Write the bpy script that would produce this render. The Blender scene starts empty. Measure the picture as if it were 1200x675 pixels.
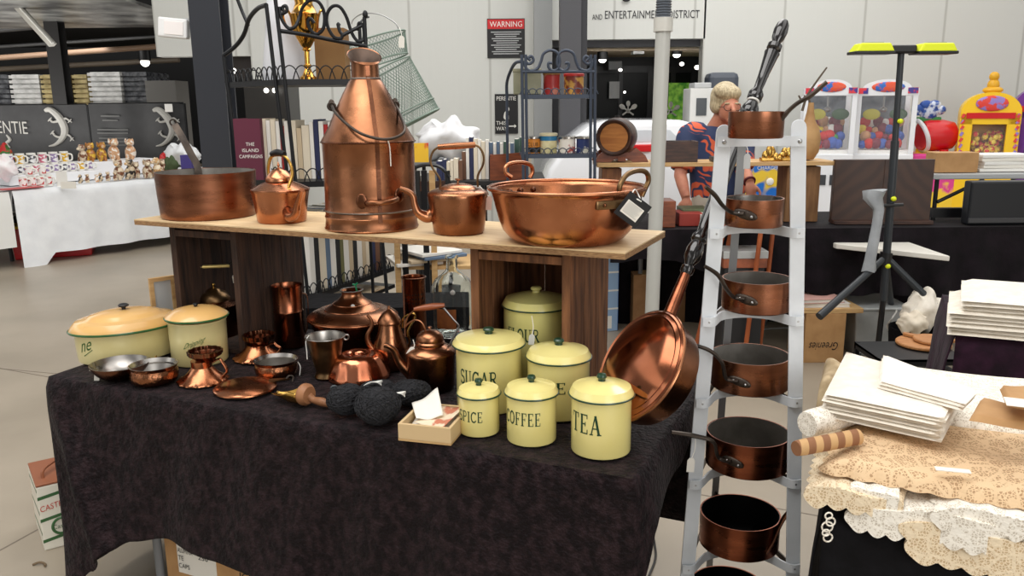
import bpy, bmesh, math, random
from mathutils import Vector, Matrix
random.seed(7)
S = bpy.context.scene
COL = S.collection
PI = math.pi
# ------------------------------------------------------------------ camera model
F, PITCH, ROLL, H = 965.0, math.radians(12.5), math.radians(0.5), 1.55
cP, sP, cR, sR = math.cos(PITCH), math.sin(PITCH), math.cos(ROLL), math.sin(ROLL)
def ray(x, y):
    a = (x-600)/F; b = (337.5-y)/F
    u = a*cR+b*sR; v = -a*sR+b*cR
    return Vector((u, cP+v*sP, -sP+v*cP))
CAM = Vector((0, 0, H))
def atz(x, y, z):
    r = ray(x, y); return CAM+r*((z-H)/r.z)
def aty(x, y, Y):
    r = ray(x, y); return CAM+r*(Y/r.y)
def onplane(x, y, p, n):
    r = ray(x, y); return CAM+r*((p-CAM).dot(n)/r.dot(n))
def proj(p):
    z = p[2]-H; f = p[1]*cP-z*sP
    v = (p[1]*sP+z*cP)/f; u = p[0]/f
    return (600+F*(u*cR-v*sR), 337.5-F*(u*sR+v*cR), f)
cd = bpy.data.cameras.new('camera'); cam = bpy.data.objects.new('camera', cd); COL.objects.link(cam)
cd.sensor_width = 36; cd.sensor_fit = 'HORIZONTAL'; cd.lens = 36*F/1200; cd.clip_start = .05; cd.clip_end = 200
cam.location = CAM
cam.matrix_world = Matrix.Translation(CAM) @ Matrix.Rotation(PI/2-PITCH, 4, 'X') @ Matrix.Rotation(-ROLL, 4, 'Z')
S.camera = cam
S.view_settings.view_transform = 'Standard'; S.view_settings.look = 'None'
S.view_settings.gamma = 1; S.view_settings.use_curve_mapping = False
S.view_settings.exposure = -0.3

# ------------------------------------------------------------------ materials
def lin(c):
    out = []
    for v in c[:3]:
        v /= 255
        out.append(v/12.92 if v <= .04045 else ((v+.055)/1.055)**2.4)
    return tuple(out)+(1,)
MATS = {}
def mat(name, c, rough=.5, metal=0, c2=None, scale=8, detail=4, stretch=None, bump=0, bscale=60, coat=0, sheen=0,
        emit=0, trans=0, ior=1.45, rvar=0, contrast=(.35, .65), kind='noise', alpha=1, bstretch=None, spec=.5):
    if name in MATS: return MATS[name]
    m = bpy.data.materials.new(name); m.use_nodes = True; nt = m.node_tree; N = nt.nodes; L = nt.links
    b = N['Principled BSDF']
    b.inputs['Base Color'].default_value = lin(c); b.inputs['Roughness'].default_value = rough
    b.inputs['Metallic'].default_value = metal
    b.inputs['Coat Weight'].default_value = coat; b.inputs['Coat Roughness'].default_value = .08
    b.inputs['Sheen Weight'].default_value = sheen; b.inputs['IOR'].default_value = ior
    b.inputs['Specular IOR Level'].default_value = spec
    b.inputs['Transmission Weight'].default_value = trans; b.inputs['Alpha'].default_value = alpha
    if emit:
        b.inputs['Emission Color'].default_value = lin(c); b.inputs['Emission Strength'].default_value = emit
    tc = N.new('ShaderNodeTexCoord')
    def tex(sc, st, kd, det):
        mp = N.new('ShaderNodeMapping'); L.new(tc.outputs['Object'], mp.inputs['Vector'])
        if st: mp.inputs['Scale'].default_value = st
        if kd == 'noise':
            t = N.new('ShaderNodeTexNoise'); t.inputs['Scale'].default_value = sc; t.inputs['Detail'].default_value = det; o = t.outputs['Fac']
        elif kd == 'voronoi':
            t = N.new('ShaderNodeTexVoronoi'); t.inputs['Scale'].default_value = sc; o = t.outputs['Distance']
        else:
            t = N.new('ShaderNodeTexWave'); t.inputs['Scale'].default_value = sc; t.inputs['Distortion'].default_value = det
            t.inputs['Detail'].default_value = 2; o = t.outputs['Fac']
        L.new(mp.outputs['Vector'], t.inputs['Vector']); return o
    if c2 is not None:
        o = tex(scale, stretch, kind, detail)
        r = N.new('ShaderNodeValToRGB'); L.new(o, r.inputs['Fac'])
        r.color_ramp.elements[0].position, r.color_ramp.elements[1].position = contrast
        r.color_ramp.elements[0].color = lin(c); r.color_ramp.elements[1].color = lin(c2)
        L.new(r.outputs['Color'], b.inputs['Base Color'])
    if rvar:
        o = tex(scale*1.7, stretch, 'noise', 5)
        mr = N.new('ShaderNodeMapRange'); mr.inputs[1].default_value = .3; mr.inputs[2].default_value = .7
        mr.inputs[3].default_value = max(0, rough-rvar); mr.inputs[4].default_value = rough+rvar
        L.new(o, mr.inputs[0]); L.new(mr.outputs[0], b.inputs['Roughness'])
    if bump:
        o = tex(bscale, bstretch, 'noise', 3)
        bp = N.new('ShaderNodeBump'); bp.inputs['Strength'].default_value = bump; bp.inputs['Distance'].default_value = .01
        L.new(o, bp.inputs['Height']); L.new(bp.outputs['Normal'], b.inputs['Normal'])
    MATS[name] = m; return m
copper = mat('copper_polished', (198, 134, 98), .24, 1, (160, 100, 68), 9, rvar=.08, bump=.05, bscale=25)
copper_old = mat('copper_aged', (172, 117, 84), .28, 1, (122, 80, 56), 7, 6, rvar=.1, bump=.05, bscale=30)
copper_dark = mat('copper_dark', (130, 84, 60), .26, 1, (82, 53, 40), 9, 6, rvar=.1, bump=.04)
copper_ham = mat('copper_hammered', (168, 112, 80), .24, 1, (120, 80, 56), 12, bump=.35, bscale=70)
copper_pan = mat('copper_saucepan', (154, 102, 76), .3, 1, (116, 74, 55), 6, 5, stretch=(1, 1, 4), rvar=.08)
brass = mat('brass', (214, 172, 92), .25, 1, (170, 130, 66), 14, rvar=.08)
gold = mat('gold_plate', (226, 176, 84), .14, 1, (196, 140, 60), 12)
brass_dull = mat('brass_dull', (138, 108, 74), .36, 1, (100, 78, 54), 14, rvar=.1)
tin = mat('tinned_metal', (190, 186, 180), .3, 1, (150, 146, 142), 10, rvar=.1)
tin_dark = mat('tinned_dark', (150, 146, 140), .42, .45, (112, 108, 102), 10, rvar=.1)
iron = mat('iron', (78, 68, 60), .42, .7, (50, 44, 40), 20, rvar=.1, bump=.1)
steel = mat('steel', (170, 170, 170), .3, 1)
solder = mat('solder_grey', (140, 132, 126), .45, 1, (110, 96, 84), 20)
blackmetal = mat('black_metal', (26, 27, 30), .45, .3, bump=.05)
bluemetal = mat('blue_grey_metal', (62, 70, 84), .5, .2)
cream = mat('cream_enamel', (238, 226, 150), .22, 0, (232, 217, 138), 5, coat=.5)
cream_old = mat('cream_enamel_old', (226, 214, 158), .28, 0, (216, 200, 138), 5, coat=.4)
peach = mat('cream_enamel_lid', (226, 182, 116), .25, 0, (218, 168, 100), 5, coat=.5)
cream_olive = mat('cream_enamel_flour', (222, 214, 136), .25, 0, (214, 204, 126), 5, coat=.4)
green = mat('green_enamel', (44, 92, 46), .3, coat=.4)
dgreen = mat('dark_green_enamel', (28, 62, 42), .3, coat=.4)
ink = mat('dark_green_print', (24, 62, 38), .5)
greenink = mat('green_script', (52, 96, 40), .5)
velvet = mat('crushed_velvet', (17, 9, 12), .6, 0, (42, 29, 32), 42, 9, bump=1.0, bscale=85, sheen=.03, contrast=(.42, .66), spec=.15, stretch=(1, 1, .7))
velvet_p = mat('plum_velvet', (46, 20, 38), .8, 0, (26, 11, 22), 14, 5, bump=.4, bscale=30, sheen=.05, spec=.2)
black_cloth = mat('black_cloth', (15, 14, 17), .85, 0, (9, 8, 10), 20, bump=.4, bscale=40, spec=.2)
board_m = mat('birch_plywood', (222, 196, 156), .5, 0, (206, 176, 132), 3, 5, stretch=(2, 14, 14), bump=.03)
ply_edge = mat('plywood_edge', (168, 132, 92), .6, 0, (120, 88, 58), 60, stretch=(1, 1, 8))
crate_m = mat('crate_wood', (136, 90, 58), .7, 0, (80, 50, 32), 5, 6, stretch=(9, 9, 1), bump=.25, bscale=25, bstretch=(6, 6, .6))
crate_dk = mat('crate_wood_dark', (70, 48, 36), .75, 0, (34, 24, 20), 6, 6, stretch=(9, 9, 1), bump=.3, bscale=25, bstretch=(6, 6, .6))
wood_lt = mat('light_wood', (206, 170, 118), .55, 0, (186, 146, 96), 8, stretch=(1, 1, 8))
wood_md = mat('medium_wood', (150, 98, 58), .5, 0, (112, 68, 38), 8, stretch=(6, 6, 1), bump=.1)
wood_red = mat('red_wood', (136, 72, 42), .4, 0, (98, 48, 28), 8, stretch=(1, 6, 6), coat=.2)
wood_dk = mat('dark_wood', (74, 46, 34), .45, 0, (44, 27, 21), 8, stretch=(1, 7, 7), coat=.1)
wood_ebony = mat('ebonised_wood', (18, 15, 15), .15, 0, coat=.8)
wood_handle = mat('worn_handle_wood', (166, 116, 80), .5, 0, (136, 90, 58), 20)
wood_rust = mat('orange_wood', (170, 90, 48), .5, 0, (140, 70, 36), 8)
white_paint = mat('white_paint', (214, 218, 222), .4, 0, (200, 204, 208), 10)
white = mat('white_matt', (236, 234, 228), .6)
paper = mat('paper', (232, 228, 218), .7)
linen = mat('white_linen', (240, 233, 220), .8, 0, (230, 221, 206), 30, bump=.15, bscale=120, sheen=.1)
kraft = mat('cardboard', (188, 146, 98), .75, 0, (172, 130, 84), 12)
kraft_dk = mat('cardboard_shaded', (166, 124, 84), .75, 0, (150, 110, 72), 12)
black = mat('black_plastic', (20, 20, 22), .4)
dgrey = mat('dark_grey', (62, 64, 68), .5)
mgrey = mat('mid_grey', (120, 122, 124), .5)
lgrey = mat('light_grey', (188, 190, 190), .5)
red = mat('red_plastic', (206, 24, 30), .3, coat=.3)
yellow = mat('yellow_plastic', (250, 204, 40), .35)
lime = mat('lime_plastic', (222, 232, 30), .4)
blue = mat('blue_plastic', (40, 80, 170), .35)
purple = mat('purple_plastic', (110, 50, 150), .35)
maroon = mat('maroon_cloth', (96, 38, 58), .7)
glass = mat('clear_glass', (245, 250, 248), .02, trans=1, ior=1.3)
yarn_m = mat('black_yarn', (20, 20, 24), .85, 0, (44, 44, 48), 160, bump=1, bscale=160)
green_wire = mat('green_wire', (124, 142, 130), .5, .2)
skin_m = mat('skin', (206, 140, 112), .5, 0, (190, 120, 96), 20)
hair_m = mat('blond_grey_hair', (206, 190, 156), .6, 0, (156, 140, 110), 40, stretch=(3, 3, .6), bump=.5, bscale=80)

# ------------------------------------------------------------------ mesh builder
def spline(pts, n=6):
    pts = [Vector(p) for p in pts]
    if len(pts) < 3 or n <= 1: return pts
    out = []
    for i in range(len(pts)-1):
        p0 = pts[max(i-1, 0)]; p1 = pts[i]; p2 = pts[i+1]; p3 = pts[min(i+2, len(pts)-1)]
        for k in range(n):
            t = k/n
            out.append(.5*((2*p1)+(p2-p0)*t+(2*p0-5*p1+4*p2-p3)*t*t+(3*p1-p0-3*p2+p3)*t**3))
    out.append(pts[-1]); return out
class MB:
    def __init__(self): self.bm = bmesh.new(); self.mi = 0
    def f(self, vs):
        try:
            fc = self.bm.faces.new(vs); fc.material_index = self.mi; return fc
        except ValueError: return None
    def v(self, p): return self.bm.verts.new(p)
    def rings(self, rings, closed_u=True, cap0=True, cap1=True):
        R = [[self.v(p) for p in r] if len(r) > 1 else [self.v(r[0])] for r in rings]
        for a, b in zip(R, R[1:]):
            n = max(len(a), len(b))
            for i in range(n if closed_u else n-1):
                j = (i+1) % n
                if len(a) == 1 and len(b) == 1: continue
                if len(a) == 1: self.f([a[0], b[j], b[i]])
                elif len(b) == 1: self.f([a[i], a[j], b[0]])
                else: self.f([a[i], a[j], b[j], b[i]])
        if closed_u and cap0 and len(R[0]) > 2: self.f(R[0][::-1])
        if closed_u and cap1 and len(R[-1]) > 2: self.f(R[-1])
        return self
    def lathe(self, prof, seg=48, sx=1, sy=1, c=(0, 0, 0), M=None, mod=None, caps=(True, True)):
        rs = []
        for r, z in prof:
            if r < 1e-6: pts = [Vector((0, 0, z))]
            else:
                pts = []
                for k in range(seg):
                    a = 2*PI*k/seg; rr = r*(mod(a, z) if mod else 1)
                    pts.append(Vector((rr*math.cos(a)*sx, rr*math.sin(a)*sy, z)))
            pts = [(M @ p if M else p)+Vector(c) for p in pts]
            rs.append(pts)
        return self.rings(rs, True, *caps)
    def tube(self, pts, r, seg=8, n=6, flat=1.0, up=None):
        P = spline(pts, n); m = len(P)
        rr = r if isinstance(r, (list, tuple)) else [r]
        def rad(i):
            t = i/(m-1)*(len(rr)-1); k = min(int(t), len(rr)-2) if len(rr) > 1 else 0
            return rr[0] if len(rr) == 1 else rr[k]+(rr[k+1]-rr[k])*(t-k)
        rs = []; nrm = None
        for i in range(m):
            d = (P[min(i+1, m-1)]-P[max(i-1, 0)])
            if d.length < 1e-9: d = Vector((0, 0, 1))
            d.normalize()
            if nrm is None:
                ref = Vector(up) if up is not None else (Vector((0, 0, 1)) if abs(d.z) < .9 else Vector((1, 0, 0)))
                nrm = (ref-d*ref.dot(d)).normalized()
            else:
                nn = nrm-d*nrm.dot(d); nrm = nn.normalized() if nn.length > 1e-6 else nrm
            bn = d.cross(nrm); q = rad(i)
            rs.append([P[i]+nrm*(q*math.cos(2*PI*k/seg)*flat)+bn*(q*math.sin(2*PI*k/seg)) for k in range(seg)])
        return self.rings(rs)
    def strip(self, pts, w, th, up, n=1):
        """flat bar: along pts, width w in the direction up, thickness th"""
        P = spline(pts, n); m = len(P); rs = []
        for i in range(m):
            d = (P[min(i+1, m-1)]-P[max(i-1, 0)]).normalized()
            u = Vector(up); u = (u-d*u.dot(d)).normalized(); b = d.cross(u)
            rs.append([P[i]+u*(w/2*a)+b*(th/2*c_) for a, c_ in ((1, 1), (1, -1), (-1, -1), (-1, 1))])
        return self.rings(rs)
    def box(self, c, s, M=None):
        c = Vector(c); x, y, z = s[0]/2, s[1]/2, s[2]/2
        P = [Vector((a*x, b*y, d*z)) for d in (-1, 1) for a, b in ((-1, -1), (1, -1), (1, 1), (-1, 1))]
        P = [(M @ p if M else p)+c for p in P]
        return self.hexa(P)
    def hexa(self, P):
        V = [self.v(p) for p in P]
        for q in ((3, 2, 1, 0), (4, 5, 6, 7), (0, 1, 5, 4), (1, 2, 6, 5), (2, 3, 7, 6), (3, 0, 4, 7)):
            self.f([V[i] for i in q])
        return self
    def prism(self, poly, o, r, u, depth):
        """poly in (a,b) along r,u from o; extruded by depth against the normal r x u"""
        o, r, u = Vector(o), Vector(r), Vector(u); n = r.cross(u).normalized()
        A = [self.v(o+r*a+u*b) for a, b in poly]; B = [self.v(o+r*a+u*b-n*depth) for a, b in poly]
        self.f(A); self.f(B[::-1]); k = len(A)
        for i in range(k): self.f([A[(i+1) % k], A[i], B[i], B[(i+1) % k]])
        return self
    def ball(self, c, r, seg=20, rings=12, M=None, fn=None):
        if not isinstance(r, (tuple, list)): r = (r, r, r)
        rs = []
        for i in range(rings+1):
            t = PI*i/rings; z = -math.cos(t); q = math.sin(t)
            if i in (0, rings): pts = [Vector((0, 0, z))]
            else: pts = [Vector((q*math.cos(2*PI*k/seg), q*math.sin(2*PI*k/seg), z)) for k in range(seg)]
            pts = [Vector((p.x*r[0], p.y*r[1], p.z*r[2])) for p in pts]
            if fn: pts = [fn(p) for p in pts]
            rs.append([(M @ p if M else p)+Vector(c) for p in pts])
        return self.rings(rs)
    def torus(self, R, r, c=(0, 0, 0), seg=40, s2=8, M=None, sx=1, sy=1):
        G = [[None]*s2 for _ in range(seg)]
        for i in range(seg):
            a = 2*PI*i/seg
            for j in range(s2):
                b = 2*PI*j/s2; q = R+r*math.cos(b)
                p = Vector((q*math.cos(a)*sx, q*math.sin(a)*sy, r*math.sin(b)))
                G[i][j] = self.v((M @ p if M else p)+Vector(c))
        for i in range(seg):
            for j in range(s2):
                self.f([G[i][j], G[(i+1) % seg][j], G[(i+1) % seg][(j+1) % s2], G[i][(j+1) % s2]])
        return self
    def grid(self, fn, nu, nv, thick=0):
        G = [[self.v(fn(i/nu, j/nv)) for j in range(nv+1)] for i in range(nu+1)]
        for i in range(nu):
            for j in range(nv): self.f([G[i][j], G[i+1][j], G[i+1][j+1], G[i][j+1]])
        return self
    def polys(self, verts, faces, fn=None):
        V = [self.v(fn(p) if fn else p) for p in verts]
        for q in faces: self.f([V[i] for i in q])
        return self
    def mesh(self, name, mats, smooth=40, bevel=0):
        bm = self.bm
        bmesh.ops.recalc_face_normals(bm, faces=bm.faces)
        if bevel:
            es = [e for e in bm.edges if len(e.link_faces) == 2 and e.calc_face_angle(0) > .6]
            bmesh.ops.bevel(bm, geom=es, offset=bevel, segments=2, affect='EDGES', profile=.5)
        me = bpy.data.meshes.new(name); bm.to_mesh(me); bm.free()
        for m in (mats if isinstance(mats, (list, tuple)) else [mats]): me.materials.append(m)
        if smooth:
            me.polygons.foreach_set('use_smooth', [True]*len(me.polygons))
            me.set_sharp_from_angle(angle=math.radians(smooth))
        return me
def link(name, me, parent=None, loc=(0, 0, 0), rz=0):
    o = bpy.data.objects.new(name, me); COL.objects.link(o); o.location = loc; o.rotation_euler = (0, 0, rz)
    if parent: o.parent = parent
    return o
def obj(name, mb, m, parent=None, smooth=40, bevel=0, loc=(0, 0, 0), rz=0):
    return link(name, mb.mesh(name, m, smooth, bevel), parent, loc, rz)
def tag(o, label, cat, group=None, kind=None):
    o['label'] = label; o['category'] = cat
    if group: o['group'] = group
    if kind: o['kind'] = kind
    return o
def struct(name, mb, m, label=None, parent=None, smooth=40, bevel=0):
    o = obj(name, mb, m, parent, smooth, bevel); o['kind'] = 'structure'
    if label: o['label'] = label; o['category'] = name.split('_')[0]
    return o
def empty(name, label, cat, loc=(0, 0, 0), rz=0, group=None):
    o = bpy.data.objects.new(name, None); COL.objects.link(o); o.location = loc; o.rotation_euler = (0, 0, rz)
    o.empty_display_size = .05
    return tag(o, label, cat, group)
def copy_tree(o, parent=None):
    c = o.copy(); COL.objects.link(c)
    if parent: c.parent = parent
    for ch in [q for q in bpy.data.objects if q.parent == o]: copy_tree(ch, c)
    return c
# ------------------------------------------------------------------ lettering
def text_geo(body, _c={}):
    if body in _c: return _c[body]
    cu = bpy.data.curves.new('lettering', 'FONT'); cu.body = body; cu.size = 1; cu.resolution_u = 3
    o = bpy.data.objects.new('lettering', cu); COL.objects.link(o)
    dg = bpy.context.evaluated_depsgraph_get(); dg.update()
    me = bpy.data.meshes.new_from_object(o.evaluated_get(dg))
    vs = [Vector(v.co) for v in me.vertices]; fs = [tuple(p.vertices) for p in me.polygons]
    bpy.data.objects.remove(o); bpy.data.curves.remove(cu); bpy.data.meshes.remove(me)
    x0 = min(v.x for v in vs); x1 = max(v.x for v in vs); y0 = min(v.y for v in vs); y1 = max(v.y for v in vs)
    vs = [Vector(((v.x-x0)/(x1-x0), (v.y-y0)/(y1-y0), 0)) for v in vs]
    _c[body] = (vs, fs, (x1-x0)/(y1-y0)); return _c[body]
def put_text(mb, body, o, r, u, w, h, lift=.002, slant=0):
    """lettering filling a w x h field whose lower corner is o, on the plane of r (reading direction) and u (up)"""
    vs, fs, _ = text_geo(body); o, r, u = Vector(o), Vector(r).normalized(), Vector(u).normalized(); n = r.cross(u)
    return mb.polys(vs, fs, lambda p: o+r*(p.x*w+p.y*h*slant)+u*(p.y*h)+n*lift)
def arc(cx, cy, rx, ry, a0, a1, n=12):
    return [(cx+rx*math.cos(math.radians(a0+(a1-a0)*i/n)), cy+ry*math.sin(math.radians(a0+(a1-a0)*i/n))) for i in range(n+1)]
TH, TN, SF = .15, .075, .06
def serif(x, y, w=.24): return ([(x-w/2, y), (x+w/2, y)], SF)
GL = {   # letter: (advance, strokes); each stroke = (points, width)
 'S': (.62, [(arc(.31, .74, .23, .23, 20, 270)+arc(.31, .27, .25, .25, 90, -160)[1:], .12), ([(.53, .78), (.53, .98)], SF), ([(.06, .02), (.06, .24)], SF)]),
 'U': (.78, [([(.16, 1), (.16, .3)]+arc(.38, .3, .22, .27, 180, 270), TH), (arc(.38, .3, .24, .27, 270, 360)+[(.62, 1)], TN), serif(.16, .97, .3), serif(.62, .97, .26)]),
 'G': (.76, [(arc(.4, .5, .31, .46, 40, 300, 20), .13), ([(.62, .1), (.62, .44)], TH), serif(.6, .44, .3), ([(.64, .74), (.64, .98)], SF)]),
 'A': (.8, [([(.14, 0), (.4, 1)], TN), ([(.4, 1), (.66, 0)], TH), ([(.24, .34), (.58, .34)], SF), serif(.14, .03), serif(.67, .03, .28)]),
 'R': (.78, [([(.17, 0), (.17, 1)], TH), ([(.17, .97), (.4, .97)]+arc(.4, .74, .2, .23, 90, -90)+[(.17, .51)], .1), ([(.38, .5), (.68, 0)], TH), serif(.17, .03, .3), serif(.1, .97, .2), serif(.7, .03, .2)]),
 'P': (.68, [([(.17, 0), (.17, 1)], TH), ([(.17, .97), (.4, .97)]+arc(.4, .72, .2, .25, 90, -90)+[(.17, .47)], .1), serif(.17, .03, .32), serif(.1, .97, .2)]),
 'I': (.4, [([(.2, 0), (.2, 1)], TH), serif(.2, .03, .32), serif(.2, .97, .32)]),
 'C': (.72, [(arc(.4, .5, .31, .46, 40, 320, 20), .13), ([(.64, .74), (.64, .98)], SF)]),
 'E': (.68, [([(.17, 0), (.17, 1)], TH), ([(.06, .97), (.56, .97)], SF), ([(.06, .03), (.58, .03)], SF), ([(.17, .51), (.44, .51)], SF), ([(.57, .78), (.57, 1)], SF), ([(.59, 0), (.59, .24)], SF), ([(.44, .4), (.44, .62)], SF)]),
 'F': (.64, [([(.17, 0), (.17, 1)], TH), ([(.06, .97), (.56, .97)], SF), ([(.17, .51), (.44, .51)], SF), ([(.57, .76), (.57, 1)], SF), ([(.44, .4), (.44, .62)], SF), serif(.17, .03, .32)]),
 'O': (.8, [(arc(.4, .5, .31, .46, 0, 360, 28), .13)]),
 'T': (.74, [([(.37, 0), (.37, 1)], TH), ([(.06, .97), (.68, .97)], SF), ([(.08, .74), (.08, 1)], SF), ([(.66, .74), (.66, 1)], SF), serif(.37, .03, .32)]),
 'L': (.64, [([(.17, 0), (.17, 1)], TH), ([(.06, .03), (.58, .03)], SF), ([(.58, 0), (.58, .26)], SF), serif(.17, .97, .32)]),
}
def stroke_quads(pts, w):
    P = [Vector((a, b)) for a, b in pts]; out = []
    L = []
    for i, p in enumerate(P):
        d = (P[min(i+1, len(P)-1)]-P[max(i-1, 0)]).normalized(); nn = Vector((-d.y, d.x))
        L.append((p+nn*w/2, p-nn*w/2))
    for a, b in zip(L, L[1:]):
        k = max(1, int((a[0]-b[0]).length/.12))
        for q in range(k):
            t0, t1 = q/k, (q+1)/k
            out.append([a[0].lerp(b[0], t0), a[1].lerp(b[1], t0), a[1].lerp(b[1], t1), a[0].lerp(b[0], t1)])
    return out
def serif_word(mb, word, fn, gap=.06):
    """fn maps (x, y) in letter heights, x centred, to a point"""
    tot = sum(GL[c][0] for c in word)+gap*(len(word)-1); x = -tot/2
    for ch in word:
        for pts, w in GL[ch][1]:
            for q in stroke_quads(pts, w):
                mb.f([mb.v(fn(x+p.x, p.y)) for p in q])
        x += GL[ch][0]+gap
    return tot
# ------------------------------------------------------------------ frame of an object seen in the photo
class At:
    """upright frame on a level of height z: local x = across the view, y = away from the viewer, z = up"""
    def __init__(s, cx, yb, hw, z, Y=None):
        if Y is None:
            f = atz(cx, yb, z); d = Vector((f.x, f.y, 0)).normalized()
            s.P = f.copy()
            for _ in range(8):
                r = hw*proj(s.P)[2]/F; s.P = f+d*r
        else:
            q = aty(cx, yb, Y); s.P = q
            for _ in range(8):
                d = Vector((s.P.x, s.P.y, 0)).normalized(); r = hw*proj(s.P)[2]/F
                q = aty(cx, yb, s.P.y-d.y*r); s.P = Vector((q.x+d.x*r, Y, q.z))
        s.d = Vector((s.P.x, s.P.y, 0)).normalized(); s.rt = Vector((s.d.y, -s.d.x, 0))
        s.yaw = math.atan2(s.rt.y, s.rt.x); s.u = proj(s.P)[2]/F; s.e = None
    def h(s, yf, hw):
        lo, hi = -1.5, 3.0
        for _ in range(40):
            m = (lo+hi)/2; p = s.P+Vector((0, 0, m)); r = hw*proj(p)[2]/F; q = p-s.d*r
            if proj(q)[1] > yf: lo = m
            else: hi = m
        return (hw*proj(s.P+Vector((0, 0, lo)))[2]/F, lo)
    def prof(s, lst): return [s.h(y, w) for y, w in lst]
    def L(s, x, y, dy=0):
        w = onplane(x, y, s.P+s.d*dy, s.d)-s.P
        return Vector((w.dot(s.rt), w.dot(s.d), w.z))
    def loc(s, w):
        w = Vector(w)-s.P; return Vector((w.dot(s.rt), w.dot(s.d), w.z))
    def thing(s, name, label, cat, group=None):
        s.e = empty(name, label, cat, s.P, s.yaw, group); return s
    def part(s, name, mb, m, smooth=40, bevel=0, parent=None):
        return obj(name, mb, m, parent or s.e, smooth, bevel)
    def single(s, name, mb, m, label, cat, group=None, smooth=40, bevel=0):
        return tag(obj(name, mb, m, None, smooth, bevel, s.P, s.yaw), label, cat, group)
def shell(prof, t, inner_bottom=None):
    """closed thin wall: outer profile bottom->top, back down inside"""
    o = [(0, prof[0][1])]+list(prof)
    i = [(max(r-t, .0005), z) for r, z in prof[::-1]]
    i[-1] = (max(prof[0][0]-t, .0005), prof[0][1]+t)
    return o+i+[(0, prof[0][1]+t)]
def rectY(x0, y0, x1, y1, Y):
    a = aty((x0+x1)/2, (y0+y1)/2, Y); k = proj(a)[2]/F
    return a.x, a.z, (x1-x0)*k, (y1-y0)*k*1.01
def boxpx(name, x0, y0, x1, y1, Y, dep, m, label, cat, group=None, bevel=0, rz=0, parent=None):
    cx, cz, w, h = rectY(x0, y0, x1, y1, Y); mb = MB().box((0, dep/2, h/2), (w, dep, h))
    o = obj(name, mb, m, parent, 40, bevel, (cx, Y, cz-h/2), rz)
    return tag(o, label, cat, group) if label else o
def price_tag(px, py, Y, w, h, top, label, tilt=0, m=paper):
    """a paper price tag with its string; top = world point the string is tied to"""
    c = aty(px, py, Y); o = empty('price_tag', label, 'price tag', c)
    R = Matrix.Rotation(tilt, 3, 'Y')
    mb = MB().prism([(-w/2, -h/2), (w/2, -h/2), (w/2, h*.32), (w*.25, h/2), (-w*.25, h/2), (-w/2, h*.32)], (0, -.0004, 0), R @ Vector((1, 0, 0)), R @ Vector((0, 0, 1)), .0012)
    obj('card', mb, m, o, 0)
    a = Vector(top)-c; b = R @ Vector((0, 0, h*.42))
    obj('string', MB().tube([b, (a+b)/2+Vector((.004, 0, -.004)), a], .0011, 6), paper, o)
    return o
# ================================================================== FRONT TABLE
ZT = .74
A_ = atz(57, 441, ZT); B_ = atz(745, 562, ZT)
ED = (B_-A_).normalized(); ND = Vector((-ED.y, ED.x, 0)); TYAW = math.atan2(ED.y, ED.x)
def ft(s, t, z=ZT): return Vector((A_.x+s*ED.x+t*ND.x, A_.y+s*ED.y+t*ND.y, z))
TL, TD = 1.873, .76
def interp(x, tab):
    if x <= tab[0][0]: return tab[0][1]
    for (a, b), (c, d) in zip(tab, tab[1:]):
        if x <= c:
            k = (x-a)/(c-a); k = k*k*(3-2*k); return b+(d-b)*k
    return tab[-1][1]
tb = empty('trestle_table', 'folding trestle table hidden under the black crushed velvet cloth', 'table', ft(0, 0, 0), TYAW)
obj('tabletop', MB().box((TL/2, TD/2, .715), (TL-.02, TD-.02, .035)), white, tb, bevel=.004)
for sx in (.27, TL-.45):
    for sy in (.1, TD-.1):
        obj('leg', MB().tube([(sx, sy, 0), (sx, sy, .7)], .014, 10), mgrey, tb)
    obj('crossbar', MB().tube([(sx, .1, .25), (sx, TD-.1, .25)], .01, 8), mgrey, tb)
HEM = [(-.1, .71), (.03, .685), (.14, .60), (.2, .545), (.26, .50), (.34, .465), (.48, .44), (.64, .462), (.86, .48), (1.1, .56), (1.5, .66), (1.873, .66)]
def rip(s, k): return math.sin(s*9+.6)*.5+math.sin(s*21+1.9+k)*.3+math.sin(s*4.1)*.5
def cloth_pt(s, v):
    """v: 0..1 front hem to front edge, 1..2 across the top, 2..3 down the back"""
    if v <= 1:
        q = 1-v; d = interp(s, HEM)*q
        o = .010*min(1, d/.03)+.028*(d/.5)**1.3*(1+rip(s, 0))+.004*math.sin(s*31+d*9)*min(1, d/.1)
        # the excess of the corner hangs in one deep fold
        o += .05*math.exp(-((s-.02-.20*d/.5)/.05)**2)*min(1, d/.25)
        bx = .05*max(0, 1-s/.3)*(d/.68); o *= 1-.8*(s/TL)**10
        p = ft(s+bx, -o, ZT-d)
        if d < .012: p.z = ZT-.3*d
        return p
    if v <= 2:
        t = (v-1)*TD
        return ft(s, t, ZT+.0012*(math.sin(s*13+t*9)))
    d = (v-2)*.5
    return ft(s, TD+.01+.03*d, ZT-d)
mb = MB()
vs = [i/46 for i in range(47)]+[1+i/16 for i in range(1, 17)]+[2+i/10 for i in range(1, 11)]
NU = 170
mb.grid(lambda a, b: cloth_pt(a*TL, vs[int(round(b*(len(vs)-1)))]), NU, len(vs)-1)
ENDH = [(0, .62), (.045, .23), (.08, .16), (.14, .135), (.34, .11), (.457, .075), (.54, .05), (.76, .06)]
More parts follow.
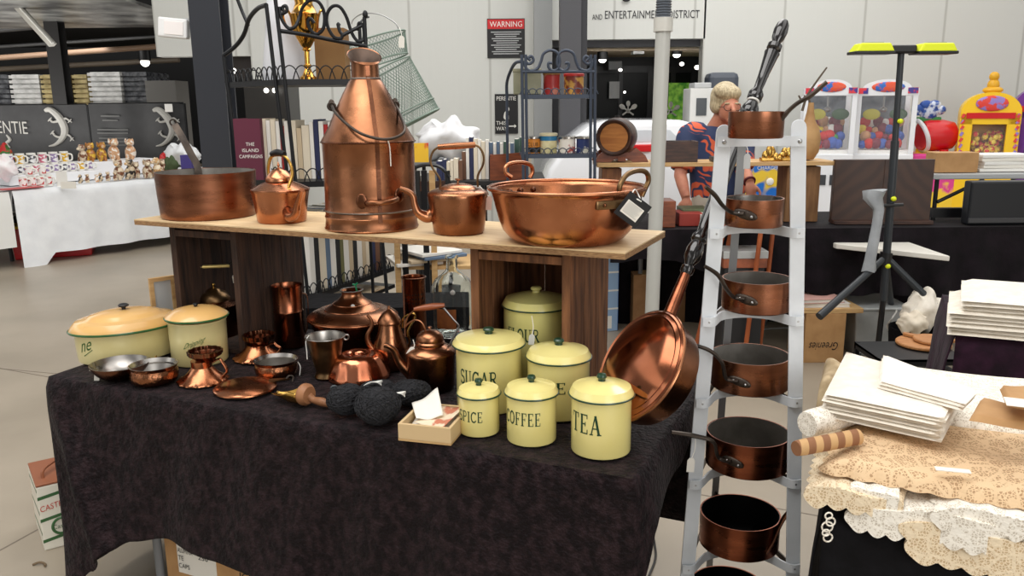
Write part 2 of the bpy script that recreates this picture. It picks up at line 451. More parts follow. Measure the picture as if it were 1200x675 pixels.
def end_pt(a, b):
    d = interp(a*TD, ENDH)*b; p = ft(TL+.012*min(1, b*5)+.012*b+.006*math.sin(a*14)*b, a*TD, ZT-d-.001)
    w = max(0, 1-a/.10)
    return p.lerp(cloth_pt(TL, 1-min(1, d/interp(TL, HEM))), w*w) if w > 0 and b > 0 else (p if b > 0 else ft(TL, a*TD, ZT))
mb.grid(end_pt, 60, 20)
mb.grid(lambda a, b: ft(-.006*min(1, b*5)+.02*b+.008*math.sin(a*16)*b, a*TD, ZT-.66*b-.001), 40, 30)
bmesh.ops.remove_doubles(mb.bm, verts=mb.bm.verts, dist=.0006)
cl = tag(obj('velvet_tablecloth', mb, velvet, None, 70), 'black crushed velvet cloth draped over the front copperware table', 'tablecloth')
md = cl.modifiers.new('thickness', 'SOLIDIFY'); md.thickness = .003; md.offset = -1
ZI = ZT+.0045
# ------------------------------------------------------------------ crates and board
BZ = 1.19
def crate(s0, s1, t0, t1, z1, m, label, back):
    w, d, hh = s1-s0, t1-t0, z1-ZI
    o = empty('wooden_crate', label, 'crate', ft(s0, t0, ZI), TYAW)
    th = .014
    for nm, x in (('side_panel', th/2), ('side_panel', w-th/2)):
        mb = MB()
        for k in range(3):
            dd = d/3; mb.box((x, dd*(k+.5), hh/2), (th, dd-.003, hh))
        obj(nm, mb, m, o, 0, .0015)
    obj('end_panel', MB().box((w/2, d/2, th/2), (w-2*th-.001, d, th)), m, o, 0)
    obj('end_panel', MB().box((w/2, d/2, hh-th/2), (w-2*th-.001, d, th)), m, o, 0)
    for x in (.012, w-.012):
        obj('corner_post', MB().box((x, -.005, hh/2), (.024, .0095, hh)), m, o, 0, .001)
    obj('front_rail', MB().box((w/2, -.005, hh-.028), (w-.05, .0095, .022)), m, o, 0, .001)
    for a, b in back:
        obj('back_slat', MB().box((w*(a+b)/2, d+.005, hh/2), (w*(b-a), .009, hh)), m, o, 0, .001)
    return o
TOPZ = BZ-.0185
crate(.15, .435, .40, .71, TOPZ, crate_dk, 'dark weathered wooden crate standing on end under the board behind the dripping canister', [(.0, .12), (.62, 1)])
crate(1.285, 1.582, .385, .71, TOPZ, crate_m, 'brown wooden crate standing on end with the flour canister inside', [(.0, .30), (.31, .72), (.73, 1)])
a = atz(157, 257, BZ); b = atz(733, 296, BZ); bd = (b-a); BL = bd.length; BYAW = math.atan2(bd.y, bd.x)
bo = empty('plywood_board', 'long pale plywood board laid across two wooden crates', 'board', a, BYAW)
obj('board_face', MB().box((BL/2, .195, -.002), (BL, .39, .0038)), board_m, bo, 0)
obj('board_core', MB().box((BL/2, .195, -.0112), (BL, .39, .0142)), ply_edge, bo, 0)
BI = BZ+.0008

# ================================================================== COPPER ON THE BOARD
# --- large saucepan
t = At(246, 259, 53, BI).thing('saucepan', 'wide heavy copper saucepan with long iron handle at the left end of the board', 'saucepan')
p = t.prof([(259, 51.5), (257.2, 53), (250, 53.6), (230, 55), (204.5, 56.5)])
t.part('body', MB().lathe(shell(p, .004), 72), [copper_pan])
r = p[-1][0]; zt = p[-1][1]
t.part('tinned_lining', MB().lathe([(0, .0055), (p[0][0]-.006, .0055), (p[2][0]-.0045, .02), (r-.0046, zt-.001), (r-.0052, zt-.001), (p[2][0]-.0052, .022), (0, .007)], 64), tin_dark)
q = [t.L(238, 203, .02), t.L(231, 194, r*.85), t.L(224, 181, r*.9), t.L(213, 160, r*1.05), t.L(204.5, 146, r*1.25)]
q[0] = Vector((q[1].x+.004, q[1].y-.002, zt-.05))
hd = t.part('handle', MB().strip(q, .024, .007, (1, .1, .5), 5), iron)
mb = MB().torus(.010, .003, M=Matrix.Rotation(PI/2, 3, 'X'), c=q[-1]+Vector((-.004, 0, .008)), seg=20)
t.part('hanging_ring', mb, iron, parent=hd)

def spout(t, pts, rad, name='spout', m=copper, seg=14):
    return t.part(name, MB().tube(pts, rad, seg, 6), m)
# --- small kettle with brass handle, spout towards the viewer
t = At(331, 263, 28, BI).thing('copper_kettle', 'small bright copper kettle with brass handle and black grip beside the large saucepan', 'kettle')
p = t.prof([(263, 26.5), (261.5, 28), (250, 29.5), (238, 31.3), (228, 33), (226, 34.2), (224.3, 34)])
k = t.prof([(220, 27), (216, 20), (214, 15.6)])
t.part('body', MB().lathe([(0, 0)]+p+k+[(0, k[-1][1])], 56), copper)
l = t.prof([(213.5, 15.8), (211.5, 16), (209, 15.2), (206.5, 13.6), (201, 9), (198, 4), (196.8, 1.5)])
ld = t.part('lid', MB().lathe([(0, l[0][1])]+l+[(0, l[-1][1])], 40), copper)
kz = l[-1][1]; t.part('knob', MB().lathe([(0, kz-.001), (.004, kz-.001), (.0025, kz+.004), (.005, kz+.009), (.003, kz+.013), (.0012, kz+.019), (0, kz+.02)], 16), copper, parent=ld)
u = t.u
spout(t, [t.L(338, 249, -29*u), t.L(340, 254, -40*u), t.L(346, 251, -48*u), t.L(349, 238, -52*u), t.L(352, 228, -58*u), t.L(354, 222.5, -64*u)], [.019, .017, .013, .010, .008, .0075])
hb = [t.L(316.5, 214, 17*u), t.L(315, 205, 20*u), t.L(314.5, 195, 20*u), t.L(319, 183, 16*u)]
hf = [t.L(333, 183, -8*u), t.L(340, 192, -14*u), t.L(342.5, 204, -18*u), t.L(339.5, 215, -22*u), t.L(337.5, 221, -24*u)]
hh = t.part('handle', MB().tube(hb+hf, [.0052, .005, .0055, .004, .0055, .005, .0052], 10, 8), brass)
t.part('grip', MB().tube([t.L(318.5, 180.5, 15*u), t.L(325, 178.5, 4*u), t.L(333.5, 180.5, -7*u)], [.0085, .0105, .0085], 12, 6), black, parent=hh)
for c, dy in ((t.L(316.5, 214, 17*u), 0), (t.L(337.5, 221.5, -25*u), 0)):
    t.part('handle_boss', MB().ball(c, (.011, .011, .004), 14, 8), brass)
# --- milk churn
t = At(436.5, 274, 53.5, BI).thing('copper_churn', 'tall conical copper dairy churn with swing handle in the middle of the board', 'churn')
p = t.prof([(274, 53.6), (272.5, 54.4), (271, 53.6), (262, 52.8), (258.5, 53.6), (257, 52.8), (252.5, 52.6), (251, 54.2), (249, 52.8), (230, 52.6), (200, 52.8), (170, 53.2), (168, 54.6), (166, 54)])
c = t.prof([(150, 45.5), (130, 37), (110, 27.5), (95, 19.8), (92.5, 17.2), (91, 16.6)])
n_ = t.prof([(88, 16.2), (74, 16)])
r0, zr = t.h(72, 16)
prof = p+c+n_
body = t.part('body', MB().lathe([(0, 0)]+prof+[(prof[-1][0]-.003, prof[-1][1]), (prof[-1][0]-.003, c[2][1]), (0, c[2][1])], 72), copper_old)
# lip: flared, raised at the back
mb = MB(); seg = 44; rs = []
for rr, dz, til in ((r0, zr-.004, 0), (r0*1.10, zr+.007, .35), (r0*1.24, zr+.016, .85), (r0*1.25, zr+.017, .87), (r0*1.2, zr+.0155, .85), (r0*1.02, zr+.006, .45), (r0-.004, zr-.006, .1), (r0-.005, zr-.05, 0)):
    rs.append([Vector((rr*math.cos(2*PI*i/seg), rr*math.sin(2*PI*i/seg), dz+til*rr*(.62*math.sin(2*PI*i/seg)-.14*math.cos(2*PI*i/seg)))) for i in range(seg)])
mb.rings(rs, True, False, False)
t.part('lip', mb, copper_old)
mb = MB(); rs = []
for rr, dz, til in ((r0*1.19, zr+.0150, .85), (r0*1.01, zr+.0055, .45), (r0-.005, zr-.007, .1), (r0-.006, zr-.05, 0)):
    rs.append([Vector((rr*math.cos(2*PI*i/seg), rr*math.sin(2*PI*i/seg), dz+.0012+til*rr*(.62*math.sin(2*PI*i/seg)-.14*math.cos(2*PI*i/seg)))) for i in range(seg)])
mb.rings(rs, True, False, False)
t.part('mouth_lining', mb, mat('mouth_dark', (112, 92, 80), .45, .5, (80, 66, 58), 14))
t.part('neck_band', MB().torus(c[-1][0]+.0005, .0035, (0, 0, c[-1][1]-.002), 44, 8), solder)
t.part('foot_band', MB().torus(p[7][0]-.0006, .0026, (0, 0, p[7][1]), 60, 8), solder)
t.part('shoulder_bead', MB().torus(p[12][0]-.001, .003, (0, 0, p[12][1]), 60, 8), copper_dark)
# seam to the right of the centre
an = -PI/2+.18
pts = [Vector((math.cos(an)*(r+.001), math.sin(an)*(r+.001), z)) for r, z in (p[3:4]+p[9:]+c+n_)]
t.part('seam', MB().strip(pts, .012, .0035, (math.cos(an+PI/2), math.sin(an+PI/2), 0)), copper_dark)
u = t.u
lg = []
for x, y in ((388.5, 123), (463, 121.5)):
    q = t.L(x, y, 0); rr = t.h(135, 39)[0]
    s_ = 1 if q.x > 0 else -1
    mb = MB().ball(q, (.010, .006, .017), 12, 10)
    mb.torus(.010, .004, c=q+Vector((0, -.004, -.004)), M=Matrix.Rotation(PI/2, 3, 'X'), seg=18)
    mb.tube([q+Vector((-s_*.03, 0, -.03)), q+Vector((0, 0, -.006))], .005, 8)
    t.part('handle_lug', mb, iron); lg.append(q)
R1 = t.h(163, 55)[0]
hp = [lg[0], t.L(393, 132, -26*u), t.L(406, 145, -46*u), t.L(422, 156, -57*u), t.L(440, 162, -60*u), t.L(456, 163, -57*u), t.L(470, 158, -48*u), t.L(474, 150, -36*u), t.L(469, 135, -18*u), lg[1]]
t.part('swing_handle', MB().tube(hp, .0042, 10, 7), iron)
# riveted handle low on the front
fx = [(418, 230), (424, 238), (432, 238.5), (452, 238), (466, 233), (470, 226)]
def onbody(x, y, off, rb):
    w = t.L(x, y, 0)
    for _ in range(8):
        X = w.x; dy = -math.sqrt(max(rb*rb-X*X, 0))-off; w = t.L(x, y, dy)
    return w
RB = p[10][0]
hh = t.part('front_handle', MB().tube([onbody(430, 238.5, .004, RB), onbody(434, 238, .028, RB), onbody(446, 238, .034, RB), onbody(458, 236, .028, RB), onbody(465, 233, .004, RB)], .0085, 12, 5), copper_old)
for x, y in ((424, 236), (468, 229)):
    q = onbody(x, y, .001, RB); M = Matrix.Rotation(math.atan2(q.x, -q.y), 3, 'Z')
    t.part('handle_plate', MB().ball(q, (.017, .004, .022), 16, 8, M), copper_dark)
q = onbody(455, 165, .007, RB)
mb = MB().torus(.0065, .0016, c=q, M=Matrix.Rotation(PI/2, 3, 'Y'), seg=14)
mb.tube([q, onbody(457, 175, .006, RB), onbody(458, 195, .005, RB)], .0016, 6)
tag(obj('string_tie', mb, paper, None, 40, 0, t.P, t.yaw), 'white string knotted round the churn swing handle', 'string')
# --- second kettle
t = At(538, 277, 29.6, BI).thing('copper_kettle', 'copper kettle with hollow copper grip between the churn and the preserving pan', 'kettle')
p = t.prof([(277, 27.5), (275, 29.6), (262, 31.5), (248, 33.5), (236, 35.4), (231.5, 36), (229, 35.2), (226.5, 32), (223.5, 26)])
t.part('body', MB().lathe([(0, 0)]+p+[(0, p[-1][1])], 56), copper_old)
l = t.prof([(225.5, 22), (223.5, 22.2), (221, 20), (218.5, 16), (216, 9), (215, 3)])
ld = t.part('lid', MB().lathe([(0, l[0][1])]+l+[(0, l[-1][1])], 44), copper)
kz = l[-1][1]; t.part('knob', MB().lathe([(0, kz-.002), (.0035, kz-.001), (.0025, kz+.007), (.009, kz+.011), (.008, kz+.014), (0, kz+.015)], 18), copper_old, parent=ld)
u = t.u
spout(t, [t.L(509, 250, 2*u), t.L(500, 254, 0), t.L(490, 249, -4*u), t.L(486, 240, -4*u), t.L(484, 230, -4*u), t.L(478, 224.5, -4*u), t.L(468.5, 221, -4*u)], [.021, .018, .0125, .010, .009, .008, .0075], m=copper_old)
gr = t.part('grip', MB().tube([t.L(513, 172.5, 0), t.L(535, 171, 0), t.L(557, 169.5, 0)], [.0082, .0098, .0082], 14, 5), copper_old)
t.part('handle_wire', MB().tube([t.L(515, 223, 0), t.L(515.5, 210, 0), t.L(506.5, 196, 0), t.L(504.5, 186, 0), t.L(508, 177, 0), t.L(514, 172.5, 0)], .0032, 8, 7), brass_dull)
t.part('handle_wire', MB().tube([t.L(560, 219, 0), t.L(560, 206, 0), t.L(566, 193, 0), t.L(566.5, 182, 0), t.L(562, 173, 0), t.L(556, 169.5, 0)], .0032, 8, 7), brass_dull)
tp = t.P+Vector((0, 0, 0))
price_tag(573, 238, t.P.y-.03, .017, .04, aty(562, 218, t.P.y), 'small pink price tag hanging from the kettle with the copper grip', .08, mat('pink_paper', (226, 196, 186), .7))
# --- preserving pan
t = At(664, 291, 62, BI).thing('preserving_pan', 'very large copper preserving pan with rolled rim and two loop handles', 'pan')
p = t.prof([(291, 58), (290, 62), (286.5, 68), (279, 75), (268, 79.5), (250, 84.3), (236, 87.8), (231, 89.5), (229.5, 91.5)])
pan = t.part('body', MB().lathe(shell(p, .0035), 96), copper)
R2, Z2 = p[-1]
t.part('rolled_rim', MB().torus(R2, .0055, (0, 0, Z2+.001), 90, 10), copper)
u = t.u
# left-back handle
an = math.radians(118)
def polar(an, r, z): return Vector((r*math.cos(an), r*math.sin(an), z))
h1 = [t.L(600, 208, 36*u), t.L(593, 203, 36*u), t.L(592.5, 196, 38*u), t.L(599, 191.5, 44*u), t.L(612, 190.5, 60*u), t.L(622, 194, 68*u), t.L(624, 201, 70*u), t.L(621, 208, 68*u)]
t.part('loop_handle', MB().tube(h1, .0062, 10, 6), copper)
h2 = [t.L(722, 239, -60*u), t.L(725, 228, -62*u), t.L(727, 216, -62*u), t.L(735, 204.5, -50*u), t.L(747, 200, -34*u), t.L(757, 202, -22*u), t.L(760, 211, -18*u), t.L(756, 221, -20*u), t.L(752, 230, -22*u)]
t.part('loop_handle', MB().tube(h2, .0068, 10, 6), brass_dull)
for k, a_ in enumerate((math.radians(-57), math.radians(-24))):
    q = [polar(a_+dx, R2*(.955-.02*abs(dx)), Z2-.027) for dx in (-.21, -.1, 0, .1, .21)] if k == 0 else [polar(a_+dx, R2*.955, Z2-.027) for dx in (-.12, 0, .12)]
    hp_ = t.part('handle_plate', MB().strip(q, .022, .008, (0, 0, 1), 3), brass_dull, bevel=.002)
    t.part('rivet', MB().ball(q[1]+Vector((q[1].x, q[1].y, 0)).normalized()*.005, .005, 12, 8), copper_old, parent=hp_)
for a_ in (146, 133, 120):
    q = polar(math.radians(a_), R2*.925, Z2-.022)
    t.part('rivet', MB().ball(q, .008, 14, 8), copper_dark)
tg = empty('display_tag', 'black card tag with white paper insert tied to the preserving pan handle', 'tag', t.P+t.rt*0, t.yaw)
q = t.L(741.5, 246, -72*u); M = Matrix.Rotation(math.radians(37), 3, 'Y')
rr, uu = M @ Vector((1, 0, 0)), M @ Vector((0, 0, 1))
hw = 14.5*u
obj('card', MB().prism([(-hw, -hw), (hw, -hw), (hw, hw), (-hw, hw)], q, rr, uu, .003), black, tg, 0)
obj('paper_insert', MB().prism([(-hw*.72, -hw*.62), (hw*.72, -hw*.62), (hw*.72, hw*.45), (-hw*.72, hw*.45)], q+Vector((0, -.0006, 0)), rr, uu, .0005), paper, tg, 0)
mb = MB()
for i in range(7): mb.prism([(-hw*.6, hw*(.32-.13*i)), (hw*(.6-.1*(i % 3)), hw*(.32-.13*i)), (hw*(.6-.1*(i % 3)), hw*(.35-.13*i)), (-hw*.6, hw*(.35-.13*i))], q+Vector((0, -.0012, 0)), rr, uu, .0004)
obj('ruled_line', mb, mgrey, tg, 0)
obj('string', MB().tube([q+uu*hw*.85+Vector((0, -.003, 0)), t.L(741, 229, -68*u), t.L(744, 222, -60*u), t.L(748, 228, -52*u), q+uu*hw*.85+rr*.003+Vector((0, -.003, 0))], .0016, 6, 6), white, tg)
# ================================================================== ON THE VELVET
def wrap_fn(R, a0, z0, hm, sx, dz=0, lift=.0006, slope=0):
    return lambda x, y: Vector(((R+lift)*math.cos(a0+x*hm*sx/R), (R+lift)*math.sin(a0+x*hm*sx/R), z0+y*hm+slope*x*hm))
def canister(label, cx, yb, hw, lhw, ly, top, word, wx0, wx1, wy0, wy1, m=cream, z=ZI, chip=False, knobm=None):
    t = At(cx, yb, hw, z).thing('enamel_canister', label, 'canister', 'cream enamel kitchen canisters')
    zr = t.h(ly, lhw)[1]; R = hw*t.u; 
    t.part('body', MB().lathe([(0, 0), (R-.004, 0), (R-.001, .0015), (R, .005), (R, zr+.004), (0, zr+.004)], 64), m)
    RL = t.h(ly, lhw)[0]; zt = t.h(top, 1)[1]-.016
    lid = t.part('lid', MB().lathe([(R+.0005, zr-.001), (RL, zr), (RL, zr+.004), (RL-.002, zr+.008), (RL*.9, zr+.006+(zt-zr)*.42), (RL*.72, zr+(zt-zr)*.70), (RL*.5, zr+(zt-zr)*.86), (RL*.25, zt-.001), (0, zt)], 64), m)
    t.part('lid_rim', MB().torus(RL+.0004, .0023, (0, 0, zr+.001), 64, 8), dgreen, parent=lid)
    q = max(.010, R*.17)
    t.part('knob', MB().lathe([(0, zt-.003), (q*.75, zt-.003), (q*.7, zt+.004), (q, zt+.008), (q*1.02, zt+.012), (q*.8, zt+.016), (0, zt+.0175)], 24), knobm or dgreen, parent=lid)
    s0, s1 = (max(-.98, min(.98, (x-cx)/hw)) for x in (wx0, wx1))
    b0, b1 = math.asin(s0), math.asin(s1)
    hm = (wy1-wy0)*t.u/.9; z0 = t.h(wy1, hw)[1]+.002
    tot = sum(GL[c][0] for c in word)+.06*(len(word)-1)
    sx = (b1-b0)*R/(tot*hm)
    mb = MB(); serif_word(mb, word, wrap_fn(R, -PI/2+(b0+b1)/2, z0, hm, sx))
    t.part('lettering', mb, ink, smooth=0)
    return t
canister('largest cream canister lettered FLOUR standing inside the brown wooden crate', 628.5, 452, 37.5, 40, 367, 336, 'FLOUR', 597, 632, 389, 402, cream_olive, ZI+.017, knobm=cream_olive)
canister('tall cream enamel canister lettered SUGAR at the back of the canisters outside the crate', 574, 487, 38, 42.6, 415, 384, 'SUGAR', 542, 583, 439, 454)
canister('cream enamel canister behind COFFEE and TEA whose lettering RICE is mostly hidden', 654.4, 495, 36, 38.3, 429.5, 397, 'RICE', 622, 663, 451, 463)
canister('smallest cream enamel canister lettered SPICE beside the paper tray', 562, 513.5, 23.7, 25.5, 469.5, 444, 'SPICE', 540, 566, 485, 496.5)
canister('cream enamel canister lettered COFFEE standing between SPICE and TEA', 623, 524.8, 29, 31.5, 470.5, 440, 'COFFEE', 595, 633.5, 487, 501)
canister('cream enamel canister lettered TEA nearest the warming pan', 703.7, 540, 34.8, 38, 474.5, 438.5, 'TEA', 672, 704, 491, 512)
price_tag(623, 398, aty(628, 400, 2.15).y, .016, .03, aty(623, 370, 2.16), 'grey price tag hanging on the front of the flour canister', .1, lgrey)
# --- roaster
t = At(151, 416, 1, ZI).thing('enamel_roaster', 'large oval cream enamel roaster with peach lid and black knob at the table corner', 'roaster')
t.e.rotation_euler.z += math.radians(8); u = t.u
zr = t.L(151, 380, 0).z; a_ = 54*u; bb = .74
t.part('body', MB().lathe([(0, 0), (a_*.93, 0), (a_*.97, .004), (a_*.985, .02), (a_, zr*.6), (a_, zr), (0, zr)], 72, 1, bb), cream_old)
zt = t.L(147, 362, 0).z; al = 59.5*u
lid = t.part('lid', MB().lathe([(a_+.001, zr-.004), (al, zr-.003), (al, zr+.002), (al-.006, zr+.012), (al*.88, zr+.017+(zt-zr)*.2), (al*.72, zr+(zt-zr)*.6), (al*.68, zr+(zt-zr)*.62), (al*.62, zr+(zt-zr)*.8), (al*.4, zr+(zt-zr)*.95), (0, zt)], 72, 1, bb), peach)
mb = MB().torus(al, .0038, (0, 0, zr-.001), 72, 8, sy=bb)
t.part('lid_rim', mb, green, parent=lid)
t.part('knob', MB().lathe([(0, zt-.002), (.006, zt-.002), (.006, zt+.006), (.016, zt+.010), (.017, zt+.014), (.011, zt+.019), (0, zt+.0205)], 20, mod=lambda a, z: 1+.06*math.cos(5*a)), black, parent=lid)
t.part('side_handle', MB().tube([(a_*.98, .02, zr-.03), (a_+.025, .02, zr-.012), (a_+.03, 0, zr-.01), (a_+.025, -.02, zr-.012), (a_*.98, -.02, zr-.03)], .005, 8), black)
vs_, fs_, asp = text_geo('ne')
def oval_pt(ang, z, off=.0008): return Vector(((a_+off)*math.cos(ang), (a_+off)*bb*math.sin(ang), z))
mb = MB(); hm = .030
mb.polys(vs_, fs_, lambda p: oval_pt(math.radians(203)+p.x*.30+p.y*.05, zr*.42+p.y*hm+p.x*.012))
mb.f([mb.v(oval_pt(math.radians(208)+k*.25, zr*.42-.012+k*.022+j*.0028)) for k, j in ((0, 0), (1, 0), (1, 1), (0, 1))])
t.part('script', mb, greenink, smooth=0)
# --- dripping canister
t = At(236, 430, 31.5, ZI).thing('enamel_canister', 'cream canister with peach lid and green script Dripping beside the roaster', 'canister')
p = t.prof([(430, 30.5), (428.5, 31.5), (400, 32), (383, 32.5), (382, 33.5), (380.5, 33.5)])
zr = p[-1][1]; R = p[2][0]
t.part('body', MB().lathe([(0, 0)]+p+[(0, zr)], 56), cream_old)
rl, zl = t.h(377.5, 35.2); zt = t.L(236, 358.5, 0).z
lid = t.part('lid', MB().lathe([(rl-.003, zl-.006), (rl, zl-.004), (rl, zl+.002), (rl*.93, zl+.008), (rl*.72, zl+(zt-zl)*.7), (rl*.4, zl+(zt-zl)*.94), (0, zt)], 56), peach)
t.part('lid_rim', MB().torus(rl, .0033, (0, 0, zl-.002), 56, 8), green, parent=lid)
t.part('knob', MB().lathe([(0, zt-.002), (.005, zt-.002), (.006, zt+.004), (.009, zt+.007), (.007, zt+.011), (0, zt+.012)], 18), black, parent=lid)
vs_, fs_, asp = text_geo('Dripping'); mb = MB(); z0 = t.h(411, 31.5)[1]
mb.polys(vs_, fs_, lambda p: Vector(((R+.001)*math.cos(-PI/2-.60+p.x*.72+p.y*.16), (R+.001)*math.sin(-PI/2-.60+p.x*.72+p.y*.16), z0+p.y*.026+p.x*.022)))
mb.f([mb.v(Vector(((R+.001)*math.cos(-PI/2-.1+k*.22), (R+.001)*math.sin(-PI/2-.1+k*.22), z0+.003+k*.010+j*.003))) for k, j in ((0, 0), (1, 0), (1, 1), (0, 1))])
t.part('script', mb, greenink, smooth=0)
# --- tall kettle in front of the left crate
t = At(256, 402, 26, ZI).thing('copper_kettle', 'dark copper kettle with tall brass swing handle behind the dripping canister', 'kettle')
p = t.prof([(402, 24), (400, 26), (384, 28), (366, 29), (362, 28), (358, 22), (355, 17.5)])
t.part('body', MB().lathe([(0, 0)]+p+[(0, p[-1][1])], 48), copper_dark)
l = t.prof([(355.5, 17.8), (353, 18), (350, 16.5), (345, 13), (343, 9), (340, 7), (337.5, 3.2)])
ld = t.part('lid', MB().lathe([(0, l[0][1])]+l+[(0, l[-1][1])], 40), brass_dull)
kz = l[-1][1]; t.part('knob', MB().lathe([(0, kz-.001), (.005, kz-.001), (.004, kz+.005), (.007, kz+.010), (.005, kz+.015), (0, kz+.017)], 16), brass, parent=ld)
hh = t.part('handle', MB().tube([t.L(233.5, 362, 0), t.L(233, 350, 0), t.L(226, 335, 0), t.L(223.5, 324, 0), t.L(227, 315, 0), t.L(233, 313, 0)], .0036, 8, 6), copper)
t.part('handle_arm', MB().tube([t.L(267, 312, 0), t.L(272, 306, 0), t.L(275.5, 309, 0), t.L(275, 320, 0), t.L(277, 333, 0), t.L(276, 350, 0), t.L(273, 360, 0)], .0034, 8, 6), iron, parent=hh)
t.part('grip', MB().tube([t.L(231, 313, 0), t.L(269, 311.5, 0)], .006, 12, 1), mat('ivory_brass', (232, 206, 130), .35, .3), parent=hh)
t.part('spout', MB().tube([t.L(236, 380, -12*t.u), t.L(226, 370, -16*t.u), t.L(220, 362, -18*t.u), t.L(211, 357, -20*t.u)], [.013, .009, .007, .006], 12), copper_dark)
price_tag(274.5, 327, t.P.y-.01, .012, .028, aty(275, 314, t.P.y-.005), 'small white price tag on the tall swing handle of the dark kettle', -.1)
# --- framed pictures leaning behind the roaster
c = aty(186, 352, 3.25)
for lab, dx, w, hh_, m in (('pale wooden picture frame leaning behind the roaster', 0, .038, .185, wood_lt), ('thin grey and pink picture leaning in front of the pale frame', .05, .034, .16, lgrey)):
    q = atz(196+160*dx, 392-60*dx, ZI); o = empty('framed_picture', lab, 'picture frame', q, .75)
    M = Matrix.Rotation(-.16, 3, 'X'); z2 = hh_+.03
    for x in (-w, w): obj('frame_side', MB().box((x, 0, z2/2), (.014, .014, z2)), m, o, 0)
    for zz in (.007, z2-.007): obj('frame_rail', MB().box((0, 0, zz), (2*w-.014, .014, .014)), m, o, 0)
    obj('print', MB().box((0, .003, z2/2), (2*w-.012, .004, z2-.02)), mat('pink_print', (190, 150, 136), .6) if dx else lgrey, o, 0)
# --- bowls
def bowl(label, cx, yb, lst, m, tag_at=None, seg=56, mod=None, handles=False):
    t = At(cx, yb, lst[0][1], ZI).thing('copper_bowl', label, 'bowl', 'small copper bowls')
    p = t.prof(lst)
    t.part('body', MB().lathe([(0, 0)]+p+[(p[-1][0]-.002, p[-1][1]), (p[-1][0]-.004, p[-1][1]-.003)], seg, caps=(True, False)), m)
    R, z = p[-1]; R0 = p[0][0]
    t.part('tinned_lining', MB().lathe([(R-.0015, z+.0003), (R-.003, z+.0005), (p[-2][0]-.003, p[-2][1]), (p[len(p)//2][0]-.003, p[len(p)//2][1]), (R0-.003, p[0][1]+.006), (0, p[0][1]+.005)], seg, caps=(False, True)), tin)
    return t
t = bowl('shallow round copper bowl with bright tinned inside, at the left front corner of the cloth', 143, 447, [(447, 18), (446.2, 21), (443, 27), (438, 31.5), (434.5, 33.5)], copper_dark)
t.part('loop_handle', MB().tube([t.L(176, 430, 8*t.u), t.L(180, 424, 9*t.u), t.L(183, 417, 10*t.u), t.L(181, 424, 9*t.u)], .003, 8), brass)
price_tag(113.5, 441, t.P.y-.02, .016, .03, t.P-t.rt*.085+Vector((0, 0, .035)), 'white price tag hanging from the shallow bowl at the corner', .15)
t = bowl('engraved copper bowl with flared tinned rim beside the shallow bowl', 182.5, 453.5, [(453.5, 22), (452, 25), (447, 27), (441, 26.5), (438, 25), (434.5, 27.6)], copper_ham)
t = bowl('hammered copper bowl with bright rim in front of the brass bucket', 325, 445.5, [(445.5, 21), (444, 23.5), (438, 25), (433, 24), (431.5, 23.4), (428.5, 25.7)], copper_ham)
mb = MB().tube([t.L(349, 424, 0), t.L(352, 430, -4*t.u), t.L(351, 440, -6*t.u)], .0014, 6)
t.part('string', mb, white)
# --- scalloped candle holders
def candle(label, cx, yb, dhw, ccx, cy, chw, side):
    t = At(cx, yb, dhw, ZI).thing('candle_holder', label, 'candle holder', 'scalloped copper candle holders')
    u = t.u; z1 = t.h(cy+8, chw*.62)[1]; R = dhw*u; rc = chw*u
    zc = t.h(cy, chw)[1]
    t.part('dish', MB().lathe([(0, .004), (R*.9, 0), (R, .003), (R*.98, .007), (R*.8, .014), (R*.55, .03), (R*.4, .045), (rc*.62, z1-.004), (0, z1-.004)], 72, mod=lambda a, z: 1+(.03*math.cos(14*a) if z < .010 else 0)), copper)
    mb = MB().lathe([(0, z1-.008), (rc*.55, z1-.008), (rc*.6, z1), (rc*.75, z1+.006), (rc*.98, z1+.014), (rc, zc), (rc*.93, zc), (rc*.9, z1+.016), (rc*.6, z1+.008), (0, z1+.007)], 72, c=((ccx-cx)*u*.6, 0, 0), mod=lambda a, z: 1+(.04*math.cos(14*a) if z > z1+.01 else 0))
    t.part('cup', mb, copper_dark)
    x0 = R*.42
    t.part('loop_handle', MB().tube([(rc*.62, -.01, z1-.012), (rc*1.0, -.014, z1-.002), (R*.62+.012, -.02, z1-.010), (R*.8+.010, -.024, .03), (R*.74, -.022, .012)], .0052, 10, 7, flat=.6), copper)
    return t
candle('copper candle holder with scalloped dish, nearest the front bowl', 239, 455, 29, 247, 416, 19.5, 1)
candle('copper candle holder with scalloped dish, behind the hammered bowl', 303, 427, 28, 308, 396.5, 18.5, 1)
# --- small skillet lid with handle and hook
t = At(288.5, 468, 36, ZI).thing('pan_cover', 'small domed copper pan lid with short handle lying at the front of the table', 'lid')
p = t.prof([(468, 36)]); R = p[0][0]
t.part('disc', MB().lathe([(0, .002), (R*.96, .002), (R, .004), (R*.99, .008), (R*.9, .013), (R*.6, .02), (0, .023)], 56), copper)
t.part('handle', MB().prism([(-.004, -.012), (.05, -.005), (.056, 0), (.05, .005), (-.004, .014)], (R*.8, .006, .018), (1, 0, 0), (0, 1, 0), .004), brass_dull)
t.part('hook', MB().tube([(R*.8+.045, .006, .016), (R*.8+.055, .008, .024), (R*.8+.066, .008, .02), (R*.8+.062, .004, .006)], .003, 8), iron)
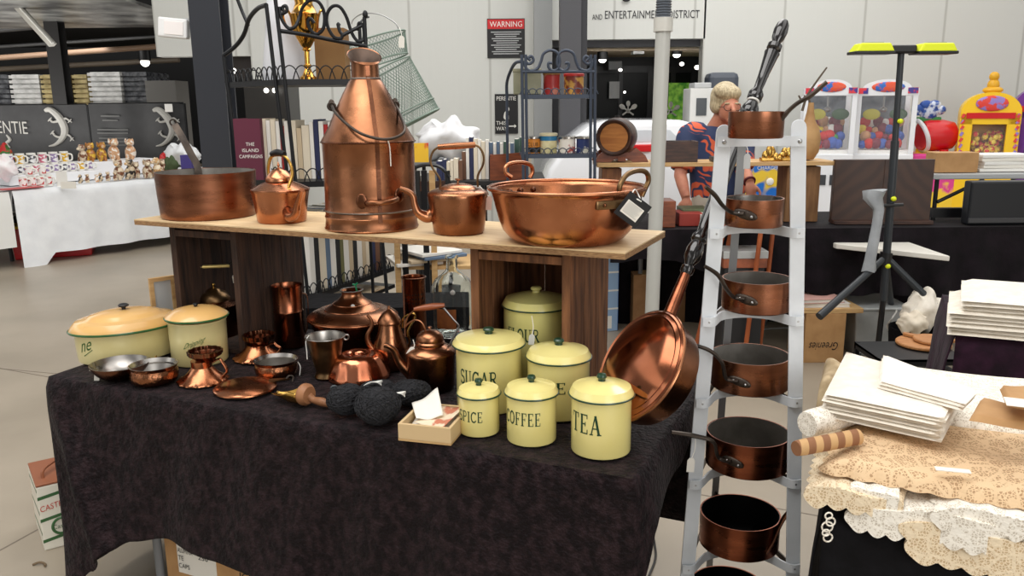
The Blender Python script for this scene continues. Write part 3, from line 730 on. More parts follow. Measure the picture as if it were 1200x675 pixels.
# --- scoop
t = At(352, 477, 1, ZI).thing('scoop', 'brass scoop with turned wooden handle lying at the front edge of the table', 'scoop')
u = t.u; q0 = t.loc(atz(322, 466, ZI)); q1 = t.loc(atz(356, 474, ZI)); q2 = t.loc(atz(383, 478, ZI))
ax = (q1-q0); ax.z = 0; LX = ax.length; ax.normalize(); sd = Vector((-ax.y, ax.x, 0)); RS = .030
def sc(a, b, off=0):
    rr = RS*(.62+.38*min(1, a*1.6))-off; w = .22+.36*min(1, max(0, (a-.1)*1.6)); th = -PI/2+(b-.5)*2*PI*(w if a < .95 else .6)
    return q0+ax*(a*LX)+sd*(rr*math.cos(th))+Vector((0, 0, RS+.001+rr*math.sin(th)))
mb = MB().grid(lambda a, b: sc(a, b), 16, 24)
o = t.part('bowl', mb, brass); md = o.modifiers.new('t', 'SOLIDIFY'); md.thickness = .0012
M = Matrix((ax, sd, (0, 0, 1))).transposed() @ Matrix.Rotation(PI/2, 3, 'Y')
t.part('ferrule', MB().lathe([(0, 0), (.029, 0), (.031, .004), (.031, .014), (.024, .024), (0, .026)], 28, M=M, c=q1+Vector((0, 0, RS+.001))), wood_handle)
h0 = q1+Vector((0, 0, RS)); h1 = q2+Vector((0, 0, .012))
t.part('handle', MB().tube([h0+ax*.02, h0.lerp(h1, .45)+Vector((0, 0, -.004)), h0.lerp(h1, .8), h1+ax*.01], [.011, .0095, .0125, .009], 14, 5), wood_handle)
# --- tall jug
t = At(341, 409, 17.5, ZI).thing('copper_jug', 'tall dark copper jug with strap handle against the left crate', 'jug')
p = t.prof([(409, 17), (407.5, 17.8), (370, 16.8), (368, 17.6), (366, 16.6), (340, 17.4), (337.5, 18.4)])
t.part('body', MB().lathe(shell(p, .002), 48), mat('copper_red', (150, 94, 68), .24, 1, (104, 64, 48), 8, rvar=.08))
u = t.u
t.part('strap_handle', MB().strip([t.L(354, 343, 0), t.L(359.5, 346, 0), t.L(361, 360, 0), t.L(360.5, 378, 0), t.L(359, 388, 0), t.L(355, 392, 0)], .014, .003, (0, 1, 0), 5), copper_dark)
# --- domed dish
t = At(416, 420, 34, ZI).thing('domed_dish', 'large copper dish under a stepped dome lid with open neck behind the coffee pot', 'dish')
p = t.prof([(420, 30), (417, 36), (405, 43), (392, 47), (387, 48.5)])
t.part('dish_base', MB().lathe([(0, 0)]+p+[(0, p[-1][1])], 64), copper_dark)
l = t.prof([(386.5, 51), (384, 51.8), (381.5, 51.5), (378, 48), (372, 40), (369.5, 35), (368.5, 32.5), (364, 27), (361.5, 23.5), (360, 22.5), (355, 17), (351, 13.5), (347, 11.5), (344.5, 11.5), (342.5, 13)])
RD = l[1][0]; zd = l[1][1]
ld = t.part('dome_lid', MB().lathe([(0, l[0][1])]+l+[(l[-1][0]-.002, l[-1][1]), (l[-2][0]-.003, l[-2][1]), (l[-4][0]-.003, l[-4][1]-.004), (0, l[-4][1]-.005)], 72), copper_old)
for i_, rr_ in ((1, .0042), (6, .0024), (9, .0018)): t.part('dome_bead', MB().torus(l[i_][0]-.001, rr_, (0, 0, l[i_][1]), 72, 8), copper, parent=ld)
t.part('neck_rim', MB().torus(l[-1][0], .002, (0, 0, l[-1][1]), 32, 8), tin_dark, parent=ld)
mb = MB().tube([t.L(419.5, 350, 0), t.L(418, 341, 0), t.L(416.5, 334, 0)], .0026, 8)
mb.tube([t.L(413, 333, 0), t.L(416.5, 333.5, 0), t.L(419, 331.5, 0)], .003, 8)
t.part('green_stopper', mb, mat('green_plastic', (20, 150, 96), .4))
q = t.L(413.5, 358.5, -21*t.u); t.part('price_sticker', MB().ball(q, (.0065, .002, .0055), 16, 8), white)
# --- brass bucket
t = At(384, 446, 14, ZI).thing('brass_bucket', 'tapered brass mortar shaped bucket with tinned inside beside the jelly mould', 'bucket')
p = t.prof([(446, 14), (444.5, 14.8), (441, 13.2), (438.5, 12.4), (436, 13), (420, 17.5), (404, 21.3), (402, 22.6), (400, 23)])
t.part('body', MB().lathe([(0, 0)]+p+[(p[-1][0]-.002, p[-1][1])], 48, caps=(True, False)), brass_dull)
R, z = p[-1]
t.part('tinned_lining', MB().lathe([(R-.0018, z+.0006), (R-.004, z), (p[5][0]-.002, p[5][1]), (p[4][0]-.002, p[4][1]), (0, p[4][1])], 48, caps=(False, True)), tin)
t.part('rim_bead', MB().torus(R, .002, (0, 0, z), 48, 8), tin)
t.part('string', MB().tube([t.L(362, 393, -4*t.u), t.L(358.5, 400, -5*t.u), t.L(359.5, 412, -6*t.u), t.L(360, 421, -6*t.u)], .0015, 6), white)
t.part('ear', MB().torus(.008, .003, t.L(405.5, 395, 0), 18, 8, M=Matrix.Rotation(PI/2, 3, 'X')), tin)
# --- jelly mould
t = At(421, 452, 36.5, ZI).thing('jelly_mould', 'fluted copper ring mould turned upside down in front of the coffee pot', 'mould')
p = t.prof([(452, 36.5), (450, 36.8), (446, 35.5), (436, 32), (428, 28.5), (424, 26), (421, 22.5)])
zt = p[-1][1]
prof = [(0, 0)]+p+[(p[-1][0]*.72, zt+.004), (p[-1][0]*.46, zt+.001), (p[-1][0]*.36, zt-.006), (p[-1][0]*.3, zt-.05), (0, zt-.05)]
t.part('body', MB().lathe(prof, 96, mod=lambda a, z: 1+(.008*math.cos(16*a) if .004 < z < zt-.004 else 0)), mat('copper_pink', (214, 138, 104), .2, 1, (190, 112, 80), 10, rvar=.06))
t.part('mould_mouth', MB().lathe([(0, zt-.012), (p[-1][0]*.35, zt-.012), (p[-1][0]*.37, zt-.010), (0, zt-.0095)], 36), black)
# --- coffee pot
t = At(459, 436, 17, ZI).thing('coffee_pot', 'slender copper coffee pot with domed lid behind the front kettle', 'coffee pot')
p = t.prof([(436, 15.5), (434, 17), (426, 19), (414, 20.5), (406, 19), (396, 15.5), (388, 13), (382, 12.2)])
t.part('body', MB().lathe([(0, 0)]+p+[(0, p[-1][1])], 48), copper_old)
l = t.prof([(382.5, 14), (380.5, 14.3), (378, 13.5), (375, 12), (369, 8.5), (364.5, 4), (362.5, 1.8), (359, 1.4)])
ld = t.part('lid', MB().lathe([(0, l[0][1])]+l+[(0, l[-1][1]+.002)], 40), copper_old)
spout(t, [t.L(444, 416, 0), t.L(436, 408, 0), t.L(431, 399, 0), t.L(431.5, 391, 0), t.L(435.5, 383, 0), t.L(435, 375, 0), t.L(430.5, 369, 0)], [.013, .011, .009, .0075, .006, .005, .0045], m=copper_old)
t.part('handle', MB().tube([t.L(472, 384, 0), t.L(473, 373, 0), t.L(480, 368, 0), t.L(485, 368, 0), t.L(486, 373, 0), t.L(478, 388, 0), t.L(480, 402, 0), t.L(476, 412, 0)], .0034, 8, 6), brass)
# --- front kettle
t = At(506, 462, 27, ZI).thing('copper_kettle', 'round copper kettle with turned wooden grip next to the sugar canister', 'kettle')
p = t.prof([(462, 25.5), (460, 27), (440, 28.2), (424, 29), (421.5, 29.3), (419.5, 28.8), (414, 24), (409.5, 18.5), (408, 16.5)])
t.part('body', MB().lathe([(0, 0)]+p+[(0, p[-1][1])], 56), copper_dark)
c_ = t.part('shoulder', MB().lathe([(r+.0006, z+.0006) for r, z in p[4:]], 56, caps=(False, False)), copper_old)
l = t.prof([(408, 17), (405.5, 17.2), (403.5, 15.8), (402, 16), (400, 16), (396, 14.5), (391, 10), (388, 4.5), (387, 2)])
ld = t.part('lid', MB().lathe([(0, l[0][1])]+l+[(0, l[-1][1]+.001)], 44), copper_old)
kz = l[-1][1]; t.part('knob', MB().lathe([(0, kz-.002), (.003, kz-.001), (.002, kz+.004), (.007, kz+.007), (.005, kz+.010), (0, kz+.011)], 16), copper_old, parent=ld)
u = t.u
spout(t, [t.L(482, 438, 0), t.L(473, 430, -2*u), t.L(466.5, 421, -4*u), t.L(462, 411, -6*u), t.L(456, 406, -8*u), t.L(450, 404.5, -8*u)], [.020, .016, .011, .009, .0075, .007], m=copper_old)
hh = t.part('handle', MB().tube([t.L(499.5, 403, 0), t.L(499, 389, 0), t.L(494, 378, 0), t.L(486, 375, 0), t.L(478, 379.5, 0), t.L(474, 384, 0)], .0032, 8, 7), copper_old)
t.part('handle_arm', MB().tube([t.L(525, 412, 0), t.L(528, 402, 0), t.L(534, 390, 0), t.L(537.5, 382, 0), t.L(531, 374, 0), t.L(520, 361, 0)], .003, 8, 7), steel, parent=hh)
t.part('grip', MB().tube([t.L(485, 362.5, 0), t.L(498, 360.5, 0), t.L(508, 359, 0), t.L(521, 357.5, 0)], [.005, .0095, .010, .006], 14, 5), mat('grip_wood', (146, 78, 44), .35, coat=.3), parent=hh)
t.part('handle_arm', MB().tube([t.L(474, 384, 0), t.L(478, 371, 0), t.L(487, 362.5, 0)], .003, 8, 6), copper_old, parent=hh)
price_tag(481.5, 411.5, t.P.y-.03, .016, .027, aty(484, 398, t.P.y-.02), 'white price tag leaning on the front kettle spout', .6)
# --- tall cylinder
t = At(487, 396, 13.5, ZI).thing('copper_cylinder', 'narrow tall copper cylinder with pierced band standing left of the glass bottle', 'cylinder')
p = t.prof([(396, 13.2), (394, 13.6), (360, 13.4), (330, 13.4), (327.5, 14)])
t.part('body', MB().lathe(shell(p, .0025), 44), mat('copper_brown', (150, 84, 52), .28, 1, (112, 62, 40), 12, stretch=(1, 1, .3), rvar=.08))
mb = MB()
for k in range(8):
    a_ = -PI/2-.9+k*.26; r = p[2][0]+.0004
    for j in range(3):
        z = t.h(356-j*5, 13.4)[1]
        mb.f([mb.v((r*math.cos(a_+x), r*math.sin(a_+x), z+y)) for x, y in ((-.05, -.003), (.05, -.003), (.04, .003), (-.04, .003))])
t.part('piercing', mb, black, smooth=0)
t.part('rim', MB().torus(p[-1][0], .0028, (0, 0, p[-1][1]), 40, 8), copper_dark)
# --- glass bottle
t = At(531.5, 397, 24, ZI).thing('glass_carboy', 'large clear glass bottle with narrow neck standing before the brown crate', 'bottle')
p = t.prof([(397, 21), (395, 23.5), (390, 24.3), (345, 24.5), (338, 23.5), (331, 20), (324, 13), (319, 8.3), (315, 6.8), (305, 6.4), (303.5, 7.8), (301, 7.9)])
t.part('body', MB().lathe(shell(p, .003), 56), glass)
def cylq(a0, a1, y0, y1, hw, lift, n=10):
    z0, z1 = t.h(y1, hw)[1], t.h(y0, hw)[1]; R = p[3][0]+lift; mb = MB()
    mb.grid(lambda a, b: Vector((R*math.cos(-PI/2+a0+(a1-a0)*a), R*math.sin(-PI/2+a0+(a1-a0)*a), z0+(z1-z0)*b)), n, 2); return mb
t.part('paper_label', cylq(-.85, .15, 363, 386, 24.5, .0006), mat('worn_label', (196, 120, 66), .6, 0, (170, 100, 56), 40))
q = t.L(530.5, 343, -24*t.u); t.part('price_sticker', MB().ball(q, (.009, .002, .009), 18, 8), white)
# --- tray of papers
def pz(x, y, z): return atz(x, y, z)
zt = ZI+.045
c0, c1, c2 = atz(466, 496, zt), atz(528, 502, zt), atz(540, 475, zt)
u_ = (c1-c0); w_ = u_.length; u_.normalize(); v_ = Vector((-u_.y, u_.x, 0)); d_ = (c2-c1).dot(v_)
o = empty('wooden_tray', 'shallow pale wooden tray of old papers in front of the sugar canister', 'tray', (c0.x, c0.y, ZI), math.atan2(u_.y, u_.x))
obj('base', MB().box((w_/2, d_/2, .003), (w_, d_, .006)), wood_lt, o, 0)
for nm, c, s in (('front_side', (w_/2, .004, .024), (w_, .008, .041)), ('back_side', (w_/2, d_-.004, .024), (w_, .008, .041)), ('end_side', (.004, d_/2, .024), (.008, d_-.017, .041)), ('end_side', (w_-.004, d_/2, .024), (.008, d_-.017, .041))):
    obj(nm, MB().box(c, s), mat('pale_card', (206, 178, 134), .6), o, 0, .001)
pr = mat('printed_paper', (232, 214, 186), .7, 0, (196, 120, 92), 26, contrast=(.52, .6))
for k, (dx, dy, rz, sx, sy, m, lab) in enumerate(((.5, .5, .1, .8, .8, paper, 'plain cream paper at the bottom of the wooden tray'), (.62, .48, -.3, .62, .7, pr, 'cream paper with reddish print lying in the wooden tray'), (.3, .62, .5, .5, .6, paper, 'cream paper leaning out at the tray corner, topmost'))):
    cx, cy = c0.x+u_.x*w_*dx+v_.x*d_*dy, c0.y+u_.y*w_*dx+v_.y*d_*dy; W, D = w_*sx, d_*sy
    mb = MB().grid(lambda a, b: Vector(((a-.5)*W, (b-.5)*D, .012*a*b*(k+1)+.004*math.sin(a*6+k)+.006*b)), 10, 8)
    oo = obj('paper_sheet', mb, m, None, 60, 0, (cx, cy, ZI+.022+.011*k), math.atan2(u_.y, u_.x)+rz)
    md = oo.modifiers.new('t', 'SOLIDIFY'); md.thickness = .001; tag(oo, lab, 'paper')
# --- balls of yarn
def yarn(label, x, y, rpx, squash=.8, sx=1.0):
    t = At(x, y, rpx*.55, ZI); r = rpx*t.u
    ph = random.random()*9
    def fn(p):
        k = 1+.05*math.sin(p.x/r*4+ph)*math.cos(p.y/r*3+ph); p = p*k; return p
    o = t.thing('yarn_ball', label, 'yarn', 'black yarn balls')
    t.part('yarn_core', MB().ball((0, 0, r*squash), (r*sx*.97, r*.9, r*squash), 28, 18, fn=fn), yarn_m)
    mb = MB()
    for k in range(26):
        ax = Vector((random.uniform(-1, 1), random.uniform(-1, 1), random.uniform(-1, 1))).normalized(); b1 = ax.orthogonal().normalized(); b2 = ax.cross(b1)
        pts = []
        for i in range(13):
            q = 2*PI*i/13; v = (b1*math.cos(q)+b2*math.sin(q)+ax*random.uniform(-.06, .1)).normalized()
            pts.append(fn(Vector((v.x*r*sx, v.y*r*.93, v.z*r*squash)))+Vector((0, 0, r*squash)))
        mb.tube(pts+[pts[0]], .0016, 5, 2)
    o_ = t.part('strand', mb, yarn_m); o_['kind'] = 'stuff'
    return t
y1 = yarn('left ball of black yarn with a grey disc against it', 408, 489, 22, .8, 1.05)
y2 = yarn('largest ball of black yarn at the front, tagged with white paper', 444, 501, 25.5, .85, 1.05)
y3 = yarn('ball of black yarn furthest back in the group', 444, 473, 20, .6, 1.1)
y4 = yarn('ball of black yarn just behind the wooden tray', 482, 478, 21, .7, 1.15)
t = At(392, 462, 6, ZI); t.single('metal_disc', MB().lathe([(0, -.003), (.010, -.003), (.0115, -.001), (.0115, .001), (.010, .003), (0, .003)], 28, M=Matrix.Rotation(PI/2+.2, 3, 'X'), c=(0, 0, .0122)), mat('slate', (82, 88, 92), .5), 'small grey disc leaning on the left yarn ball', 'disc')
for yy, (x, y) , lab in ((y2, (463, 462), 'white printed band curled on the largest yarn ball'), (y1, (436, 449), 'white lacy tag lying between the back yarn balls')):
    t = At(x, y+4, 4, ZI+.055); mb = MB()
    for k in range(5):
        mb.strip([(-.022+k*.004, .004*k-.008, .004), (-.004+k*.003, .003*k-.006, .012-.001*k), (.016+k*.003, .004*k-.004, .008), (.026, .005*k-.002, -.002)], .0026, .001, (0, 1, .2), 4)
    t.single('paper_band', mb, white, lab, 'paper band')
# --- warming pan leaning on the end of the table
PC = aty(750, 428, 1.93); PE = aty(912, 17, 2.36); axh = (PE-PC).normalized()
vw = (CAM-PC).normalized(); lf = vw.cross(axh).normalized()
if lf.x > 0: lf = -lf
nn = (vw*.60+lf*.80); nn = (nn-axh*nn.dot(axh)).normalized(); sdv = axh.cross(nn).normalized()
kk = proj(PC)[2]/F; RW = 70*kk
wp = empty('warming_pan', 'copper warming pan with long black turned handle leaning against the table end', 'warming pan', PC)
wp['label'] = 'copper warming pan with long black turned handle leaning against the table end'
MW = Matrix((sdv, axh, nn)).transposed()
hd_ = .075
obj('pan_body', MB().lathe([(0, -hd_), (RW*.80, -hd_), (RW*.88, -hd_+.006), (RW*.92, -hd_*.7), (RW*.95, -.012), (RW*.96, -.004), (0, -.004)], 72, M=MW), copper_old, wp)
ld = obj('pan_lid', MB().lathe([(0, -.003), (RW*.99, -.003), (RW, .000), (RW*1.0, .005), (RW*.975, .009), (RW*.95, .008), (RW*.93, .010), (RW*.90, .014), (RW*.87, .013), (RW*.8, .020), (RW*.6, .030), (RW*.3, .036), (0, .038)], 88, M=MW), mat('copper_lid', (176, 112, 82), .15, 1, (148, 90, 64), 6, rvar=.05), wp)
obj('lid_rim', MB().torus(RW*.995, .0045, M=MW, seg=80), copper_old, ld)
hl = (PE-PC).length
def hp(d, off=0): return axh*d+nn*(off-.028)
s0 = RW*.93
obj('socket', MB().tube([hp(s0-.02), hp(s0+.05), hp(s0+.135)], [.017, .0165, .012], 18, 4), mat('copper_socket', (150, 92, 66), .25, 1, (112, 66, 48), 20), wp)
prof = [(s0+.128, .0115), (s0+.135, .017), (s0+.15, .017), (s0+.156, .011), (s0+.175, .021), (s0+.20, .0225), (s0+.222, .016), (s0+.228, .021), (s0+.24, .020), (s0+.25, .013), (s0+.29, .0165), (s0+.40, .0175), (s0+.52, .0165), (s0+.57, .013)]
m0 = hl-.37
prof += [(m0-.02, .0135), (m0, .021), (m0+.02, .0225), (m0+.04, .021), (m0+.05, .013), (m0+.055, .018), (m0+.07, .024), (m0+.085, .0225), (m0+.105, .013), (m0+.112, .0195), (m0+.13, .0205), (m0+.145, .012), (m0+.20, .0145), (m0+.25, .019), (m0+.262, .021), (m0+.27, .014), (m0+.275, .0195), (m0+.288, .0195), (m0+.295, .010), (m0+.31, .017), (m0+.335, .0195), (m0+.355, .0165), (m0+.368, .010), (m0+.372, .0)]
M2 = Matrix((sdv, nn, axh)).transposed()
obj('handle', MB().lathe([(0, prof[0][0])]+[(r, d) for d, r in prof], 22, M=M2, c=nn*-.028), wood_ebony, wp)
obj('handle_bead', MB().torus(.0135, .0035, M=M2, c=nn*-.028+axh*(m0+.108), seg=24), white, wp)
# ================================================================== PAN STAND
def YL(z): return 1.96+.03*z/1.55
def onL(x, y):
    p = aty(x, y, 1.98)
    for _ in range(5): p = aty(x, y, YL(p.z))
    return p
st = empty('pan_stand', 'tall white painted folding metal pan stand holding the copper saucepans', 'pan stand', (.6, 2.05, 0))
def stl(p): return Vector(p)-Vector((.6, 2.05, 0))
lt, lb = onL(849.5, 146), onL(796, 790); rt_, rb = onL(936.5, 140), onL(928, 790)
def ext(a, b):
    k = (a.z-.002)/(a.z-b.z); return a.lerp(b, k)
lb, rb = ext(lt, lb), ext(rt_, rb)
for nm, a, b in (('left', lt, lb), ('right', rt_, rb)):
    ax = (b-a).normalized(); w = .0365; mb = MB()
    sd_ = Vector((1, 0, 0)); sd_ = (sd_-ax*sd_.dot(ax)).normalized(); up = -ax
    L_ = (b-a).length; fr = sd_.cross(up)
    poly = [(-w/2, -L_), (w/2, -L_), (w/2, -.018)]+[(w/2*math.cos(q), -.018+.018*math.sin(q)) for q in [PI*i/10 for i in range(11)]]+[(-w/2, -.018)]
    mb.prism(poly, stl(a), sd_, up, .006)
    obj('front_rail', mb, white_paint, st, 0, .0012)
RUNG = [(168.5, 163), (275.5, 270.5), (378, 374), (472.5, 470), (568.5, 564), (668, 662)]
rz_ = []
for k, (yl, yr) in enumerate(RUNG):
    def railx(a, b, y):
        lo, hi = 0, 1
        for _ in range(40):
            m = (lo+hi)/2
            if proj(a.lerp(b, m))[1] < y: lo = m
            else: hi = m
        return a.lerp(b, lo)
    pl, pr_ = railx(lt, lb, yl), railx(rt_, rb, yr)
    z = (pl.z+pr_.z)/2; pl.z = pr_.z = z; rz_.append((z, pl, pr_))
    mid = (pl+pr_)/2; w = (pr_-pl).length; bow = .02 if k == 0 else .085
    pts = [pl+Vector((-.015, -.0055, 0)), pl+Vector((.012, -.0055, 0))]
    for q in (.2, .35, .5, .65, .8): pts.append(pl.lerp(pr_, q)+Vector((0, -.0045+bow*math.sin(PI*q)**.8, 0)))
    pts += [pr_+Vector((-.012, -.0055, 0)), pr_+Vector((.015, -.0055, 0))]
    rg = obj('rung', MB().strip([stl(p) for p in pts], .024, .0045, (0, 0, 1), 4), white_paint, st, 30)
    for p in (pl, pr_): obj('bolt', MB().ball(stl(p+Vector((0, -.008, 0))), (.006, .004, .006), 12, 8), steel, rg)
# rear leg and shelf arms
rl0, rl1 = Vector((.58, 2.09, 1.47)), Vector((.655, 2.50, .002))
obj('rear_leg', MB().strip([stl(rl0), stl(rl1)], .02, .006, (1, 0, 0)), mat('grey_paint', (150, 152, 154), .5), st)
obj('top_link', MB().strip([stl((lt+rt_)/2+Vector((0, .012, -.03))), stl(rl0)], .024, .005, (0, 0, 1)), white_paint, st)
for k in range(1, 6):
    z, pl, pr_ = rz_[k]; q = rl0.lerp(rl1, (rl0.z-z)/(rl0.z-rl1.z))
    for p in (pl, pr_):
        obj('shelf_arm', MB().strip([stl(p+Vector((0, .008, -.004))), stl(q+Vector((0, -.005, -.004)))], .016, .004, (0, 0, 1)), iron if k > 2 else white_paint, st)
POTS = [  # cx, rim hw, rim y, bottom y, plate xy, end xy
 (885, 32, 131, 163, None, None), (882, 33.8, 235.4, 268.5, None, None), (885, 40, 333.7, 370.5, None, None),
 (876.7, 45, 428, 466, None, None), (873.6, 47.8, 524, 563.4, None, None), (864, 45.8, 622, 659.5, None, None), (850, 44, 712, 750, None, None)]
LAB = ['smallest copper saucepan on the top rung of the white stand', 'copper saucepan on the second rung of the stand, its handle by the ebony pole',
 'copper saucepan on the third rung of the white stand', 'copper saucepan on the fourth rung of the white stand, dull grey inside', 'copper saucepan on the fifth rung of the stand, price tag on its handle',
 'copper saucepan with black inside and copper handle on the sixth rung of the stand', 'copper saucepan at the very bottom of the stand, only its dark rim showing']
HND = [[(911, 146), (918, 137), (926, 128), (936, 120), (950, 112), (969, 96)],
 [(873, 250.5), (858, 249), (847, 241), (838, 229), (827, 219)],
 [(874, 350.5), (860, 348), (851, 338), (841, 322), (826, 312)],
 [(866, 447), (851, 443), (846, 425), (832, 411), (811, 403.5)],
 [(858, 541), (842, 536), (836, 518), (815, 511), (787, 506.5)],
 [(897, 648), (905, 636), (911, 622), (918, 608), (925, 599)],
 [(880, 712), (890, 705), (905, 695), (915, 690)]]
for k, (cx, hw, ry, by, _, _) in enumerate(POTS):
    z = rz_[min(k, 5)][0]+.0122
    if k == 6: z = rz_[5][0]-.19
    # base sits on the rung: centre depth so that the rim reaches the photo's width
    t = At(cx, by, hw*.985, z)
    t.thing('saucepan', LAB[k], 'saucepan', 'graduated copper saucepans on the white stand')
    p = t.prof([(by, hw*.95), (by-1.5, hw*.985), (ry, hw)])
    p = [(p[0][0], 0), (p[1][0], .003), (p[2][0], p[2][1]-.001), (p[2][0], p[2][1])]
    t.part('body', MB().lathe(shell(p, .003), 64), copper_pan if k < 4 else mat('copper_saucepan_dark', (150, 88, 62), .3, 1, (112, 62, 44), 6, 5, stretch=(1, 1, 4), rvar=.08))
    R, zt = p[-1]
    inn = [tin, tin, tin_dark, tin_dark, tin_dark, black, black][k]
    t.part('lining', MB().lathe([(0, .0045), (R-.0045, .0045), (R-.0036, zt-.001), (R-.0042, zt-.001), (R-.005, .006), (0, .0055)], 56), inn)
    u = t.u; hx = HND[k]; side = 1 if hx[-1][0] > cx else -1
    hm = copper_dark if k == 5 else iron
    pts = []
    q0 = t.L(*hx[0], 0)
    for i, (x, y) in enumerate(hx):
        f_ = i/(len(hx)-1)
        X = (x-cx)*u
        if k in (0, 5, 6): dy = {0: -.3, 5: -.66+.4*f_, 6: 0}[k]*R-.02*f_
        else: dy = -math.sqrt(max((R+.006)**2-X*X, (R*.3)**2))-.02*f_ if abs(X) < R else -R*.62-.04*f_
        if 1 <= k <= 4 and i >= 2: dy = min(dy, 1.935-.01*(i-2)-t.P.y)
        pts.append(t.L(x, y, dy))
    hd = t.part('handle', MB().tube(pts, [.009, .0085, .0075, .0075, .0085, .007], 12, 6, flat=.62), hm)
    if k in (1, 2, 3, 4):
        for i, off in ((0, 0),):
            q = pts[0]; n2 = Vector((q.x, q.y, 0)).normalized(); M = Matrix.Rotation(math.atan2(n2.x, -n2.y), 3, 'Z')
            t.part('rivet_plate', MB().ball(Vector((n2.x*R, n2.y*R, q.z-.003)), (.030, .006, .012), 18, 8, M @ Matrix.Rotation(.25, 3, 'Y')), iron, parent=hd)
            for dx in (-.014, .016):
                q2 = M @ Vector((dx, -R-.007, 0)); t.part('rivet', MB().ball(Vector((n2.x*R, n2.y*R, q.z-.003-.25*dx))+M @ Vector((dx, -.006, 0)), .004, 10, 6), steel, parent=hd)
    if k == 0:
        t.part('rivet_plate', MB().ball(pts[0], (.010, .006, .016), 14, 8), steel, parent=hd)
    if k == 4: price_tag(809.5, 545, YL(.5)-.05, .019, .038, t.P+t.rt*pts[3].x+t.d*pts[3].y+Vector((0, 0, pts[3].z)), 'white price tag hanging from the fifth saucepan handle', .05)
    if k == 5: price_tag(894, 642, t.P.y-R*.75, .018, .026, t.P+t.rt*pts[1].x+t.d*pts[1].y+Vector((0, 0, pts[1].z)), 'white price tag tied to the sixth saucepan handle', -.1)
price_tag(875.5, 189, 2.0, .016, .036, onL(877, 166)+Vector((0, .03, 0)), 'grey price tag hanging under the top rung of the stand', 0, lgrey)
# ================================================================== LINEN TABLE (right front)
def lace(name, hole, thread, s1=105, s2=17):
    m = mat(name, thread, .9, bump=.25, bscale=110, spec=.2)
    nt = m.node_tree; N = nt.nodes; L = nt.links; b = N['Principled BSDF']; tc = N.new('ShaderNodeTexCoord')
    def V(sc, feat):
        v = N.new('ShaderNodeTexVoronoi'); v.inputs['Scale'].default_value = sc; v.feature = feat; v.inputs['Randomness'].default_value = .75
        L.new(tc.outputs['Object'], v.inputs['Vector']); return v.outputs['Distance']
    def R(o, a, c):
        r = N.new('ShaderNodeMapRange'); r.inputs[1].default_value = a; r.inputs[2].default_value = c; L.new(o, r.inputs[0]); return r.outputs[0]
    mesh_ = R(V(s1, 'DISTANCE_TO_EDGE'), .16, .10)      # fine threads round small holes
    solid = R(V(s2, 'F1'), .30, .26)                    # closed worked patches
    edge = R(V(s2, 'DISTANCE_TO_EDGE'), .07, .05)
    def MX(a, c):
        q = N.new('ShaderNodeMath'); q.operation = 'MAXIMUM'; L.new(a, q.inputs[0]); L.new(c, q.inputs[1]); return q.outputs[0]
    f_ = MX(MX(mesh_, solid), edge)
    mix = N.new('ShaderNodeMix'); mix.data_type = 'RGBA'; mix.inputs['A'].default_value = lin(hole); mix.inputs['B'].default_value = lin(thread)
    L.new(f_, mix.inputs['Factor']); L.new(mix.outputs['Result'], b.inputs['Base Color']); return m
lace_b = lace('beige_lace', (176, 142, 108), (222, 192, 154), 165, 24)
lace_w = lace('white_lace', (206, 196, 180), (242, 236, 224), 190, 30)
lace_c = lace('cream_lace', (200, 174, 138), (234, 216, 186), 175, 26)
O2 = atz(966, 594, ZT)
def f2(s, t, z=ZT): return Vector((O2.x+s*ED.x+t*ND.x, O2.y+s*ED.y+t*ND.y, z))
def st2(x, y, z):
    p = atz(x, y, z)-O2; return (p.x*ED.x+p.y*ED.y, p.x*ND.x+p.y*ND.y)
t2 = empty('trestle_table', 'trestle table hidden under the black cloth and piled white linens', 'table', f2(0, 0, 0), TYAW)
obj('tabletop', MB().box((.65, .40, .715), (1.28, .76, .035)), white, t2, bevel=.004)
for x in (.14, 1.16):
    for y in (.1, .7): obj('leg', MB().tube([(x, y, 0), (x, y, .7)], .014, 10), mgrey, t2)
mb = MB()
def drape2(a, v):
    s = a*1.3
    if v <= 1: d = .70*(1-v); return f2(s, -.012*min(1, d/.02)-.02*d*(1+math.sin(s*17)+.6*math.sin(s*41+1)), ZT-d)
    return f2(s, (v-1)*.78, ZT)
mb.grid(lambda a, b: drape2(a, b*2), 90, 40)
mb.grid(lambda a, b: f2(-.012*min(1, b*6)-.02*b*(1+math.sin(a*17)), a*.78, ZT-.7*b), 40, 20)
bmesh.ops.remove_doubles(mb.bm, verts=mb.bm.verts, dist=.0006)
o = tag(obj('black_tablecloth', mb, black_cloth, None, 70), 'black cloth hanging below the pile of lace and linens', 'tablecloth')
md = o.modifiers.new('t', 'SOLIDIFY'); md.thickness = .003; md.offset = -1
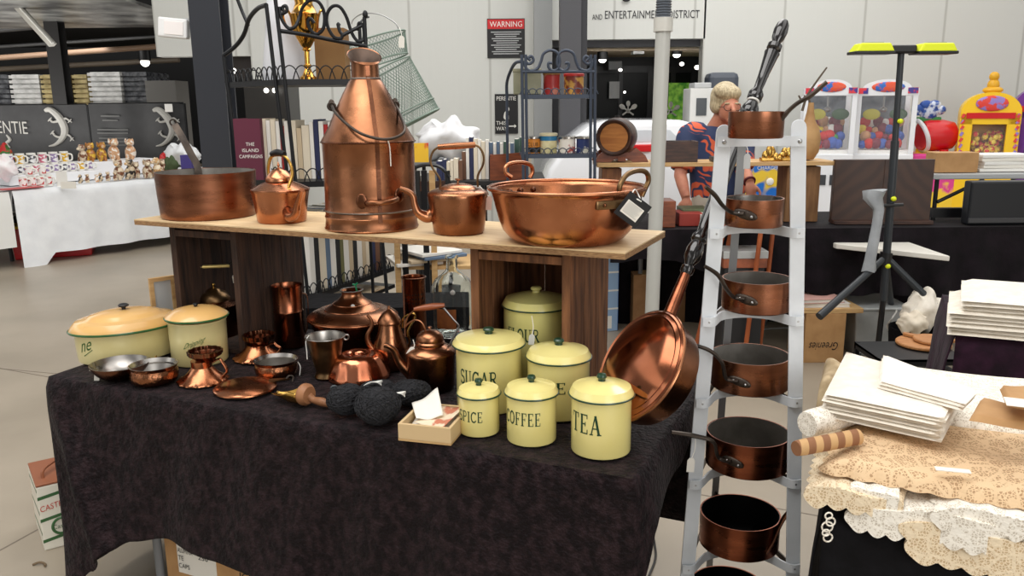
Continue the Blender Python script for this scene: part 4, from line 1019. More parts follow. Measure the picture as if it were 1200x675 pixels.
def slab(name, label, c4, z0, th, m, group=None, wav=.003, nsc=0, sc=.012, over=None, cat='linen', n=44, seed=0):
    """a folded cloth: c4 = (s,t) of back-left, front-left, front-right, back-right on the linen table"""
    BLc, FLc, FRc, BRc = [Vector(c) for c in c4]; ph = seed*1.7
    def base(a, b):
        p = (FLc*(1-a)+FRc*a)*(1-b)+(BLc*(1-a)+BRc*a)*b
        if nsc:
            wf = max(0, 1-b*8); wl = max(0, 1-a*8); wr = max(0, 1-(1-a)*8)
            L1 = (FRc-FLc).length; L2 = (BLc-FLc).length
            p = p+Vector((0, -1))*sc*wf*abs(math.sin(PI*nsc*a*L1))+Vector((-1, 0))*sc*wl*abs(math.sin(PI*nsc*b*L2))
        return p
    def pt(a, b, top):
        e = max(abs(2*a-1), abs(2*b-1)); pr = (1-e**14)
        p = base(a, b); z = z0+(th*pr if top else 0)+wav*(math.sin(a*9+ph)+math.sin(b*11+a*5+ph))*(.5+.5*pr)*(1 if top else .8)+wav
        q = f2(p.x, p.y, z)
        lim = -.004 if over is None else over
        if p.y < lim:
            d = lim-p.y; q = f2(p.x, lim-.014-(.006+.5*th if top else 0)-.004*math.sin(p.x*40+ph), z-d)
        return q
    mb = MB(); mb.grid(lambda a, b: pt(a, b, True), n, n); mb.grid(lambda a, b: pt(a, b, False), n, n)
    bmesh.ops.remove_doubles(mb.bm, verts=mb.bm.verts, dist=.0004)
    return tag(obj(name, mb, m, None, 60), label, cat, group)
def q4(pts, z): return [st2(x, y, z) for x, y in pts]
# lowest layers, hanging a little over the front edge
slab('lace_cloth', 'cream crochet cloth at the bottom of the pile, hanging lowest at the front right', [(.02, .34), (.17, -.075), (.80, -.07), (.80, .34)], ZT+.004, .014, lace_c, nsc=24, sc=.011, n=130, seed=1)
slab('lace_cloth', 'white crochet cloth with pointed scallops hanging over the middle front edge', [(.05, .33), (.05, -.045), (.36, -.05), (.40, .33)], ZT+.022, .014, lace_w, nsc=30, sc=.011, n=130, seed=2)
slab('lace_cloth', 'off white lace cloth showing its scallops at the left front corner', [(-.02, .34), (-.03, -.03), (.14, -.025), (.2, .34)], ZT+.041, .014, lace_c, nsc=28, sc=.011, n=130, seed=3)
slab('lace_cloth', 'white net edged cloth just below the beige lace at the front right', [(.2, .33), (.2, -.03), (.82, -.02), (.82, .33)], ZT+.041, .014, lace_w, nsc=34, sc=.011, n=130, seed=4)
slab('lace_tablecloth', 'folded beige cotton lace tablecloth with a paper note pinned on top', [(.03, .34), (-.012, .012), (.84, -.008), (.84, .30)], ZT+.062, .038, lace_b, wav=.005, nsc=20, sc=.011, n=130, seed=5, over=-.2)
slab('lace_doily', 'round white crochet doily peeping out at the front below the beige lace', [(.06, .06), (.055, -.055), (.13, -.06), (.14, .06)], ZT+.058, .006, lace_w, nsc=30, sc=.012, seed=9, n=24)
# little hanging crochet end
q = f2(.004, -.022, ZT-.03); mb = MB()
for k in range(5): mb.torus(.007+.002*(k % 3), .0018, q+Vector((.004*math.sin(k*1.7), -.016-.002*k % .004, -.012*k+.03)), 14, 6, M=Matrix.Rotation(PI/2, 3, 'X'))
tag(obj('crochet_edging', mb, lace_w), 'small white crochet edging dangling at the table corner', 'lace')
pc = st2(1116, 555, ZT+.105); p0 = f2(pc[0], pc[1], ZT+.1125)
tag(obj('paper_note', MB().box((0, 0, 0), (.062, .017, .0015)), paper, None, 0, 0, p0, TYAW+.15), 'small white paper note lying on the beige lace', 'note')
# pile at the back
zz = ZT+.004
slab('folded_linen', 'folded white tablecloth at the bottom of the back linen pile', [(.02, .72), (.03, .36), (.86, .36), (.86, .72)], zz, .045, linen, seed=6)
slab('folded_linen', 'folded cream cloth second from the bottom of the back linen pile', [(.0, .70), (.02, .35), (.86, .35), (.86, .70)], zz+.047, .035, lace_w, seed=7)
slab('lace_tablecloth', 'folded white lace tablecloth under the white napkins', [(.03, .68), (.01, .32), (.80, .33), (.80, .66)], zz+.084, .038, lace_w, wav=.005, nsc=22, sc=.011, n=130, seed=8)
zz += .126
nc = q4([(992, 413), (966, 463), (1106, 492), (1128, 452)], zz+.05)
for k in range(8):
    d = Vector((-.004*(k % 3)+.003*k*.2, .003*math.sin(k*2.1)))
    slab('linen_napkin', ['lowest', 'second', 'third', 'fourth', 'fifth', 'sixth', 'seventh', 'topmost'][k]+' folded white napkin in the big stack on the linen table', [Vector(c)+d for c in nc], zz+k*.0072, .0066, linen, 'white napkins in the big stack', .0006, seed=k, cat='napkin', n=18)
zz += 8*.0072+.001
nc = q4([(1032, 416), (1029, 447), (1128, 474), (1143, 459)], zz+.015)
for k in range(3):
    slab('linen_napkin', ['lowest napkin of the small upper stack, plain white', 'middle napkin of the small upper stack, plain white', 'top napkin with red embroidery on the small upper stack'][k], [Vector(c)+Vector((.003*k, .002*k)) for c in nc], zz+k*.0068, .0062, linen if k < 2 else mat('embroidered_linen', (240, 233, 222), .8, 0, (206, 110, 96), 13, 3, contrast=(.66, .70)), 'white napkins in the small stack', .0006, seed=k+3, cat='napkin', n=20)
# kraft packets
for k, (pts, lab, m, z) in enumerate((([(1150, 463), (1136, 487), (1212, 500), (1212, 478)], 'brown kraft paper packet lying at the right of the napkins', kraft, .2), ([(1172, 450), (1180, 470), (1225, 478), (1220, 452)], 'upright brown kraft packet with a printed label behind the flat packet', kraft, .235))):
    c4 = q4(pts, ZT+z)
    slab('kraft_packet', lab, c4, ZT+z-.012, .012, m, wav=.001, seed=k, cat='packet', n=14)
pc = st2(1196, 466, ZT+.25); tag(obj('paper_label', MB().box((0, 0, 0), (.05, .05, .001)), paper, None, 0, 0, f2(pc[0], pc[1], ZT+.2395), TYAW), 'square white label with a drawing on the upright kraft packet', 'label')
# rolls at the left end
for lab, a, b, r, m in (('rolled tan striped cloth sticking out at the left of the linen pile', (944, 497), (972, 492), .017, mat('striped_cloth', (196, 156, 108), .8, 0, (140, 96, 66), 9, 0, kind='wave', contrast=(.45, .55))), ('rolled grey cream lace at the left end above the tan roll', (955, 470), (985, 462), .030, lace_w)):
    pa, pb = atz(*a, ZT+.17), atz(*b, ZT+.17); pa.z = pb.z = ZT+.12; t_ = (pb-pa).normalized()
    tag(obj('cloth_roll', MB().tube([pa-t_*.02, pa, pb, pb+t_*.08], [r*.9, r, r, r], 20, 3), m), lab, 'cloth roll')
pa = f2(-.035, .40, 0)
slab('folded_linen', 'grey cream folded cloth hanging out at the left end of the pile', [(-.05, .66), (-.05, .40), (.04, .40), (.04, .66)], ZT+.05, .075, mat('hessian', (206, 184, 148), .85, 0, (176, 152, 116), 30), wav=.006, seed=3, n=24)

# ================================================================== PLUM TABLE with linens
O3 = atz(1120, 392, ZT)
def f3(s, t, z=ZT): return Vector((O3.x+s*ED.x+t*ND.x, O3.y+s*ED.y+t*ND.y, z))
t3 = empty('trestle_table', 'trestle table hidden under the plum velvet cloth', 'table', f3(0, 0, 0), TYAW)
obj('tabletop', MB().box((.7, .35, .715), (1.38, .66, .035)), white, t3)
for x in (.2, 1.2):
    for y in (.1, .6): obj('leg', MB().tube([(x, y, 0), (x, y, .7)], .014, 8), mgrey, t3)
mb = MB()
mb.grid(lambda a, b: f3(a*1.4, -.014-.02*(1-min(1, b*2))*(1+math.sin(a*30)) if b < .5 else (b-.5)*2*.68, ZT-.66*(1-b*2) if b < .5 else ZT), 60, 40)
mb.grid(lambda a, b: f3(-.014*min(1, b*6)-.05*b-.02*b*math.sin(a*18), -.014*min(1, b*4)+a*.69, ZT-.66*b), 30, 20)
bmesh.ops.remove_doubles(mb.bm, verts=mb.bm.verts, dist=.0006)
o = tag(obj('plum_tablecloth', mb, velvet_p, None, 70), 'plum velvet cloth under the tall white stack of folded tablecloths', 'tablecloth')
md = o.modifiers.new('t', 'SOLIDIFY'); md.thickness = .003; md.offset = -1
_O2 = O2
def f2(s, t, z=ZT): return f3(s, t, z)
for k in range(9):
    d = .006*math.sin(k*2.3)
    slab('folded_tablecloth', ['lowest', 'second lowest', 'third lowest', 'fourth', 'fifth', 'sixth', 'third from top', 'second from top', 'topmost'][k]+' folded white tablecloth in the stack on plum velvet', [(.0+d+.035*(k > 5), .36), (-.03+d+.035*(k > 5), -.03+d), (.62, -.03), (.62, .36)], ZT+.004+k*.0155, .0145, linen, 'white tablecloths stacked on the plum table', .0012, seed=k, over=-.3, cat='tablecloth', n=16)

# ================================================================== FLOOR CLUTTER AT THE RIGHT
def heap(name, label, pts, Y, m, cat, seed=0):
    """crumpled cloth: a rumpled dome"""
    cx, cz, w, h = rectY(*pts, Y); rnd = random.Random(seed)
    def fn(p):
        k = 1+.13*math.sin(p.x/w*11+seed)*math.cos(p.z/h*8+seed*2)+.08*math.sin(p.y/w*15+p.z/h*9)+.05*math.sin(p.x/w*31+p.z/h*22); return Vector((p.x*k, p.y*k, p.z*(1+.2*math.sin(p.x/w*16))))
    return tag(obj(name, MB().ball((0, 0, 0), (w/2, w/2.4, h/2), 40, 26, fn=fn), m, None, 80, 0, (cx, Y+w/3, cz)), label, cat)
# storage under the boards
c = atz(1080, 418, .40); bx0 = empty('storage_box', 'low black storage box carrying the round wooden boards', 'box', (c.x, c.y+.12, 0))
mb = MB()
for k in range(5): mb.box((0, 0, .04+.085*k), (.40, .30, .03))
for x in (-.19, .19):
    for y in (-.14, .14): mb.box((x, y, .2), (.02, .02, .395))
mb.box((0, 0, .015), (.4, .3, .02)); mb.box((0, 0, .39), (.4, .3, .012))
obj('slatted_body', mb, black, bx0, 0)
for k, (x, y, r, z, rz, lab) in enumerate(((1082, 404, .125, .399, .2, 'larger round wooden bread board with handle, underneath'), (1092, 400, .085, .417, 2.2, 'smaller round wooden board lying on the larger board'))):
    p = atz(x, y, z); mb = MB().lathe([(0, 0), (r-.004, 0), (r, .004), (r, .012), (r-.004, .016), (0, .016)], 48)
    mb2 = MB().prism([(r*.9, -.018), (r+.05, -.014), (r+.062, 0), (r+.05, .014), (r*.9, .018)], (0, 0, .014), (1, 0, 0), (0, 1, 0), .012)
    o = empty('bread_board', lab, 'bread board', p, rz)
    bm_ = mat('board_wood', (190, 134, 82), .5, 0, (164, 108, 62), 12, stretch=(1, 8, 1))
    obj('board_disc', mb, bm_, o); obj('handle', mb2, bm_, o, 0)
heap('crumpled_cloth', 'crumpled white cloth heaped beside the plum table', (1066, 343, 1112, 392), 4.5, linen, 'cloth', 2)
heap('crumpled_cloth', 'smaller crumpled cream cloth lower in front of the white heap', (1058, 368, 1092, 394), 4.4, mat('cream_linen', (226, 214, 194), .8), 'cloth', 5)
sp = aty(1086, 390, 4.5)
tag(obj('fabric_bin', MB().lathe([(0, 0), (.13, 0), (.15, sp.z), (.14, sp.z), (.12, .02), (0, .02)], 32), black_cloth, None, 40, 0, (sp.x, 4.62, 0)), 'dark bin under the crumpled white cloths', 'bin')
# cardboard box with its lettering upside down
def cardbox(label, px0, px1, pyb, pyt, m, dep=.3, rz=0, z=0, name='cardboard_box', flap=True):
    c = atz((px0+px1)/2, pyb, z); Y = c.y; cx, cz, w, h = rectY(px0, pyt, px1, pyb, Y)
    o = empty(name, label, 'box', (cx, Y, z), rz)
    h = cz+h/2-z
    obj('carton', MB().box((0, dep/2, h/2), (w, dep, h)), m, o, 0, .003)
    obj('packing_tape', MB().box((0, dep/2, h+.0006), (.05, dep, .0012)), mat('tape', (200, 168, 120), .3), o, 0)
    return o, w, h, Y
o, w, h, Y = cardbox('small cardboard box with upside down script under the books and planks', 943, 990, 425, 367, kraft)
mb = MB(); put_text(mb, 'Greenies', (w*.36, 0, h*.36), (-1, 0, 0), (0, 0, -1), w*.72, .05, -.0015, .2)
mb = MB(); vs_, fs_, _ = text_geo('Greenies'); mb.polys(vs_, fs_, lambda p: Vector((w*.36-p.x*w*.72-p.y*.012, -.0015, h*.42-p.y*.05)))
obj('lettering', mb, black, o, 0)
zb = h+.0015
pl = rectY(936, 366, 1010, 366, Y)
tag(obj('wooden_plank', MB().box((0, .14, .014), (.40, .28, .028)), wood_lt, None, 0, .002, (pl[0], Y, zb)), 'pale wooden plank laid across the small cardboard box', 'plank')
for k, (dx, wd, m, lab) in enumerate(((-.02, .30, mat('white_book', (226, 220, 214), .5), 'white covered book lying on the plank'), (-.03, .26, mat('pink_book', (206, 160, 150), .5), 'pink covered book on top of the white book'))):
    o = empty('book', lab, 'book', (pl[0]+dx, Y+.03, zb+.0285+k*.027), .1*k)
    obj('pages', MB().box((0, .1, .0125), (wd-.008, .19, .018)), paper, o, 0)
    obj('cover', MB().box((0, .1, .0015), (wd, .2, .003)).box((0, .1, .0235), (wd, .2, .003)).box((-wd/2+.0015, .1, .0125), (.003, .2, .019)), m, o, 0)
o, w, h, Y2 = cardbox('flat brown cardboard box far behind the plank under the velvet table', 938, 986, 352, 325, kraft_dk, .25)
# clear plastic tub
c = atz(1030, 418, 0)
o = empty('plastic_tub', 'clear plastic storage tub on the floor under the tripod lamp', 'tub', c, 0)
pl_m = mat('clear_plastic', (206, 208, 206), .25, 0, (180, 182, 180), 4, alpha=.75)
mb = MB().hexa([Vector(p) for p in ((-.14, .02, 0), (.14, .02, 0), (.14, .38, 0), (-.14, .38, 0), (-.17, 0, .3), (.17, 0, .3), (.17, .4, .3), (-.17, .4, .3))])
obj('body', mb, pl_m, o, 0, .008); obj('lid', MB().box((0, .2, .308), (.36, .42, .015)), mat('tub_lid', (196, 200, 200), .3), o, 0, .004)
# ================================================================== SETTING
O2 = _O2
fl = mat('concrete_floor', (168, 156, 139), .34, 0, (146, 135, 119), 1.3, 8, contrast=(.3, .7), bump=.03, bscale=8)
struct('floor', MB().box((2, 16, -.05), (60, 50, .1)), fl, smooth=0)
jm = mat('floor_joint', (118, 108, 96), .7)
def joint(i, a, b):
    p, q = atz(*a, .0), atz(*b, .0); d = (q-p).normalized(); p -= d*6; q += d*14
    p.z = q.z = .0003; struct('trim_%d' % i, MB().strip([p, q], .008, .0006, (-d.y, d.x, 0)), jm, smooth=0)
joint(1, (0, 432), (56, 437)); joint(2, (0, 645), (60, 612)); joint(3, (745, 566), (1000, 612))
YB = 10.2
wall_m = mat('white_wall_panel', (180, 180, 174), .55, 0, (209, 210, 205), .33, 0, kind='wave', contrast=(.0, .004), bump=.25, bscale=11, bstretch=(1, 0, 0))
def wallbox(name, x0, x1, ytop, ybot, Y=YB, dep=.2, m=wall_m, full=False):
    a, b = aty(x0, 150, Y).x, aty(x1, 150, Y).x; zt = aty((x0+x1)/2, ytop, Y).z; zb = 0 if full else aty((x0+x1)/2, ybot, Y).z
    o = struct(name, MB().box(((b-a)/2, dep/2, (zt-zb)/2), (b-a, dep, zt-zb)), m, smooth=0); o.location = (a, Y, zb); return o
wallbox('wall_back_left', 300, 626, -60, 0, full=True)
wallbox('wall_back_above_door', 626, 822, -60, 46)
wallbox('wall_back_right', 820, 1330, -60, 0, full=True)
wallbox('wall_back_upper', 192, 300, -60, 66, Y=YB+.05)
# dark soffit edge beneath the fascia and door recess
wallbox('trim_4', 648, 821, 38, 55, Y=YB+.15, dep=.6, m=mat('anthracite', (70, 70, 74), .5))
zr_ = aty(740, 70, YB).z
YD = YB+2.2
a, b = aty(620, 100, YD).x, aty(840, 100, YD).x
struct('ceiling_recess', MB().box(((a+b)/2, YB+1.5, aty(740, 57, YB+.4).z+.025), (b-a+1.2, 2.4, .05)), mat('recess_ceiling', (214, 194, 168), .6), smooth=0)
struct('wall_recess_left', MB().box((aty(688, 100, YB).x-.35, YB+1.4, 2), (.1, 2.2, 5)), mat('charcoal', (46, 46, 50), .5), smooth=0)
struct('wall_recess_right', MB().box((aty(822, 100, YD).x+.06, YB+1.4, 2), (.1, 2.2, 5)), lgrey, smooth=0)
# glazed doors in the recess
def door(name, x0, x1, yt, Y, panes):
    xa, xb = aty(x0, 150, Y).x, aty(x1, 150, Y).x; zt = aty((x0+x1)/2, yt, Y).z
    o = bpy.data.objects.new(name, None); COL.objects.link(o); o.location = (xa, Y, 0); o['kind'] = 'structure'; w = xb-xa
    fr = mat('door_frame', (22, 22, 24), .4)
    for x in (.03, w/2, w-.03): q = obj('door_frame', MB().box((x, 0, zt/2), (.06, .06, zt)), fr, o, 0); q['kind'] = 'structure'
    for z in (.05, zt-.04): q = obj('door_frame', MB().box((w/2, 0, z), (w, .055, .09)), fr, o, 0); q['kind'] = 'structure'
    q = obj('door_glass', MB().box((w/2, .0, zt/2), (w-.1, .012, zt-.15)), mat('smoked_glass', (20, 22, 22), .3, 0, spec=.12), o, 0); q['kind'] = 'structure'
    return o, w, zt
door('door_1', 690, 762, 78, YD, 2); door('door_2', 762, 812, 78, YD, 2)
struct('wall_recess_back', MB().box(((a+b)/2, YD+.15, 2.2), (b-a+2, .2, 5)), mat('recess_black', (24, 24, 26), .5), smooth=0)
bx = rectY(783, 98, 807, 140, YD-.08)
leafm = mat('garden_green', (60, 130, 40), .6, 0, (150, 200, 80), 14, 6, emit=0)
leafm.node_tree.nodes['Principled BSDF'].inputs['Emission Strength'].default_value = .35
leafm.node_tree.links.new(leafm.node_tree.nodes['Color Ramp'].outputs['Color'], leafm.node_tree.nodes['Principled BSDF'].inputs['Emission Color'])
tag(obj('window_1', MB().box((bx[0], YD-.09, bx[1]), (bx[2], .03, bx[3])), leafm, None, 0), 'sunlit green garden seen through the glass of the door recess', 'window')['kind'] = 'structure'
# crossed spoon decals
dm = white
for k, (x, y) in enumerate(((736, 130), (786, 131))):
    p = aty(x, y, YD-.12); o = tag(bpy.data.objects.new('cutlery_emblem', None), ['white emblem of crossed spoons on the left door glass', 'white emblem of crossed spoons on the right door glass'][k], 'emblem'); COL.objects.link(o); o.location = p
    for a_ in (-55, 0, 55):
        R_ = Matrix.Rotation(math.radians(a_), 3, 'Y'); mb = MB()
        mb.strip([R_ @ Vector((0, 0, -.10)), R_ @ Vector((0, 0, .09))], .024, .004, R_ @ Vector((1, 0, 0)))
        mb.ball(R_ @ Vector((0, 0, .105)), (.034, .006, .048), 14, 8, R_)
        if a_ == 0: mb = MB().ball((0, 0, .105), (.03, .006, .042), 14, 8).strip([(0, 0, .09), (0, 0, -.03)], .018, .004, (1, 0, 0))
        obj('spoon', mb, dm, o, 0)
# recess lights
lampm = mat('lamp_glow', (255, 250, 240), .5, emit=6)
for k, (x, y, r) in enumerate(((706, 70, .05), (793, 64, .05), (799, 75, .03), (817, 79, .035), (727, 82, .025), (732, 108, .018))):
    p = aty(x, y, YB+1.0); o = empty('spot_light', ['black ceiling spot over the left of the door recess', 'black ceiling spot right of the pole in the recess', 'small bright spot lower right of the recess spot', 'bright round spot at the right edge of the recess', 'tiny bright spot left of centre in the recess', 'tiny spot light low in the dark recess'][k], 'light', p)
    if r > .04: obj('housing', MB().lathe([(0, .13), (.07, .13), (.07, 0), (.055, 0), (.055, .01), (0, .01)], 20), black, o)
    obj('lamp', MB().ball((0, 0, 0), (r, r, r*.8), 14, 8), lampm, o)
boxpx('ceiling_vent', 742, 57, 755, 63, YB+.9, .2, lgrey, 'pale rectangular vent under the recess ceiling', 'vent')
o_ = rectY(712, 72, 728, 82, YD-.4); tag(obj('wall_speaker', MB().box((o_[0], YD-.4, o_[1]), (o_[2], .2, o_[3])), mgrey, None, 0, .01), 'small grey unit mounted high inside the dark recess', 'speaker')
boxpx('menu_screen', 714, 96, 726, 115, YD-.15, .05, lgrey, 'pale poster behind the recess glass', 'poster')  # plain light grey panel
# grey columns and white side pieces
def column(name, x0, x1, Y, m, top=5.5, label=None, dep=None):
    xa, xb = aty(x0, 150, Y).x, aty(x1, 150, Y).x; w = xb-xa
    o = bpy.data.objects.new(name, None); COL.objects.link(o); o['kind'] = 'structure'; o.location = (xa, Y, 0)
    d = dep or w
    for y in (.006, d-.006): q = obj('column_flange', MB().box((w/2, y, top/2), (w, .012, top)), m, o, 0); q['kind'] = 'structure'
    q = obj('column_web', MB().box((w/2, d/2, top/2), (.012 if not dep else w, d-.02, top)), m, o, 0); q['kind'] = 'structure'
    return o
darkst = mat('painted_steel', (58, 60, 66), .35, .2)
column('column_left', 233, 268, 4.9, darkst)
column('column_centre', 656, 680, YB-1.2, mat('charcoal_column', (74, 74, 78), .5), dep=.25)
column('column_centre_dark', 680, 687, YB-1.15, mat('charcoal', (46, 46, 50), .5), dep=.2)
column('column_grey', 626, 647, YB-.35, mat('grey_column', (150, 152, 152), .5), dep=.2)
column('column_far_left', 66, 82, 12.0, mat('near_black', (34, 33, 33), .5))
# fascia lettering
fas = aty(740, 20, YB-.012)
fl_o = empty('fascia_lettering', 'black lettering AND ENTERTAINMENT DISTRICT on the white fascia', 'lettering', fas); lbk = mat('letter_black', (40, 40, 44), .5)
for wd_, x0, y0, x1, y1, hh_, dzz in (('T', 655, 22, 660, 22, 6, 0), ('AND', 694, 22, 706, 21, 6, -.01), ('ENTERTAINMENT DISTRICT', 709, 22, 820, 17, 9, 0)):
    p0, p1 = aty(x0, y0, YB-.012), aty(x1, y1, YB-.012); k = proj(p0)[2]/F
    mb = MB(); put_text(mb, wd_, Vector((p0.x, YB-.004, p0.z+dzz))-fas, (1, 0, 0), (0, 0, 1), p1.x-p0.x, hh_*k); obj('word', mb, lbk, fl_o, 0)
p = aty(734, -1, YB-.03); tag(obj('fascia_emblem', MB().ball((0, 0, 0), (.05, .012, .03), 16, 8), mat('letter_black', (40, 40, 44)), None, 40, 0, p), 'small black drop shaped emblem above the fascia lettering', 'emblem')
# signs
def sign(label, x0, y0, x1, y1, Y, m, th=.006):
    cx, cz, w, h = rectY(x0, y0, x1, y1, Y); o = empty('wall_sign', label, 'sign', (cx, Y, cz))
    obj('plate', MB().box((0, 0, 0), (w, th, h)), m, o, 0); return o, w, h, -th/2
o, w, h, fy = sign('black warning sign with red header on the white wall', 571, 23, 615, 67, YB-.01, black)
obj('red_header', MB().box((0, fy-.001, h*.36), (w*.97, .002, h*.24)), red, o, 0)
mb = MB(); put_text(mb, 'WARNING', (-w*.43, fy-.002, h*.29), (1, 0, 0), (0, 0, 1), w*.86, h*.14, .0012); obj('lettering', mb, white, o, 0)
mb = MB()
for i in range(11):
    ww = w*(.8-.12*(i % 3)); z = h*(.16-.055*i)
    mb.box((w*.02*(i % 2), fy-.001, z), (ww, .0015, h*.022))
obj('fine_print', mb, lgrey, o, 0)
o, w, h, fy = sign('black direction sign THIS WAY with an arrow low on the white wall', 580, 111, 607, 156, YB-.02, black)
mb = MB(); put_text(mb, 'PERENTIE', (-w*.42, fy, h*.34), (1, 0, 0), (0, 0, 1), w*.84, h*.10)
put_text(mb, 'THIS', (-w*.45, fy, -h*.28), (1, 0, 0), (0, 0, 1), w*.44, h*.10); put_text(mb, 'WAY', (-w*.45, fy, -h*.42), (1, 0, 0), (0, 0, 1), w*.48, h*.10)
obj('lettering', mb, white, o, 0)
mb = MB().strip([(w*.1, fy-.002, -h*.31), (w*.38, fy-.002, -h*.31)], h*.03, .002, (0, 0, 1)); mb.prism([(0, -.05*h), (.09*w, 0), (0, .05*h)], (w*.34, fy-.001, -h*.31), (1, 0, 0), (0, 0, 1), .002)
obj('arrow', mb, white, o, 0)
mb = MB().tube([(0, fy-.003, h*.2), (w*.1, fy-.003, h*.12), (-w*.04, fy-.003, h*.02), (-w*.08, fy-.003, -h*.1), (w*.06, fy-.003, -h*.14), (w*.08, fy-.003, -h*.04)], [.006, .01, .014, .012, .008, .004], 8, 5); obj('lizard_emblem', mb, white, o)
# ================================================================== FAR LEFT: warehouse bay
YF = 24
darkm = mat('warehouse_dark', (22, 22, 23), .7)
struct('wall_far_left', MB().box((-12, YF, 3), (40, .3, 9)), darkm, smooth=0)
foil = mat('roof_foil', (90, 90, 90), .35, .6, (176, 176, 172), 2.4, 8, bump=.5, bscale=7)
za = aty(100, 20, 13).z
struct('ceiling_bay', MB().hexa([Vector(p) for p in ((-20, 13, za), (aty(197, 20, 13).x, 13, za), (-5.2, 22, za+.2), (-24, 22, za+.2), (-20, 13, za+.05), (aty(197, 20, 13).x, 13, za+.05), (-5.2, 22, za+.25), (-24, 22, za+.25))]), darkm, smooth=0)
f0 = [aty(-30, 22, 11.6), aty(194, 12, 11.6)]; zf = f0[0].z
struct('ceiling_foil', MB().hexa([Vector(p) for p in ((f0[0].x, 9.4, zf), (f0[1].x+.3, 9.4, zf), (f0[1].x, 13, zf), (f0[0].x-1, 13, zf), (f0[0].x, 9.4, zf+.04), (f0[1].x+.3, 9.4, zf+.04), (f0[1].x, 13, zf+.04), (f0[0].x-1, 13, zf+.04))]), foil, smooth=0)
pipe_m = mat('dusty_pipe', (124, 112, 98), .5); grm = mat('grey_steel', (92, 92, 92), .5, .3)
for i, (x0, y0, x1, y1, Y, r, m, lab) in enumerate(((-20, 69, 205, 53, 14, .045, mat('rusty_pipe', (150, 122, 100), .5), 'brown dusty pipe running across the dark bay'), (-20, 82, 210, 70, 16, .05, pipe_m, 'lowest grey pipe across the dark bay'), (-20, 36, 200, 17, 13.4, .05, grm, 'upper grey rail under the roof foil'), (-20, 30, 200, 12, 13.6, .07, mat('dark_steel', (52, 52, 52), .5), 'dark steel purlin along the edge of the roof foil'), (-20, 56, 198, 42, 15, .03, grm, 'thin grey conduit above the brown pipe'))):
    tag(obj('overhead_pipe', MB().tube([aty(x0, y0, Y), aty(x1, y1, Y)], r, 10, 1), m), lab, 'pipe')
o = empty('fluorescent_light', 'slanting fluorescent batten light under the roof foil', 'light', aty(40, 30, 10.5))
p, q = aty(14, 0, 10.5), aty(62, 53, 10.5); c = Vector(o.location)
obj('batten', MB().strip([p-c, q-c], .10, .05, (0, 1, .3)), mat('batten_white', (216, 214, 206), .4), o, 0)
obj('tube', MB().tube([p-c+Vector((.03, -.05, .02)), q-c+Vector((.03, -.05, .02))], .02, 10, 1), mat('tube_glass', (236, 236, 230), .3), o)
p = aty(170, 73, 15); o = empty('spot_light', 'bright ceiling spot in the dark bay left of the steel column', 'light', p)
obj('housing', MB().lathe([(0, .2), (.1, .2), (.1, .03), (.05, .02), (0, .02)], 16), black, o); obj('lamp', MB().ball((0, 0, 0), .075, 14, 8), lampm, o)
# emergency light on the column
p = aty(204, 33, 5.0); o = empty('emergency_light', 'white box shaped emergency light bracketed to the steel column', 'light', p)
obj('body', MB().box((0, 0, 0), (.17, .06, .11), Matrix.Rotation(.10, 3, 'Y')), mat('light_body', (240, 240, 240), .4), o, 0, .01)
obj('lens', MB().box((.01, -.032, -.002), (.11, .006, .075), Matrix.Rotation(.10, 3, 'Y')), mat('lens', (250, 244, 242), .2), o, 0, .002)
obj('bracket', MB().box((.09, .01, .045), (.07, .02, .02)), lgrey, o, 0)
# stacks of wrapped trays on pallets
def traystack(label, x0, x1, yt, Y, m, dep=1.0, n=12):
    cx, cz, w, h = rectY(x0, yt, x1, 124, Y); top = cz+h/2
    o = empty('tray_stack', label, 'stack', (cx, Y, 0)); mb = MB(); z0 = .15; hh = (top-z0)/(n*2)
    for k in range(n*2):
        mb.box((0, dep/2, z0+hh*(k+.5)), (w, dep, hh*.66)).box((0, dep/2, z0+hh*(k+.5)), (w*.9, dep*.9, hh))
    a_ = obj('tray_layers', mb, m, o, 0)
    mb = MB()
    for x in (-w*.4, 0, w*.4): mb.box((x, dep/2, .06), (.1, dep, .1))
    mb.box((0, dep/2, .13), (w, dep, .03)); obj('pallet', mb, wood_md, o, 0)
wrapm = mat('wrapped_white_trays', (196, 196, 194), .25, 0, (240, 240, 238), 6, 6)
wrapd = mat('wrapped_dark_trays', (50, 52, 58), .25, 0, (120, 122, 126), 9, 6)
traystack('wrapped dark tray stack at the far left edge', -20, 11, 88, 15, wrapd)
traystack('shrink wrapped white tray stack left of the black post', 12, 47, 88, 15, wrapm)
traystack('yellowish tray stack just left of the black post', 49, 74, 88, 15, mat('wrapped_yellow_trays', (150, 132, 84), .4, 0, (214, 196, 140), 6))
traystack('yellowish tray stack just right of the black post', 86, 103, 88, 15.2, mat('wrapped_yellow_trays', (150, 132, 84)))
traystack('shrink wrapped grey tray stack right of the yellow one', 104, 142, 85, 15, wrapm)
traystack('dark blue grey tray stack furthest right', 143, 173, 85, 15.1, wrapd)
boxpx('metal_cabinet', 176, 97, 211, 222, 15, .6, mat('cabinet_grey', (120, 118, 114), .5), 'low grey cabinet right of the tray stacks behind the banner', 'cabinet')
